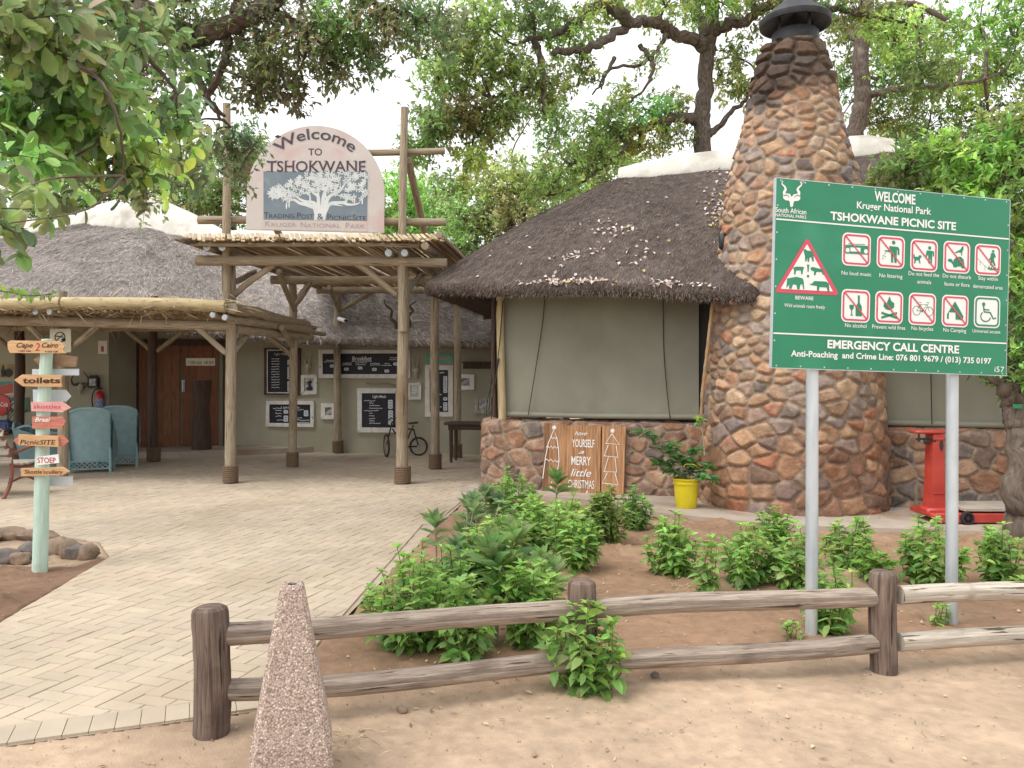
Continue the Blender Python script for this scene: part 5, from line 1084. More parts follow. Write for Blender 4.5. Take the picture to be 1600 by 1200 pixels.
bp_ = n_.new('ShaderNodeBump'); bp_.inputs['Strength'].default_value = .6; bp_.inputs['Distance'].default_value = .003; bp_.invert = True; L_.new(vo.outputs['Distance'], bp_.inputs['Height']); L_.new(bp_.outputs[0], bs_.inputs['Normal']); M['agg'] = m
yw = R(14); ring8 = lambda h, c: np.array([(h, h-c), (h-c, h), (-h+c, h), (-h, h-c), (-h, -h+c), (-h+c, -h), (h-c, -h), (h, -h+c)])
def bring(h, c, z): q = ring8(h, c); return np.column_stack((bx_+q[:, 0]*math.cos(yw)-q[:, 1]*math.sin(yw), by_+q[:, 0]*math.sin(yw)+q[:, 1]*math.cos(yw), np.full(8, z)))
mb = MB(); rows = []
for z, h, c in [(-.06, .157, .02), (.14, .157, .02), (.165, .154, .022)]+[(z, .154+(.045-.154)*(z-.165)/.60, .022-.008*(z-.165)/.6) for z in np.linspace(.2, .755, 10)]+[(.768, .043, .013), (.774, .036, .012)]:
    q = bring(h, c, z); r_ = []
    for i in range(8):
        for s in np.linspace(0, 1, 5, endpoint=False): r_.append(q[i]*(1-s)+q[(i+1) % 8]*s)
    rows.append(r_)
PTb = np.array(rows); PTb = np.concatenate((PTb, PTb[:, :1]), 1); nz = fbm(np.arange(PTb.shape[1])[None]*.6+0*PTb[..., 0], PTb[..., 2]*9, 3, 3)
nz[:, -1] = nz[:, 0]; PTb[..., :2] += ((PTb[..., :2]-np.array((bx_, by_)))*nz[..., None]*.02); grid(mb, PTb, flip=True)
hole = np.array([(bx_+.02*math.cos(a), by_+.02*math.sin(a), .770) for a in np.linspace(0, 2*np.pi, PTb.shape[1])]); a0 = math.atan2(PTb[-1, 0, 1]-by_, PTb[-1, 0, 0]-bx_)
hole = np.array([(bx_+.02*math.cos(a0-0+a), by_+.02*math.sin(a0+a), .770) for a in np.linspace(0, 2*np.pi, PTb.shape[1])]); grid(mb, np.stack((PTb[-1], hole, hole-np.array((0, 0, .09)))), flip=True)
mb.build('body', M['agg'], bol, angle=35)
mb = MB(); lathe(mb, (bx_, by_, 0), [(0, .70), (.0195, .70), (.0195, .765), (.017, .765), (.017, .71), (0, .71)], 16); mb.build('pipe_hole', M['black_metal'], bol)

# ================================================================== rocks round the left bed
M['rock'] = mat('rock', (.17, .12, .09), (.34, .25, .18), 6, .9, .7, 18, .015, c3=(.36, .30, .23), s3=3, f3=.58)
M['rock_dark'] = mat('rock_dark', (.10, .085, .08), (.20, .17, .15), 6, .9, .7, 18, .015)
def rock(name, c, s, seed, m, label, cat='stone', group=None):
    g = rng(seed); a, b = np.meshgrid(np.linspace(0, 2*np.pi, 26), np.linspace(0, np.pi, 15), indexing='ij'); d = np.stack((np.cos(a)*np.sin(b), np.sin(a)*np.sin(b), np.cos(b)), 2)
    pl_n = nrm(g.normal(size=(14, 3))); pd = g.uniform(.66, .95, 14); r = np.full(a.shape, 1.05)
    for n0, p0 in zip(pl_n, pd): dd = (d*n0).sum(-1); r = np.where(dd > .05, np.minimum(r, p0/np.maximum(dd, .05)), r)
    r = r*(1+.05*fbm(d[..., 0]*3+seed, d[..., 1]*3+d[..., 2]*2, seed, 3)); r[-1] = r[0]
    mb = MB(); grid(mb, d*r[..., None]*np.asarray(s)+np.asarray(c)); o = mb.build(name, M[m], angle=50)
    return tag(o, label, cat, group)
GR = 'rough stones edging the left bed'
for px, py, s, m, lb in ((8, 877, (.13, .10, .085), 'rock_dark', 'dark stone at the left picture edge of the front row round the bed'), (29, 879, (.09, .08, .075), 'rock', 'small brown stone third from the signpost in the front row'), (48, 872, (.13, .11, .12), 'rock_dark', 'charcoal stone just left of the mint signpost foot'), (86, 868, (.17, .10, .13), 'rock', 'broad tan stone just right of the mint signpost foot'),
                         (104, 871, (.08, .09, .125), 'rock', 'upright pale stone wedged between two broad ones'), (117, 872, (.10, .09, .115), 'rock_dark', 'grey brown stone second from the right end of the front row'), (133, 872, (.11, .10, .115), 'rock', 'rounded brown stone at the right end of the front row'), (16, 842, (.26, .13, .09), 'rock', 'long low stone at the back of the bed near the picture edge'), (58, 843, (.20, .12, .08), 'rock', 'flat stone at the back of the bed beside the long one'), (-30, 845, (.2, .13, .1), 'rock', 'stone of the back row outside the left picture edge')):
    q = G(px, py); rock('edging_stone', (q[0], q[1]+.03, s[2]*.42), np.array(s)*np.array((1.08, 1.08, .84)), px+500, m, lb, 'stone', GR)
rock('road_stone', G(1023, 1058)+(0, 0, .012), (.025, .02, .02), 77, 'rock_dark', 'small dark stone lying on the sandy road in front of the lower rail')
rock('road_stone', G(628, 1112)+(0, 0, .012), (.03, .024, .022), 78, 'rock', 'small brown stone lying on the sand right of the bollard')

# ================================================================== yellow bucket
bc = np.array((2.10, 9.88, .036)); bk = thing('bucket', 'bright yellow plastic bucket used as a plant pot against the chimney foot', 'bucket', bc)
M['yellow'] = mat('yellow_plastic', (.62, .50, .012), (.70, .58, .02), 4, .38, spec=.5, c3=(.50, .38, .02), s3=3, f3=.6); M['potsoil'] = mat('potting_soil', (.05, .03, .02), (.09, .06, .04), 20, .95)
mb = MB(); lathe(mb, bc, [(0, .004), (.122, .0), (.126, .006), (.140, .19), (.148, .285), (.158, .287), (.158, .305), (.150, .307), (.151, .335), (.162, .337), (.163, .352), (.152, .354), (.146, .345), (.140, .2), (.13, .16)], 36); mb.build('pail', M['yellow'], bk, angle=30)
mb = MB(); lathe(mb, bc, [(0, .30), (.146, .29)], 24); mb.build('soil', M['potsoil'], bk)
mb = MB(); tube(mb, smoothpts([bc+np.array(p) for p in ((.165, -.02, .33), (.15, -.06, .45), (.08, -.09, .52), (-.02, -.10, .53), (-.05, -.1, .5))], 5), .006, 6); mb.build('handle', M['yellow'], bk)

# ================================================================== platform scale
sx_, sy_ = 4.66, 9.0; sc = thing('platform_scale', 'old red cast iron platform scale with tapered column and small wheels', 'scale', (sx_, sy_, 0.03))
M['slat'] = mat('grey_slat', (.30, .25, .20), (.50, .45, .39), 5, .8, .3, 12, uv=True, stretch=(9, .6, 1), c3=(.20, .15, .12), s3=3, f3=.6)
M['red_iron'] = mat('red_iron', (.38, .036, .026), (.50, .062, .042), 4, .45, spec=.5, c3=(.30, .06, .04), s3=5, f3=.60)
mb = MB(); z0 = .17
for i, (w0, z_) in enumerate(((.125, z0), (.082, .98))): pass
V = []; 
for w0, z_ in ((.108, z0), (.098, .28), (.072, .98)): V += [(sx_-w0, sy_-.085, z_), (sx_+w0*.6, sy_-.085, z_), (sx_+w0*.6, sy_+.085, z_), (sx_-w0, sy_+.085, z_)]
mb.add(V, [(a+4*k, (a+1) % 4+4*k, (a+1) % 4+4*k+4, a+4*k+4) for k in range(2) for a in range(4)]+[(8, 9, 10, 11), (3, 2, 1, 0)])
for zz_ in (.34, .93): box(mb, (sx_-.015, sy_-.09, zz_), (.12, .012, .015), bev=.004)
mb.build('column', M['red_iron'], sc, smooth=False)
mb = MB(); pl = Plane((sx_, sy_-.088, 0), (1, 0, 0), (0, 0, 1)); poly(mb, pl, circ((.012, .86), .022, 14, ry=.06), .002); mb.build('column_slot', M['black_metal'], sc, smooth=False)
mb = MB(); box(mb, (sx_-.08, sy_, 1.005), (.36, .18, .035), bev=.01); mb.build('head', M['red_iron'], sc)
mb = MB(); tube(mb, [(sx_-.25, sy_-.06, .93), (sx_+.05, sy_-.06, .94)], .012, 8); tube(mb, [(sx_-.22, sy_-.06, .985), (sx_-.22, sy_-.06, .90)], .012, 8); box(mb, (sx_-.14, sy_-.06, .90), (.05, .04, .05), bev=.01); lathe(mb, (sx_-.06, sy_-.06, .90), [(0, 0), (.03, 0), (.03, .03), (0, .03)], 12); mb.build('weigh_beam', M['black_metal'], sc)
mb = MB(); box(mb, (sx_+.42, sy_+.02, .115), (1.14, .56, .05), bev=.012); box(mb, (sx_-.0, sy_, .14), (.34, .30, .09), bev=.02); box(mb, (sx_+.42, sy_-.255, .10), (1.12, .03, .10), bev=.008); mb.build('base', M['red_iron'], sc)
mb = MB()
for k in range(5): box(mb, (sx_+.58, sy_-.20+.11*k, .185), (.80, .105, .035), bev=.005, uvo=k*3.)
mb.build('deck', M['slat'], sc, smooth=False)
for wx, wy in ((sx_+.18, sy_-.29), (sx_+.88, sy_-.29), (sx_+.18, sy_+.32), (sx_+.88, sy_+.32)):
    mb = MB(); lathe(mb, (wx, wy, .105), [(.048, -.02), (.068, -.02), (.068, .02), (.048, .02), (.048, -.02)], 24, axis=(0, 1, 0)); lathe(mb, (wx, wy, .105), [(0, -.03), (.018, -.03), (.018, .03), (0, .03)], 12, axis=(0, 1, 0))
    for a in range(5): aa = a*2*np.pi/5; bar(mb, (wx, wy, .105), (wx+.05*math.cos(aa), wy, .105+.05*math.sin(aa)), .012, .012)
    mb.build('wheel', M['black_metal'], sc)
mb = MB(); tube(mb, [(sx_+.22, sy_+.1, .2), (sx_+.20, sy_+.1, .62), (sx_+.1, sy_+.05, .64)], .012, 7); tube(mb, [(sx_+.22, sy_+.1, .25), (sx_+.1, sy_+.06, .45)], .009, 7); mb.build('stay', M['black_metal'], sc)

# ================================================================== bench
bb = np.array((-6.68, 10.95, 0)); bl = nrm(np.array((-1, -.12, 0))); bf = nrm(np.array((-.12*-1, 1, 0)))*np.array((1, 1, 1)); bf = np.array((.12, .993, 0))
bn = thing('garden_bench', 'garden bench with weathered grey slats and rust red iron end frame at the left edge', 'bench', bb); bq = lambda l, f_, z: bb+bl*l+bf*f_+np.array((0, 0, z))
M['rust_red'] = mat('rust_red', (.17, .06, .042), (.27, .105, .075), 6, .6)
for l in (0.0, 1.45):
    mb = MB(); P3 = lambda *q: smoothpts([bq(l, a, b) for a, b in q], 5)
    tube(mb, P3((-.16, .0), (-.04, .18), (-.01, .42), (-.10, .66), (-.22, .92)), .026, 7); tube(mb, P3((.58, 0), (.50, .14), (.52, .40), (.56, .60)), .026, 7); tube(mb, P3((-.01, .42), (.25, .38), (.52, .41)), .022, 7)
    tube(mb, P3((-.12, .70), (.05, .60), (.30, .64), (.52, .66), (.60, .60), (.56, .56)), .020, 7); tube(mb, P3((-.06, .2), (.25, .25), (.50, .16)), .016, 7); mb.build('end_frame', M['rust_red'], bn)
for k, (f_, z) in enumerate(((-.05, .50), (-.10, .62), (-.15, .74), (-.20, .87))): mb = MB(); bar(mb, bq(-.04, f_-.02, z), bq(1.5, f_-.02, z), .024, .085, bev=.004, up=bf*.3+np.array((0, 0, 1)), uvo=k*2.); mb.build('back_slat', M['slat'], bn, smooth=False)
for k in range(5): mb = MB(); bar(mb, bq(-.04, .06+.10*k, .44-.01*math.sin(k)), bq(1.5, .06+.10*k, .44), .085, .024, bev=.004, uvo=k*1.7); mb.build('seat_slat', M['slat'], bn, smooth=False)
for l in (.12, 1.3): mb = MB(); bar(mb, bq(l, -.03, .45), bq(l+.1, -.23, .90), .06, .02); mb.build('back_stay', M['slat'], bn, smooth=False)

# ================================================================== turquoise wicker chairs
m = mat('wicker', (.36, .58, .63), (.46, .67, .71), 9, .7, attr=True); t = m.node_tree; n_ = t.nodes; L_ = t.links; b_ = n_['Principled BSDF']
tc = n_.new('ShaderNodeTexCoord'); mp_ = n_.new('ShaderNodeMapping'); mp_.inputs['Scale'].default_value = (55, 110, 1); L_.new(tc.outputs['UV'], mp_.inputs[0]); ck = n_.new('ShaderNodeTexMagic'); ck.turbulence_depth = 1; ck.inputs['Scale'].default_value = 1.0; L_.new(mp_.outputs[0], ck.inputs[0])
bu = n_.new('ShaderNodeBump'); bu.inputs['Strength'].default_value = 1; bu.inputs['Distance'].default_value = .012; L_.new(ck.outputs[1], bu.inputs['Height']); L_.new(bu.outputs[0], b_.inputs['Normal']); M['wicker'] = m
def wicker(label, c, yaw, H_=1.08, W_=.62, group='turquoise wicker armchairs under the low pergola'):
    t = thing('wicker_chair', label, 'armchair', c, group); cy, sy = math.cos(yaw), math.sin(yaw); q = lambda x, y, z: np.array((c[0]+x*cy-y*sy, c[1]+x*sy+y*cy, c[2]+z))      # local: +y is the way the sitter faces
    h = W_/2
    def panel(fn, nu, nv, name):
        mb = MB(); u, v = np.meshgrid(np.linspace(0, 1, nu), np.linspace(0, 1, nv), indexing='ij'); PT = np.array([[q(*fn(a, b)) for b in np.linspace(0, 1, nv)] for a in np.linspace(0, 1, nu)]); grid(mb, PT, uv=np.stack((u*W_, v*H_), 2)); PT2 = PT.copy(); d_ = np.array((-sy, cy, 0))*.03 if name == 'back' else np.array((cy, sy, 0))*.03; grid(mb, PT2+d_, uv=np.stack((u*W_, v*H_), 2), flip=True); mb.build(name, M['wicker'], t, angle=60)
    topz = lambda a: H_-.10*abs(2*a-1)**3.2
    panel(lambda a, b: ((a-.5)*W_, -.30-.16*b+.05*(2*a-1)**2, .20+(topz(a)-.20)*b), 17, 14, 'back')
    for s in (-1, 1): panel(lambda a, b, s=s: (s*(h+.03*b), -.32+.60*a-.12*b*(1-a), .20+(.44+(H_-.68)*(1-a)**2.2-.20*a*a)*b), 12, 10, 'side')
    panel(lambda a, b: ((a-.5)*W_, -.28+.58*b, .42+.02*math.sin(b*3)), 8, 8, 'seat'); panel(lambda a, b: ((a-.5)*W_, .29, .14+.28*b), 8, 6, 'front_apron')
    # rolled rim
    mb = MB(); rim = [(s_*h*1.0, .28, .62-.20) for s_ in (1,)]; pts = [(h+.03, .26, .64), (h+.03, .05, .66), (h+.02, -.20, .78)]+[((a-.5)*W_, -.46+.05*(2*a-1)**2, topz(a)+.01) for a in np.linspace(1, 0, 11)]+[(-h-.02, -.20, .78), (-h-.03, .05, .66), (-h-.03, .26, .64)]
    tube(mb, smoothpts([q(*p) for p in pts], 4), .022, 7); mb.build('rim', M['wicker'], t)
    mb = MB()                                     # open lattice skirt
    for (x0, y0, x1, y1) in ((-h, -.31, h, -.31), (h, -.31, h, .28), (-h, -.31, -h, .28)):
        n = 8
        for k in range(-1, n):
            for dr_ in (1, -1):
                a, b = (k, k+2) if dr_ > 0 else (k+2, k)
                pa, pb = [np.clip(v/n, 0, 1) for v in (a, b)]; za = .07+.13*(abs(pa-a/n) > 1e-6)*.5; tube(mb, [q(x0+(x1-x0)*pa, y0+(y1-y0)*pa, .07 if a == np.clip(a, 0, n) else .135), q(x0+(x1-x0)*pb, y0+(y1-y0)*pb, .20 if b == np.clip(b, 0, n) else .135)], .007, 4, caps=False)
        tube(mb, [q(x0, y0, .07), q(x1, y1, .07)], .012, 5); tube(mb, [q(x0, y0, .20), q(x1, y1, .20)], .016, 5)
    mb.build('lattice_skirt', M['wicker'], t)
    for x, y in ((-h, -.31), (h, -.31), (-h, .28), (h, .28)): mb = MB(); tube(mb, [q(x, y, 0), q(x, y, .42)], .022, 7); mb.build('leg', M['wicker'], t)
wicker('turquoise wicker armchair seen from behind, the nearer of the pair left of the doors', (P(130, HOR, 13.7)[0], 14.0, 0), R(20)); wicker('turquoise wicker armchair seen from behind, the farther one beside the red extinguisher', (P(174, HOR, 14.6)[0], 14.85, 0), R(24)); wicker('turquoise wicker armchair mostly hidden behind the signpost and bench', (P(60, HOR, 14.2)[0], 14.4, 0), R(-70), H_=.80)

# ================================================================== dark table at the stone corner
tx_, ty_ = -.62, 15.55; tb = thing('side_table', 'dark wooden table pushed against the olive wall beside the stone corner', 'table', (tx_, ty_, 0))
mb = MB(); box(mb, (tx_, ty_, .735), (1.25, .62, .045), R(-8), bev=.008); mb.build('tabletop', M['wood_dark'], tb, smooth=False)
mb = MB(); box(mb, (tx_, ty_, .665), (1.10, .50, .09), R(-8)); mb.build('apron', M['wood_dark'], tb, smooth=False)
for dx, dy in ((-.5, -.22), (.5, -.22), (-.5, .22), (.5, .22)): mb = MB(); cx, cy_ = tx_+dx*math.cos(R(-8))-dy*math.sin(R(-8)), ty_+dx*math.sin(R(-8))+dy*math.cos(R(-8)); tube(mb, [(cx, cy_, 0), (cx, cy_, .2), (cx, cy_, .62)], [.025, .032, .038], 8); mb.build('leg', M['wood_dark'], tb)

# ================================================================== little old bicycle
bi = thing('bicycle', 'small rusty old bicycle leaning by the olive wall under the light meals menu', 'bicycle', P(632, HOR, 16.7)*np.array((1, 1, 0)))
M['rusty'] = mat('rusty_iron', (.035, .022, .018), (.10, .055, .04), 9, .7, metallic=.2); M['alu'] = mat('rim_metal', (.30, .29, .28), (.45, .44, .42), 9, .4, metallic=.7)
RW = P(654, 693, 16.75); FW = P(604, 691, 16.5); RW[2] = .195; FW[2] = .235
def wheel(c, ax, r=.225):
    ax = nrm(np.array(ax)); t_ = MB(); u = nrm(np.cross(ax, (0, 0, 1.))); v = np.cross(ax, u); q = [c+r*(u*math.cos(a)+v*math.sin(a)) for a in np.linspace(0, 2*np.pi, 31)]; tube(t_, q, .021, 7, caps=False); o = t_.build('wheel', M['rusty'], bi)
    mb = MB(); tube(mb, [c+(r-.025)*(u*math.cos(a)+v*math.sin(a)) for a in np.linspace(0, 2*np.pi, 31)], .010, 6, caps=False); mb.build('rim', M['alu'], o); mb = MB()
    for k in range(12): a = k*np.pi/6; tube(mb, [c, c+(r-.03)*(u*math.cos(a)+v*math.sin(a))], .003, 3, caps=False)
    tube(mb, [c-ax*.04, c+ax*.04], .018, 7); mb.build('spokes', M['alu'], o)
wheel(RW, (.1, 1, 0), .175); wheel(FW, (.9, .35, 0), .215)
bbk = (RW*.55+FW*.45)+np.array((0, 0, -.02)); st = P(646, 664, 16.72); hd_ = P(613, 662, 16.55)
mb = MB()
for a, b in ((RW, bbk), (RW, st-(0, 0, .08)), (bbk, st), (bbk, hd_-(0, 0, .10)), (st-(0, 0, .10), hd_-(0, 0, .03)), (hd_+(0, 0, .05), FW)): tube(mb, [a, b], .016, 7)
mb.build('frame', M['rusty'], bi); mb = MB(); bar(mb, st+np.array((.09, .03, .05)), st+np.array((-.10, -.03, .03)), .09, .04, bev=.015); mb.build('saddle', M['rusty'], bi)
mb = MB(); tube(mb, smoothpts([hd_+np.array(p) for p in ((-.10, -.20, .03), (-.02, -.14, .11), (0, 0, .10), (.06, .14, .11), (.14, .16, .02))], 4), .012, 6); mb.build('handlebar', M['rusty'], bi)

# ================================================================== things on the shop front at the left
LP = Plane((-14, 16.6, 0), (1, 0, 0), (0, 0, 1)); lw = lambda x, y: LP.hit(x/4, 500+y/4)
c = LP.at(lw(638, 510), .09)[0]; ex = thing('fire_extinguisher', 'red fire extinguisher with black hose hung on the olive shop wall', 'extinguisher', c)
M['ext_red'] = mat('extinguisher_red', (.45, .02, .02), (.5, .03, .03), 4, .3, spec=.5); M['label_blue'] = mat('label_blue', (.05, .10, .35), (.4, .42, .5), 30, .5)
mb = MB(); lathe(mb, c, [(0, -.30), (.075, -.30), (.08, -.29), (.08, .14), (.06, .19), (.025, .22), (.025, .25), (0, .25)], 24); mb.build('cylinder', M['ext_red'], ex); mb = MB(); lathe(mb, c, [(.0815, -.14), (.0815, .06)], 24); mb.build('label_band', M['label_blue'], ex)
mb = MB(); tube(mb, smoothpts([c+np.array(p) for p in ((0, -.02, .26), (-.10, -.03, .22), (-.15, -.02, .05), (-.12, -.02, -.15), (-.10, -.02, -.22))], 5), .012, 6); box(mb, c+np.array((.0, -.02, .27)), (.05, .14, .03)); mb.build('hose', M['black_metal'], ex)
def wallsign(name, label, cat, x0, y0, x1, y1, m, draw=None, pl=LP, f=lw, th=.008):
    (u0, v1), (u1, v0) = f(x0, y0), f(x1, y1); mb = MB(); prism(mb, pl, [(u0, v0), (u1, v0), (u1, v1), (u0, v1)], .004, .004+th); o = mb.build(name, M[m], smooth=False); tag(o, label, cat); ROOT[o.name] = np.array(o.location)
    if draw: draw(o)
    return o
def d_ext(o): mb = MB(); prism(mb, LP, ccw([tuple(lw(*p)) for p in ((638, 162), (648, 162), (652, 172), (652, 198), (632, 198), (632, 172))]), .012, .014); mb.build('extinguisher_mark', M['ext_red'], o, smooth=False)
wallsign('fire_sign', 'white sign with a red extinguisher mark above the fire extinguisher', 'sign', 615, 130, 672, 212, 'white', d_ext)
NS = Plane(P(97, HOR, 12.62), (1, 0, 0), (0, 0, 1)); nsf = lambda x, y: NS.hit(x/4, 500+y/4); M['cream'] = mat('cream_sheet', (.50, .50, .38), (.58, .57, .45), 3, .6)
def d_ns(o):
    mb = MB(); cc_ = nsf(378, 108); r = nsf(412, 108)[0]-cc_[0]; ring(mb, NS, circ(cc_, r, 24), circ(cc_, r*.82, 24), .015); stroke(mb, NS, [nsf(352, 132), nsf(404, 84)], r*.16, .0155); stroke(mb, NS, [nsf(350, 100), nsf(400, 108)], r*.2, .015); poly(mb, NS, ccw([tuple(nsf(*p)) for p in ((385, 120), (412, 108), (412, 134), (392, 134))]), .015); mb.build('prohibition_mark', M['black_metal'], o, smooth=False)
wallsign('prohibition_sign', 'square cream sign with a black crossed circle behind the top of the signpost', 'sign', 314, 55, 446, 202, 'cream', d_ns, NS, nsf)
DS = Plane(P(315, HOR, 14.85), (1, -.1, 0), (0, 0, 1)); dsf = lambda x, y: DS.hit(x/3.2425, 330+y/3.2425)
def d_ds(o): (u0, v), (u1, _) = dsf(952, 776), dsf(1084, 776); mb = MB(); text(mb, DS, '7:00 till 18:00', u0, u1, v, .062, .016, bold=.004); mb.build('lettering', M['black_metal'], o, smooth=False)
o = wallsign('hours_sign', 'narrow pale opening hours board hung in front of the wooden doors', 'sign', 944, 745, 1090, 782, 'paper', d_ds, DS, dsf)
mb = MB()
for u in (.08, .30): a = DS.at(dsf(944, 745)+(u*0+.0, 0), .008)[0]
a0 = DS.at(dsf(955, 746), .008)[0]; a1 = DS.at(dsf(1080, 746), .008)[0]
for a in (a0, a1): tube(mb, [a, a+np.array((0, 0, .62))], .005, 4)
mb.build('hanging_wire', M['black_metal'], o)
mb = MB(); q = P(315, HOR, 16.9); lathe(mb, (q[0], q[1], 0), [(.0, .12), (.20, .12), (.19, .5), (.15, 1.0), (.19, 1.35), (.20, 1.55), (0, 1.56)], 12); o = mb.build('wooden_pillar', M['wood_dark'], angle=60); tag(o, 'dark thick tree trunk pillar standing in front of the wooden doors', 'wooden pillar')
# skull, lantern, posters and old enamel signs
c = LP.at(lw(515, 415), .06)[0]; t = thing('horned_skull', 'small dark horned skull mounted on the shop wall beside the lantern', 'skull', c); mb = MB(); tube(mb, [c+np.array((0, 0, .06)), c, c+np.array((.0, -.03, -.10)), c+np.array((0, -.03, -.17))], [.03, .06, .045, .025], 8); mb.build('skull_bone', M['bone'], t)
for d in (-1, 1): mb = MB(); tube(mb, smoothpts([c+np.array(p) for p in ((d*.03, 0, .05), (d*.14, -.02, .04), (d*.17, -.03, .16), (d*.06, -.03, .30))], 5), np.linspace(.032, .008, 16), 7); mb.build('horn', M['horn'], t)
(u0, v1), (u1, v0) = lw(565, 345), lw(625, 425); mb = MB(); prism(mb, LP, [(u0, v0), (u1, v0), (u1, v1-.05), (u1-.06, v1), (u0+.06, v1), (u0, v1-.05)], .003, .11); o = mb.build('wall_lantern', M['black_metal'], smooth=False); tag(o, 'black wall lantern with pale glass pane above the extinguisher', 'lantern'); ROOT[o.name] = np.array(o.location)
mb = MB(); prism(mb, LP, [(u0+.035, v0+.05), (u1-.035, v0+.05), (u1-.035, v1-.07), (u0+.035, v1-.07)], .112, .116); mb.build('glass', M['sketch'], o, smooth=False)
M['poster'] = mat('poster', (.20, .18, .08), (.42, .33, .14), 8, .6); M['coke'] = mat('enamel_red', (.40, .015, .02), (.48, .03, .03), 4, .35, spec=.5); M['greenplate'] = mat('enamel_green', (.03, .10, .06), (.06, .16, .10), 5, .4); M['tealcan'] = mat('poster_teal', (.06, .22, .22), (.10, .28, .28), 5, .6); M['poster_red'] = mat('poster_red', (.36, .07, .05), (.45, .12, .08), 5, .6)
def d_p1(o): mb = MB(); poly(mb, LP, ccw([tuple(lw(*p)) for p in ((12, 355), (8, 320), (16, 300), (18, 282), (26, 282), (28, 300), (38, 320), (36, 355))]), .014); poly(mb, LP, circ(lw(58, 330), .09, 12), .014); mb.build('poster_figure', M['black_metal'], o, smooth=False)
wallsign('poster', 'yellowish poster with a dark bottle shape at the left picture edge', 'poster', -60, 275, 96, 362, 'poster', d_p1)
def d_p2(o):
    mb = MB(); poly(mb, LP, [tuple(lw(*p)) for p in ((-40, 462), (6, 466), (84, 455), (84, 395), (6, 410), (-40, 405))][::-1], .014); mb.build('poster_box', M['poster_red'], o, smooth=False)
    mb = MB(); poly(mb, LP, ccw([tuple(lw(*p)) for p in ((-40, 404), (6, 409), (84, 394), (84, 384), (-40, 384))]), .0155); mb.build('poster_lid', M['tealcan'], o, smooth=False)
wallsign('poster', 'poster of a red cooler box with a teal lid above the round red sign', 'poster', -60, 380, 88, 470, 'paper', d_p2)
c = lw(6, 530); mb = MB(); n0 = LP.at(c, .02)[0]; lathe(mb, n0, [(0, .02), (.15, .025), (.215, .012), (.22, 0), (.21, -.01), (0, -.01)], 36, axis=(0, -1, 0)); o = mb.build('round_sign', M['coke']); tag(o, 'round red enamel sign with white script at the left picture edge', 'sign'); ROOT[o.name] = np.array(o.location)
mb = MB(); text(mb, LP, 'Coca-Cola', c[0]-.18, c[0]+.17, c[1]-.03, .085, .048, bold=.01, shear=.25); mb.build('lettering', M['white'], o, smooth=False)
def d_g(o): mb = MB(); ring(mb, LP, circ(lw(92, 530), .08, 20), circ(lw(92, 530), .055, 20), .014); poly(mb, LP, circ(lw(92, 535), .035, 12), .014); mb.build('ring_mark', M['paper'], o, smooth=False)
wallsign('enamel_plate', 'square dark green plate with a pale ring beside the round red sign', 'plate', 70, 484, 186, 576, 'greenplate', d_g)
(u0, v1), (u1, v0) = lw(-120, 690), lw(120, 700); mb = MB(); prism(mb, LP, [(u0, v0-.02), (u1, v0-.02), (u1, v1), (u0, v1)], .0, .35); tag(mb.build('shop_shelf', M['wood_dark'], smooth=False), 'dark shelf below the old enamel signs at the far left', 'shelf')
c = LP.at(lw(40, 690), .18)[0]; mb = MB(); box(mb, c+np.array((.02, 0, .10)), (.36, .18, .20), .1, bev=.02); box(mb, c+np.array((.02, -.02, .21)), (.30, .10, .03), .1, bev=.01); tag(mb.build('tin_box', mat('blue_tin', (.05, .09, .22), (.10, .16, .32), 6, .5)), 'blue box standing on the dark shelf under the enamel signs', 'box')
c = LP.at(lw(78, 640), .22)[0]; mb = MB(); g = rng(12)
for k in range(16): d = nrm(g.normal(size=3)*np.array((1, .5, .5))+np.array((0, 0, .3))); tube(mb, smoothpts([c+np.array((0, 0, -.24)), c+d*.18+np.array((0, 0, -.08)), c+d*.36+g.normal(size=3)*.05], 4), .009, 4)
tag(mb.build('dry_branches', M['bark']), 'tangle of dry branches standing on the dark shelf', 'branches')
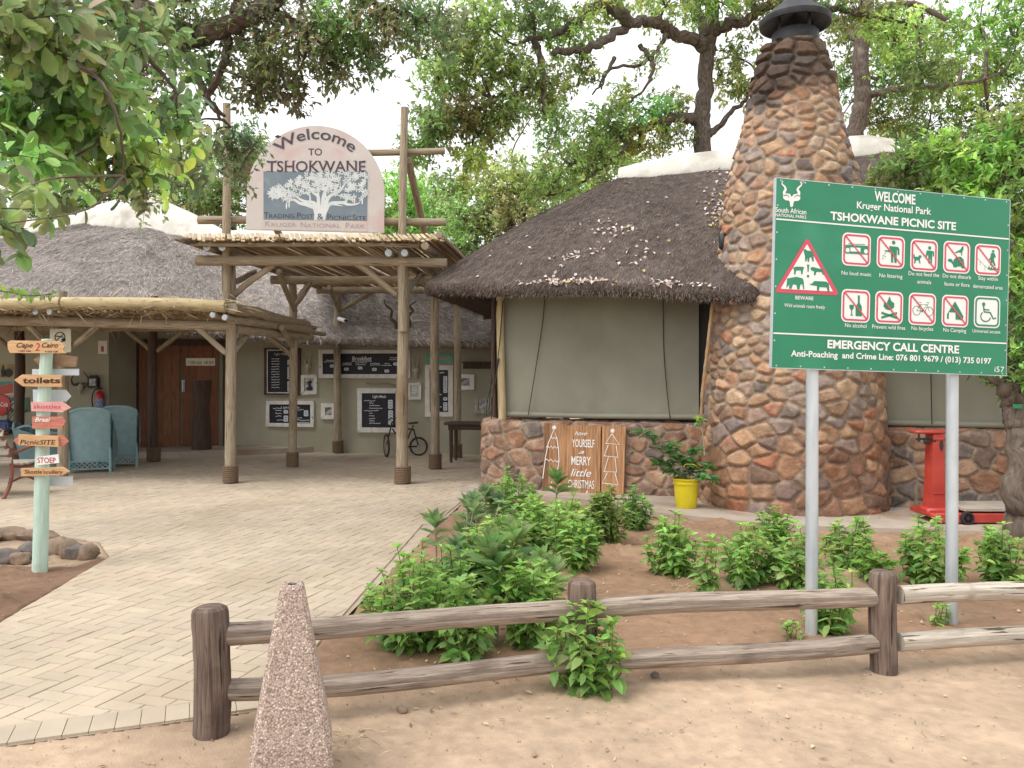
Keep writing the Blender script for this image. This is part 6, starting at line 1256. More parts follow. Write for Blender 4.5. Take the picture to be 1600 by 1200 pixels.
# ================================================================== bushes of the flower bed
LEAFG = (.235, .405, .12)
def leafy_bush(pos, h, w, seed, label, L=.088, dens=1.0, base=LEAFG, group='leafy bushes in the flower bed', low=.05):
    g = rng(seed); t = thing('leafy_bush', label, 'bush', pos, group); fb = MB(); sb = MB(); pos = np.asarray(pos, float); LB, LD, LU, LL, LC_ = [], [], [], [], []
    ns = max(6, int(35*dens*(w/.5)**1.3))
    for s in range(ns):
        a = g.random()*2*np.pi; rr = math.sqrt(g.random()); top = pos+np.array((math.cos(a)*w*.5*rr, math.sin(a)*w*.5*rr, h*(1-.50*rr**2.0)*g.uniform(.66, 1.06)))
        b0 = pos+np.array((math.cos(a)*w*.10*rr, math.sin(a)*w*.10*rr, -.02)); mid = (b0+top)/2+np.array((math.cos(a), math.sin(a), 0))*w*.10*rr+g.normal(size=3)*.02
        q = smoothpts([b0, mid, top], 6); tube(sb, q, np.linspace(.006, .0025, len(q)), 5, caps=False, col=np.array((.16, .20, .06))*g.uniform(.7, 1.2))
        ln = np.linalg.norm(np.diff(q, axis=0), axis=1).sum(); nn = int(ln/.038); ph = g.random()*6.28
        for k in range(nn):
            f = low+(1-low)*k/max(1, nn-1); p = q[min(int(f*(len(q)-1)), len(q)-2)]; i = min(int(f*(len(q)-1)), len(q)-2); p = q[i]+(q[i+1]-q[i])*(f*(len(q)-1)-i); tn = nrm(q[i+1]-q[i])
            for m in range(2):
                az = ph+k*1.57+m*np.pi+g.normal()*.35; o = np.array((math.cos(az), math.sin(az), 0)); upw = .55*f**3+g.normal()*.28-.12; d = nrm(o+np.array((0, 0, upw))); LB.append(p); LD.append(d); LU.append(nrm(np.array((0, 0, 1.))+.35*g.normal(size=3))); sz = L*(1.08-.28*f**4)*g.uniform(.7, 1.2); LL.append(sz); LC_.append(f)
        for m in range(4): az = g.random()*6.28; LB.append(top); LD.append(nrm(np.array((math.cos(az), math.sin(az), 1.0)))); LU.append(np.array((math.cos(az), math.sin(az), -.3))*-1); LL.append(L*.62); LC_.append(1.05)
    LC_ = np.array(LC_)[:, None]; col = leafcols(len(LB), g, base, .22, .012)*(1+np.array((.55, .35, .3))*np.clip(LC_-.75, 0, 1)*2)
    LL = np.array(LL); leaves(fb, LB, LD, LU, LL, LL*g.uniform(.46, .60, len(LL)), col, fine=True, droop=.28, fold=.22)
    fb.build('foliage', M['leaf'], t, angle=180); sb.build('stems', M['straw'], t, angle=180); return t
def rosette_plant(pos, h, w, seed, label, heads=3, L=.16, base=(.175, .29, .115), group='rosette plants among the bushes'):
    g = rng(seed); t = thing('rosette_plant', label, 'plant', pos, group); fb = MB(); sb = MB(); pos = np.asarray(pos, float); LB, LD, LU, LL = [], [], [], []
    for s in range(heads):
        a = g.random()*6.28; rr = math.sqrt((s+.3)/heads)*.8 if heads > 1 else 0; top = pos+np.array((math.cos(a)*w*.4*rr, math.sin(a)*w*.4*rr, (h-L*.6)*(1 if s == 0 else g.uniform(.45, .95)))); q = smoothpts([pos+np.array((0, 0, -.02)), (pos+top)/2+g.normal(size=3)*.03, top], 6)
        tube(sb, q, np.linspace(.011, .007, len(q)), 6, col=(.30, .25, .17))
        for k in range(20):
            az = k*2.4+g.normal()*.2; el = .15+1.2*(k/20)**.8; z = -.08*(1-k/20)-(0.12*g.random() if k < 6 else 0); d = np.array((math.cos(az)*math.cos(el), math.sin(az)*math.cos(el), math.sin(el))); LB.append(top+np.array((0, 0, z))); LD.append(d); LU.append(np.array((-math.cos(az)*math.sin(el), -math.sin(az)*math.sin(el), math.cos(el)))); LL.append(L*g.uniform(.7, 1.1)*(1-.35*(k/20)**2))
    LL = np.array(LL); col = leafcols(len(LB), g, base, .16, .01); leaves(fb, LB, LD, LU, LL, LL*.40, col, fine=True, droop=.12, fold=.35)
    fb.build('foliage', M['leaf'], t, angle=180); sb.build('stems', M['straw'], t, angle=180); return t
def gz(px, py): q = G(px, py); return np.array((q[0], q[1], 0.))
def bush(px, pb, pt, wpx, seed, label, **k):
    q = gz(px, pb); Y = q[1]; leafy_bush(q, (pb-pt)/FPX*Y*1.0, wpx/FPX*Y*1.06, seed, label, **k)
def ros(px, pb, pt, wpx, seed, label, **k):
    q = gz(px, pb); Y = q[1]; rosette_plant(q, (pb-pt)/FPX*Y, wpx/FPX*Y, seed, label, **k)
bush(643, 1012, 848, 138, 1, 'broad bright green bush at the paving edge, nearest the bollard of all behind the rails', L=.078, dens=1.3)
bush(722, 1034, 905, 84, 2, 'small bush poking over the lower rail just right of the broad one by the paving')
bush(826, 1003, 868, 98, 3, 'upright bush right behind the top rail left of the middle fence post')
bush(913, 1078, 938, 118, 4, 'leafy bush growing on the road side of the fence, hiding the middle post', L=.085, dens=.85)
bush(893, 892, 786, 84, 5, 'dense mid green bush in the centre bed below the Christmas board')
bush(800, 822, 733, 84, 6, 'dark round bush against the left corner of the stone wall')
bush(842, 862, 772, 84, 7, 'bush directly in front of the left end of the Christmas board')
bush(950, 848, 764, 74, 8, 'yellowish green bush below the right half of the Christmas board', base=(.19, .28, .08))
bush(992, 826, 757, 52, 9, 'dark compact bush nearest the yellow bucket', base=(.19, .34, .11))
bush(885, 846, 775, 76, 10, 'bush tucked under the painted little and Christmas lines')
bush(758, 935, 812, 92, 11, 'tall leafy bush in the thick of the left clump')
bush(705, 958, 850, 80, 12, 'bush hidden between the paving edge bush and the left clump', base=(.21, .37, .115))
bush(1051, 898, 805, 78, 13, 'isolated round bush standing in bare soil under the yellow bucket')
bush(1104, 930, 812, 40, 14, 'thin sparse shoot right of the isolated round bush', dens=.7)
bush(1166, 912, 818, 92, 15, 'wide bush left of the left sign post, in front of the chimney')
bush(1211, 852, 796, 64, 16, 'small bush at the chimney foot behind the left sign post')
bush(1246, 918, 830, 70, 17, 'bush touching the left side of the left sign post')
bush(1327, 890, 806, 74, 18, 'bush between the two sign posts, nearest the chimney')
bush(1302, 984, 862, 74, 19, 'drooping bush just right of the foot of the left sign post')
bush(1364, 908, 858, 56, 20, 'pale green low bush above the third fence post', base=(.18, .34, .08))
bush(1456, 914, 806, 88, 21, 'bush half hidden behind the right sign post')
bush(1568, 912, 816, 84, 22, 'bush at the foot of the right hand tree')
bush(1239, 997, 964, 34, 23, 'tiny sprout left of the left sign post foot', dens=.9, L=.06); bush(1472, 978, 944, 32, 24, 'tiny sprout left of the right sign post foot', dens=.9, L=.06)
bush(1598, 938, 895, 34, 25, 'small plant at the right picture edge behind the bleached rail', dens=.9)
bush(790, 880, 790, 80, 26, 'bush in the middle of the left clump behind the rosettes', base=(.22, .375, .125))
ros(680, 905, 792, 62, 31, 'single tall rosette on a bare stem leaning over the paving edge', heads=1, L=.20)
ros(738, 882, 766, 100, 32, 'greyish many headed rosette plant at the back of the left clump', heads=6, L=.17, base=(.19, .29, .135)); ros(722, 938, 832, 96, 33, 'dark rosette plant behind the broad paving edge bush', heads=6, L=.16, base=(.18, .285, .135))
ros(794, 988, 806, 120, 34, 'tall pale stemmed rosette plant in the centre of the clump', heads=5, L=.21, base=(.20, .325, .115)); ros(852, 958, 850, 84, 35, 'pale rosette plant with upright leaves beside the tall pale stemmed one', heads=3, L=.19, base=(.22, .34, .13)); ros(776, 1002, 892, 70, 36, 'low rosette with broad leaves just behind the top rail', heads=2, L=.20, base=(.195, .345, .095))
ros(871, 822, 728, 64, 37, 'rosette standing against the lower left of the Christmas board', heads=1, L=.26, base=(.155, .30, .095)); ros(764, 850, 752, 84, 38, 'grey green rosettes left of the dark round wall bush', heads=5, L=.18, base=(.185, .275, .135))

# plant in the yellow bucket
g = rng(60); t = thing('potted_plant', 'leggy broad leaved plant arching left out of the yellow bucket', 'plant', bc+np.array((0, 0, .30))); fb, sb = MB(), MB(); LB, LD, LL = [], [], []
for pts in ([(1070, 750), (1062, 728), (1045, 712), (1022, 690), (1003, 676)], [(1076, 750), (1082, 730), (1088, 712), (1092, 705)], [(1066, 750), (1056, 735), (1044, 722), (1030, 728)], [(1080, 750), (1094, 740), (1102, 728)], [(1072, 750), (1074, 730), (1070, 715)], [(1062, 728), (1052, 708), (1044, 690)], [(1074, 750), (1064, 742), (1050, 740)], [(1082, 750), (1098, 745), (1105, 742)]):
    q = smoothpts([P(a, b, 9.86-.02*i) for i, (a, b) in enumerate(pts)], 6); q = q + np.outer(np.linspace(0, 1, len(q)), g.normal(size=3)*np.array((.02, .1, .02))); tube(sb, q, np.linspace(.012, .006, len(q)), 6, col=(.30, .26, .18))
    for k in range(int(len(q)*.25), len(q)):
        for m in range(4 if k > len(q)-5 else 2): az = g.random()*6.28; LB.append(q[k]); LD.append(nrm(np.array((math.cos(az), math.sin(az), g.uniform(-.2, .6))))); LL.append(g.uniform(.09, .16))
LL = np.array(LL); leaves(fb, LB, LD, nrm(np.array((0, 0, 1.))+.4*g.normal(size=(len(LB), 3))), LL, LL*.42, leafcols(len(LB), g, (.09, .23, .07), .2, .02), fine=True, droop=.2); fb.build('foliage', M['leaf'], t, angle=180); sb.build('stems', M['straw'], t)
q = P(1092, 640, 10.05); t = thing('climber_sprig', 'small green sprig growing out of the gap between blind and chimney', 'plant', q); fb, sb = MB(), MB(); tube(sb, smoothpts([P(1101, 712, 10.0), P(1098, 680, 10.0), P(1093, 655, 10.0)], 5), .007, 5, col=(.45, .40, .32)); n = 16; az = g.random(n)*6.28
leaves(fb, P(1092, 655, 9.98)+g.normal(size=(n, 3))*.03, np.column_stack((np.cos(az), np.sin(az), g.uniform(-.6, .6, n))), (0, -.3, 1), g.uniform(.07, .12, n), .05, leafcols(n, g, LEAFG, .2), fine=True); fb.build('foliage', M['leaf'], t, angle=180); sb.build('stems', M['straw'], t)

# ================================================================== trees
def tree(label, base, limbs, blobs, seed, L=.13, W=.055, col=(.09, .19, .05), bark='bark', fine=False, lm='leaf_far', group='trees round the picnic site', tw=.35, per=12, droop=-.15, name='tree', twr=.006, vary=.25, connect=True, yellow=.03, cr=1.0, dens=1.0, fineshape=None):
    """limbs: (points, r0, r1) tapered; blobs: (centre, (rx, ry, rz), twigs). Leaves sit along twigs spread through each clump."""
    g = rng(seed); t = thing(name, label, 'tree', base, group); tb = MB(); fb = MB(); allp = []
    for pts, r0, r1 in limbs:
        q = smoothpts(pts, 6); q = q+np.vstack((np.zeros(3), g.normal(size=(len(q)-1, 3))*min(r0, .1)*.25)); r = r0+(r1-r0)*np.linspace(0, 1, len(q))**.8; rgh = .03 if r0 > .12 else .07
        tube(tb, q, r, 12 if r0 > .06 else 7, seed=int(g.integers(999)), rough=rgh); allp.append(q[len(q)//3:])
    allp = np.concatenate(allp)
    BS_, DS_, LN, CL = [], [], [], []
    for c, rad, n in blobs:
        n = max(3, int(n*dens)); c = np.asarray(c, float); rad = np.asarray(rad, float); tone = 1+vary*g.normal(); hue = 1+.10*g.normal(size=3)
        d = nrm(g.normal(size=(n, 3))); p = c+d*rad*(g.random((n, 1))**.45)
        j = allp[((allp-c)**2).sum(1).argmin()]
        hub = []
        if connect:
            m = (j+c)/2+g.normal(size=3)*.12*np.linalg.norm(c-j); q = smoothpts([j, m, c], 5); r0 = cr*(.012+.018*rad.mean()); tube(tb, q, np.linspace(r0*1.4, r0*.6, len(q)), 6, seed=1, rough=.05, caps=False); hub = list(q[3:])
            for _ in range(min(9, n//6)):
                e = p[g.integers(n)]; q = smoothpts([c, (c+e)/2+g.normal(size=3)*.12*rad.mean(), e], 4); tube(tb, q, np.linspace(r0*.6, r0*.18, len(q)), 5, caps=False); hub += list(q[2:])
        for k in range(n):
            e = p[k]; od = nrm((e-c)/rad*.7+g.normal(size=3)*.6+np.array((0, 0, droop))); s = e-od*tw*.5
            if g.random() < .5: tube(tb, [s, e, e+od*tw*.5], [twr, twr*.8, twr*.4], 3, caps=False)
            f = g.random(per); b = s[None]+od[None]*tw*f[:, None]+g.normal(size=(per, 3))*tw*.05; dd = nrm(od[None]*.6+g.normal(size=(per, 3))*.75+np.array((0, 0, droop)))
            BS_.append(b); DS_.append(dd); LN.append(L*g.uniform(.6, 1.2, per)); tk = tone*(1+.22*g.normal()); CL.append(leafcols(per, g, np.array(col)*hue*max(.4, tk), .16, yellow))
    B_ = np.concatenate(BS_); D_ = np.concatenate(DS_); LL = np.concatenate(LN); U_ = nrm(np.array((0, 0, 1.))+.55*g.normal(size=(len(B_), 3)))
    leaves(fb, B_, D_, U_, LL, LL*(W/L)*g.uniform(.85, 1.15, len(LL)), np.concatenate(CL), fine=fineshape or fine, droop=.18)
    tb.build('trunk', M[bark], t, angle=180); fb.build('crown', M[lm], t, angle=180); return t
def bl(px, py, Y, rx, ry, rd, n): return (P(px, py, Y), (rx/FPX*Y, rd, ry/FPX*Y), n)
def lb_(pts, r0, r1): return ([P(a, b, Y) for a, b, Y in pts], r0, r1)

# gnarled tree behind the stone building
Y0 = 18.5
tree('gnarled dark limbed tree rising behind the stone building left of the chimney', (P(1100, HOR, Y0)[0], Y0, 0),
 [([(P(1100, HOR, Y0)[0], Y0, 0), P(1100, 400, Y0), P(1097, 225, Y0), P(1098, 175, Y0), P(1104, 120, Y0), P(1106, 70, Y0), P(1112, 30, Y0), P(1118, -60, Y0)], .215, .15),
  lb_([(1104, 75, Y0), (1085, 62, 18.2), (1058, 56, 18), (1035, 40, 17.8), (1005, 34, 17.6), (978, 40, 17.4), (945, 65, 17), (915, 78, 16.8), (885, 80, 16.6), (862, 82, 16.4)], .16, .06), lb_([(985, 40, 17.4), (968, 20, 17.2), (950, 10, 17.2), (925, 14, 17), (895, 35, 16.8), (868, 55, 16.6), (820, 62, 16.4)], .15, .05),
  lb_([(1112, 50, Y0), (1135, 38, 18.2), (1165, 30, 18), (1200, 8, 17.6), (1240, 4, 17.4), (1300, 10, 17.2), (1380, 30, 17), (1440, 42, 16.8)], .15, .05), lb_([(1106, 60, Y0), (1090, 20, 18.8), (1060, -40, 19)], .16, .1),
  lb_([(1086, 188, Y0), (1065, 185, 18.2), (1035, 188, 18), (1008, 200, 17.8), (975, 208, 17.6), (950, 225, 17.4), (930, 250, 17.3), (915, 275, 17.2)], .13, .04), lb_([(1108, 210, Y0), (1122, 198, 18.6), (1140, 178, 18.6), (1165, 155, 18.7), (1180, 120, 18.8)], .09, .03),
  lb_([(835, 65, 16.5), (845, 95, 16.4), (828, 128, 16.3), (805, 148, 16.2), (770, 152, 16.1), (742, 175, 16)], .08, .03), lb_([(845, 90, 16.4), (850, 125, 16.2), (848, 160, 16.1), (852, 180, 16.1)], .07, .02), lb_([(1000, 70, 17.5), (1020, 100, 17.4), (1012, 130, 17.3), (985, 160, 17.2)], .06, .02), lb_([(1040, 55, 17.8), (1030, 75, 17.7), (1000, 100, 17.5), (950, 110, 17.4), (940, 140, 17.3)], .06, .02), lb_([(960, 90, 17), (945, 120, 16.9), (925, 150, 16.9)], .05, .015), lb_([(985, 210, 17.6), (978, 230, 17.5), (940, 262, 17.4), (900, 290, 17.3), (850, 310, 17.2)], .06, .02)],
 [bl(*a) for a in ((700, 60, 16, 60, 40, 1.0, 60), (760, 40, 16, 55, 45, 1.0, 70), (830, 25, 16.5, 60, 40, 1.1, 70), (690, 130, 15.8, 45, 40, .9, 50), (740, 110, 16, 50, 45, 1, 60), (800, 110, 16, 45, 45, .9, 55), (670, 195, 15.6, 40, 34, .8, 60), (720, 185, 15.7, 45, 36, .8, 62), (770, 190, 16, 40, 36, .8, 50), (800, 165, 16, 34, 30, .8, 34), (650, 235, 15.5, 28, 20, .6, 26), (735, 245, 15.8, 30, 34, .7, 34), (860, 130, 16.5, 36, 30, .8, 30), (890, 50, 17, 50, 36, 1, 46), (905, 110, 17, 34, 24, .8, 20), (960, 10, 17.2, 60, 26, 1, 50), (1040, 10, 18, 60, 36, 1.1, 56), (1120, 0, 18, 60, 40, 1.2, 60), (1190, 20, 18, 50, 32, 1.1, 44), (1150, 90, 18.6, 36, 30, .9, 26), (1140, 130, 18.8, 40, 26, .9, 26), (1020, 95, 17.6, 34, 14, .8, 10), (950, 195, 17.5, 48, 34, 1.0, 56), (930, 235, 17.4, 46, 34, 1.0, 56), (1010, 175, 17.9, 46, 26, .9, 34), (1050, 165, 18.2, 36, 26, .9, 28), (1000, 225, 18, 50, 26, .9, 40), (1050, 215, 18.4, 34, 24, .8, 26), (975, 150, 17.4, 30, 20, .8, 14), (1160, 140, 18.8, 20, 16, .6, 10), (860, 290, 17, 50, 34, 1, 36), (890, 255, 17.2, 44, 34, 1, 34), (1260, 20, 17.4, 60, 24, 1, 40), (1340, 20, 17.2, 60, 30, 1, 46), (1400, 60, 17, 50, 44, 1, 60), (1440, 120, 16.8, 44, 44, 1, 56))], 70, L=.135, W=.058, col=(.25, .35, .12), per=14, dens=1.35, tw=.42, yellow=.08, bark='bark_dark', vary=.18)
# tree right of the chimney
Y1 = 19.5
tree('tree with a slanting bare trunk rising right of the chimney', (P(1338, HOR, Y1)[0], Y1, 0),
 [([(P(1332, HOR, Y1)[0], Y1, 0), P(1333, 300, Y1), P(1338, 195, Y1), P(1350, 150, Y1), P(1345, 100, Y1), P(1346, 50, Y1), P(1360, -40, Y1)], .24, .16), lb_([(1346, 60, Y1), (1370, 20, 19), (1420, 5, 18.6), (1480, 30, 18.2)], .14, .05), lb_([(1350, 150, Y1), (1400, 140, 19), (1460, 135, 18.8), (1540, 125, 18.6)], .10, .03), lb_([(1340, 60, Y1), (1310, 30, 20), (1270, 10, 20)], .1, .03)],
 [bl(*a) for a in ((1400, 120, 20, 60, 50, 1.3, 90), (1480, 130, 20, 70, 60, 1.4, 110), (1550, 110, 19.5, 60, 60, 1.3, 100), (1440, 50, 20, 70, 46, 1.3, 90), (1530, 40, 20, 70, 50, 1.4, 100), (1590, 60, 19.5, 40, 70, 1.2, 70), (1380, 190, 20.5, 50, 40, 1.2, 60), (1450, 200, 20.5, 60, 40, 1.3, 70), (1330, 60, 20.5, 44, 50, 1.1, 46), (1320, 130, 20.8, 36, 40, 1.1, 36), (1375, 50, 20.4, 40, 40, 1.1, 46), (1540, 190, 20.4, 60, 44, 1.2, 60), (1310, 190, 21, 26, 20, .8, 14))], 71, L=.14, W=.06, col=(.25, .375, .125), dens=1.2, per=13, tw=.45)
# bright leafed tree in the right foreground
Y2 = 8.35
tree('bright green young tree in front of the stone building at the right picture edge', (P(1597, HOR, Y2)[0], Y2, 0),
 [([P(1597, 840, Y2), P(1592, 770, Y2), P(1592, 690, Y2), P(1585, 640, Y2), P(1578, 600, Y2)], .15, .10), lb_([(1582, 625, Y2), (1560, 590, 8.3), (1545, 540, 8.3), (1540, 460, 8.4), (1520, 380, 8.4), (1490, 300, 8.4)], .085, .02), lb_([(1580, 610, Y2), (1600, 560, 8.3), (1620, 480, 8.3), (1600, 380, 8.3), (1560, 290, 8.3)], .09, .02), lb_([(1540, 440, 8.4), (1500, 400, 8.6), (1450, 310, 8.7), (1420, 260, 8.7)], .03, .01), lb_([(1600, 380, 8.3), (1560, 240, 8.2), (1570, 200, 8.2)], .03, .012), lb_([(1590, 620, Y2), (1640, 540, 8.2), (1700, 460, 8.1)], .08, .02)],
 [bl(*a) for a in ((1420, 255, 8.7, 45, 34, .45, 40), (1395, 275, 8.8, 30, 26, .4, 24), (1460, 240, 8.6, 44, 34, .45, 42), (1500, 265, 8.5, 50, 40, .5, 50), (1470, 300, 8.6, 50, 34, .5, 40), (1540, 240, 8.3, 44, 40, .45, 46), (1570, 195, 8.2, 34, 36, .4, 34), (1590, 250, 8.2, 40, 50, .45, 50), (1550, 300, 8.3, 50, 40, .5, 50), (1590, 340, 8.2, 40, 50, .5, 46), (1595, 420, 8.2, 34, 44, .5, 44), (1590, 490, 8.3, 36, 40, .5, 44), (1585, 550, 8.3, 36, 34, .5, 40), (1560, 580, 8.3, 26, 18, .4, 16), (1600, 600, 8.3, 26, 20, .4, 18), (1660, 350, 8.0, 60, 80, .6, 90), (1670, 480, 8.0, 60, 70, .6, 80), (1430, 300, 8.8, 36, 22, .4, 20), (1660, 230, 8.1, 60, 60, .6, 70))], 72, L=.095, W=.038, col=(.26, .43, .13), per=12, tw=.24, fine=True, lm='leaf', droop=.05, bark='bark_light', twr=.004, yellow=.05)
mb = MB(); q = P(1590, 635, 8.35-.155); box(mb, q, (.09, .012, .045), 0, bev=.003); o = mb.build('tree_tag', M['sign_green']); tag(o, 'small green tag tied round the trunk of the right tree', 'tag')
# background greens
bgl = 'tree'
def bgtree(label, x, y, seed, blobs, col, L=.2, trunk=.25): 
    c = np.mean([b[0] for b in blobs], 0); tree(label, (x, y, 0), [([(x, y, 0), (x+.1, y, 2.2), ((x+c[0])/2, (y+c[1])/2, max(3.2, c[2]*.7)), tuple(c)], trunk, .08)], blobs, seed, L=L, W=L*.44, col=col, per=15, tw=.6, dens=1.5)
bgtree('pale green tree rising between the welcome sign and the stone thatch', P(640, HOR, 27)[0], 27, 73, [bl(*a) for a in ((625, 300, 27, 40, 36, 1.4, 60), (660, 320, 27, 40, 40, 1.4, 60), (640, 360, 27, 50, 36, 1.5, 60), (690, 350, 26.5, 40, 36, 1.4, 50), (610, 340, 27, 30, 36, 1.3, 40))], (.27, .44, .14), .19)
bgtree('broad drooping tree behind the left slope of the dark thatch', P(790, HOR, 24)[0], 24, 74, [bl(*a) for a in ((760, 300, 24, 60, 50, 1.5, 90), (820, 290, 24, 60, 50, 1.5, 90), (730, 350, 23.5, 50, 50, 1.4, 80), (800, 350, 23.5, 70, 40, 1.5, 90), (870, 300, 24, 60, 44, 1.5, 80), (930, 280, 24.5, 50, 40, 1.4, 60), (700, 300, 24, 34, 30, 1.2, 34), (870, 200, 25, 40, 50, 1.3, 46), (845, 160, 25, 30, 34, 1.1, 24), (740, 400, 23.5, 40, 30, 1.2, 40), (960, 250, 24.5, 50, 34, 1.3, 50))], (.27, .38, .135), .17)
bgtree('tree behind the thatched shop just left of the welcome sign', P(350, HOR, 31)[0], 36, 75, [bl(*a) for a in ((330, 270, 34, 60, 50, 2, 90), (390, 250, 34, 50, 50, 2, 80), (350, 320, 34, 60, 40, 2, 90), (270, 290, 34, 60, 40, 2, 80), (430, 300, 34, 40, 50, 2, 60), (300, 330, 34, 60, 30, 2, 60))], (.25, .40, .14), .22)
bgtree('tree behind the shop roof at the far left', P(110, HOR, 31)[0], 36, 76, [bl(*a) for a in ((150, 290, 34, 60, 40, 2, 80), (60, 280, 34, 60, 50, 2, 80), (100, 330, 34, 70, 30, 2, 80), (200, 300, 34, 50, 34, 2, 60), (0, 260, 34, 60, 60, 2, 70))], (.27, .42, .14), .22)
bgtree('dark tree filling the background behind the right tree', P(1560, HOR, 27)[0], 27, 77, [bl(*a) for a in ((1500, 270, 27, 80, 60, 2, 110), (1590, 240, 27, 80, 70, 2, 120), (1430, 250, 27, 60, 50, 1.8, 80), (1680, 300, 27, 90, 100, 2, 120), (1560, 350, 27, 80, 60, 2, 100), (1380, 230, 27.5, 40, 40, 1.5, 40))], (.19, .30, .10), .18)

# ================================================================== overhanging canopy at the left
def LPt(pts): return [P(*p) for p in pts]
tree('large leaved tree hanging into the top left corner close to the viewer', (-4.6, 4.2, 0),
 [([(-4.6, 4.2, 0), (-4.5, 4.2, 1.2), (-4.35, 4.1, 2.4), (-3.9, 3.9, 3.2), (-3.2, 3.7, 3.55), (-2.5, 3.6, 3.6)], .20, .07), lb_([(-160, -60, 3.6), (-60, 20, 3.5), (30, 20, 3.4), (75, 70, 3.3), (110, 98, 3.25), (150, 115, 3.2)], .03, .006), lb_([(-160, -60, 3.6), (60, -60, 4), (160, 20, 4.2), (230, 90, 4.4), (280, 150, 4.5)], .03, .008), lb_([(-160, 20, 3.6), (-40, 160, 3.6), (30, 220, 3.7), (100, 260, 3.8)], .025, .006), lb_([(100, 90, 3.3), (160, 130, 3.2), (185, 190, 3.2), (192, 240, 3.3), (195, 290, 3.4)], .008, .004)],
 [bl(*a) for a in ((30, 40, 3.2, 70, 50, .35, 50), (100, 60, 3.3, 60, 40, .3, 36), (60, 110, 3.6, 80, 50, .4, 56), (140, 110, 3.5, 50, 44, .3, 28), (20, 170, 3.6, 60, 50, .4, 44), (90, 180, 3.9, 70, 46, .4, 46), (170, 170, 4.0, 60, 46, .4, 40), (30, 240, 3.4, 50, 36, .3, 26), (110, 240, 4.2, 60, 40, .4, 34), (180, 230, 4.2, 60, 40, .4, 36), (240, 170, 4.5, 50, 44, .4, 36), (240, 240, 4.6, 50, 36, .4, 30), (290, 205, 5, 40, 40, .4, 30), (285, 260, 5, 40, 30, .4, 22), (15, 310, 3.1, 30, 36, .25, 12), (200, 275, 4.3, 34, 26, .3, 14), (60, 300, 3.8, 44, 24, .3, 12), (8, 350, 3.0, 14, 20, .15, 4), (200, 40, 4.2, 60, 50, .4, 36), (260, 80, 4.8, 50, 50, .4, 32), (230, 305, 4.6, 16, 14, .2, 5), (160, -20, 4, 120, 40, .5, 50), (20, -30, 3.4, 100, 40, .5, 40), (90, 300, 4.4, 30, 14, .2, 6))], 81, L=.092, W=.05, col=(.23, .34, .15), per=9, cr=.3, dens=.52, fineshape='round', tw=.22, fine=True, lm='leaf', droop=-.3, twr=.0035, yellow=.035, group='overhanging foreground trees')
tree('dark shady tree whose limbs fork over the top of the welcome sign', (-6.3, 7.4, 0),
 [([(-6.3, 7.4, 0), (-6.2, 7.5, 2.2), (-5.6, 7.7, 4.2), P(120, -120, 8), P(190, -20, 8), P(215, 20, 8), P(240, 40, 8), P(272, 54, 8), P(292, 55, 8), P(330, 48, 7.9), P(365, 38, 7.8), P(400, 22, 7.7), P(440, -10, 7.6)], .26, .06), lb_([(278, 56, 8), (290, 75, 8), (304, 100, 8), (312, 125, 8), (322, 155, 8)], .055, .035), lb_([(352, 42, 7.9), (354, 75, 7.9), (346, 108, 7.9), (332, 140, 8), (324, 158, 8), (332, 165, 8.4), (348, 178, 9)], .05, .02), lb_([(215, 20, 8), (250, 10, 7.9), (300, -10, 7.8)], .07, .04), lb_([(365, 35, 7.8), (372, 5, 7.7), (380, -30, 7.6)], .06, .04), lb_([(440, -5, 7.6), (520, -20, 7.6), (600, 10, 7.6), (650, 30, 7.7)], .05, .015), lb_([(420, 10, 7.7), (470, 40, 7.8), (510, 80, 7.8)], .04, .012), lb_([(220, 30, 8), (200, 60, 7.6), (160, 90, 7.2)], .05, .015), lb_([(328, 160, 8.2), (345, 185, 9), (370, 205, 9.4), (395, 235, 9.6)], .025, .008)],
 [bl(*a) for a in ((300, 20, 7.8, 60, 30, .5, 60), (380, 70, 8, 50, 50, .5, 90), (430, 100, 7.9, 50, 46, .5, 96), (480, 60, 7.8, 60, 50, .5, 110), (400, 140, 8.1, 40, 34, .45, 66), (445, 140, 8, 36, 30, .45, 50), (530, 50, 7.7, 60, 44, .5, 110), (600, 40, 7.7, 50, 44, .5, 96), (650, 30, 7.8, 44, 40, .5, 70), (520, 105, 7.9, 40, 34, .4, 56), (570, 90, 7.8, 40, 30, .4, 46), (420, 30, 7.8, 50, 36, .5, 66), (330, 110, 8.2, 34, 30, .4, 40), (250, 60, 7.8, 50, 40, .5, 60), (220, 120, 7.6, 50, 44, .5, 60), (170, 60, 7.4, 60, 50, .5, 60), (560, 0, 7.6, 90, 30, .6, 90), (340, -20, 7.8, 90, 30, .6, 70), (690, 20, 7.9, 34, 34, .4, 34), (690, 70, 8, 24, 24, .35, 18), (340, 225, 9.3, 34, 30, .4, 42), (368, 240, 9.6, 28, 34, .4, 52), (388, 215, 9.6, 24, 26, .4, 34), (396, 238, 9.8, 18, 22, .3, 18), (300, 200, 9, 34, 24, .4, 26), (370, 280, 9.6, 24, 18, .3, 16), (280, 300, 8, 30, 10, .3, 8), (232, 320, 7, 16, 12, .2, 7))], 82, L=.082, W=.034, col=(.20, .275, .125), per=10, cr=.6, dens=.72, tw=.24, lm='leaf', fine=False, droop=-.2, twr=.004, group='overhanging foreground trees', yellow=.02)
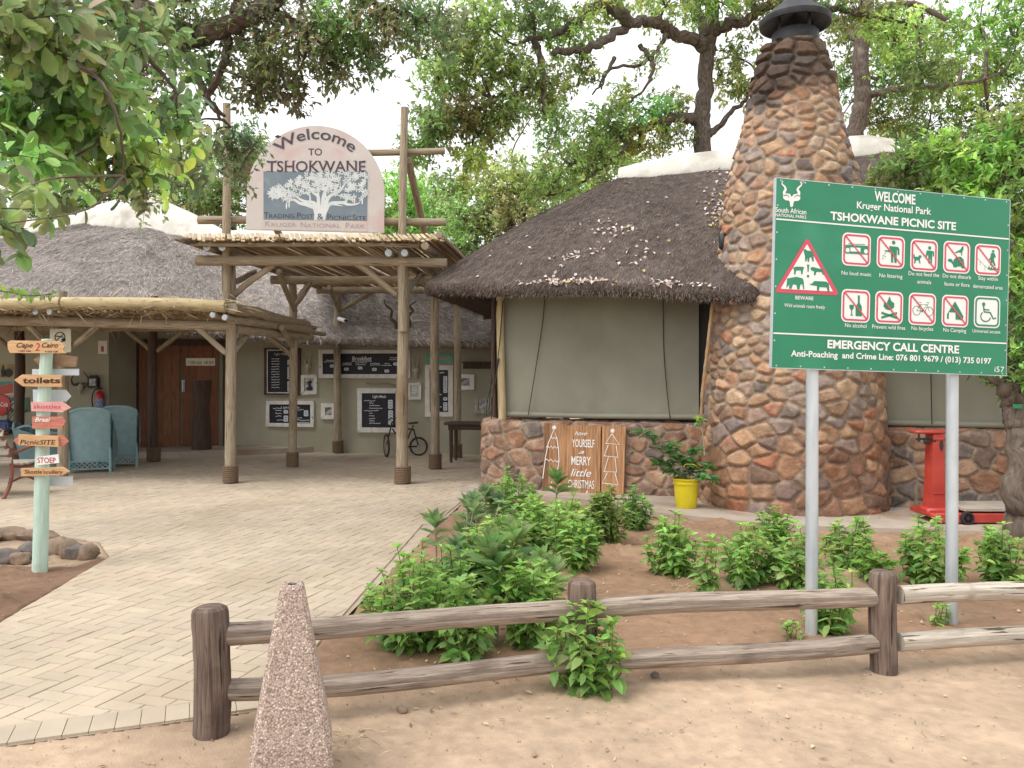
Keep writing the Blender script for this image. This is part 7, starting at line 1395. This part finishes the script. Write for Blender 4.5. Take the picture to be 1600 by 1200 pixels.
# twig of fresh leaves lying on the low pergola roof
q0 = P(20, 455, 11.6); t = thing('leafy_twig', 'fresh green twig with paired leaves hanging over the low pergola roof edge at the left', 'twig', q0); fb, sb = MB(), MB(); tw_ = smoothpts([P(-30, 450, 11.6), P(10, 456, 11.6), P(45, 462, 11.6), P(80, 460, 11.6)], 8); tube(sb, tw_, .01, 5); g = rng(5); bb_, dd_ = [], []
for k in range(0, len(tw_), 2):
    for s in (-1, 1): bb_.append(tw_[k]); dd_.append((g.normal()*.6+.3, -.6, s*.8+g.normal()*.4))
leaves(fb, bb_, dd_, (0, -1, .3), .13, .07, leafcols(len(bb_), g, (.20, .36, .08), .2), fine=True); fb.build('foliage', M['leaf'], t, angle=180); sb.build('stem', M['bark'], t)

# ================================================================== litter on the ground
g = rng(91); n = 2200; x = g.uniform(-4.5, 7, n); y = g.uniform(3.0, 10, n); ok = ~paved(x, y); x, y = x[ok], y[ok]; h, _ = ground_height(x, y); n = len(x); az = g.random(n)*6.28
mb = MB(); leaves(mb, np.column_stack((x, y, h+.004)), np.column_stack((np.cos(az), np.sin(az), g.normal(size=n)*.1)), np.array((0, 0, 1.))+.25*g.normal(size=(n, 3)), g.uniform(.012, .05, n), g.uniform(.004, .018, n), np.array((.50, .40, .26))*g.uniform(.35, 1.25, (n, 1)), droop=.1)
q = np.array([G(537, 1165), G(700, 1000), G(912, 925), G(1060, 920)]) ; k = 150; ii = g.integers(0, 4, k); b = q[ii]+np.column_stack((g.normal(size=k)*.10, g.normal(size=k)*.08, g.uniform(.004, .03, k))); az = g.random(k)*6.28; b[:, 2] += ground_height(b[:, 0], b[:, 1])[0]
leaves(mb, b, np.column_stack((np.cos(az), np.sin(az), g.normal(size=k)*.15)), (0, 0, 1), g.uniform(.04, .14, k), .006, np.array((.60, .50, .34))*g.uniform(.5, 1.2, (k, 1)), droop=.1)
tag(mb.build('ground_litter', M['straw']), 'dry leaf bits and straw scattered over the soil and sand', 'litter', None, 'stuff')
n = 2600; y = 2.6+g.random(n)**1.6*6; x = g.uniform(-.9, .95, n)*y*.75; ok = ~paved(x, y); x, y = x[ok], y[ok]; n = len(x); h, _ = ground_height(x, y); s = g.uniform(.0018, .0055, n)*(1+2.2*(g.random(n) < .03)); th_ = g.random(n)*6.28
o8 = np.array(((1, 0, 0), (0, 1, 0), (-1, 0, 0), (0, -1, 0), (0, 0, 1), (0, 0, -1.))); V = np.column_stack((x, y, h+s*.3))[:, None]+o8[None]*s[:, None, None]*g.uniform(.6, 1.3, (n, 6, 1)); F = np.array(((0, 1, 4), (1, 2, 4), (2, 3, 4), (3, 0, 4), (1, 0, 5), (2, 1, 5), (3, 2, 5), (0, 3, 5)))
mb = MB(); mb.add(V.reshape(-1, 3), (np.arange(n)[:, None, None]*6+F[None]).reshape(-1, 3), np.repeat(np.array((.44, .34, .25))*g.uniform(.6, 1.3, (n, 1)), 6, 0)); tag(mb.build('pebbles', M['straw']), 'fine gravel and crumbs of earth strewn over the sandy ground', 'gravel', None, 'stuff')
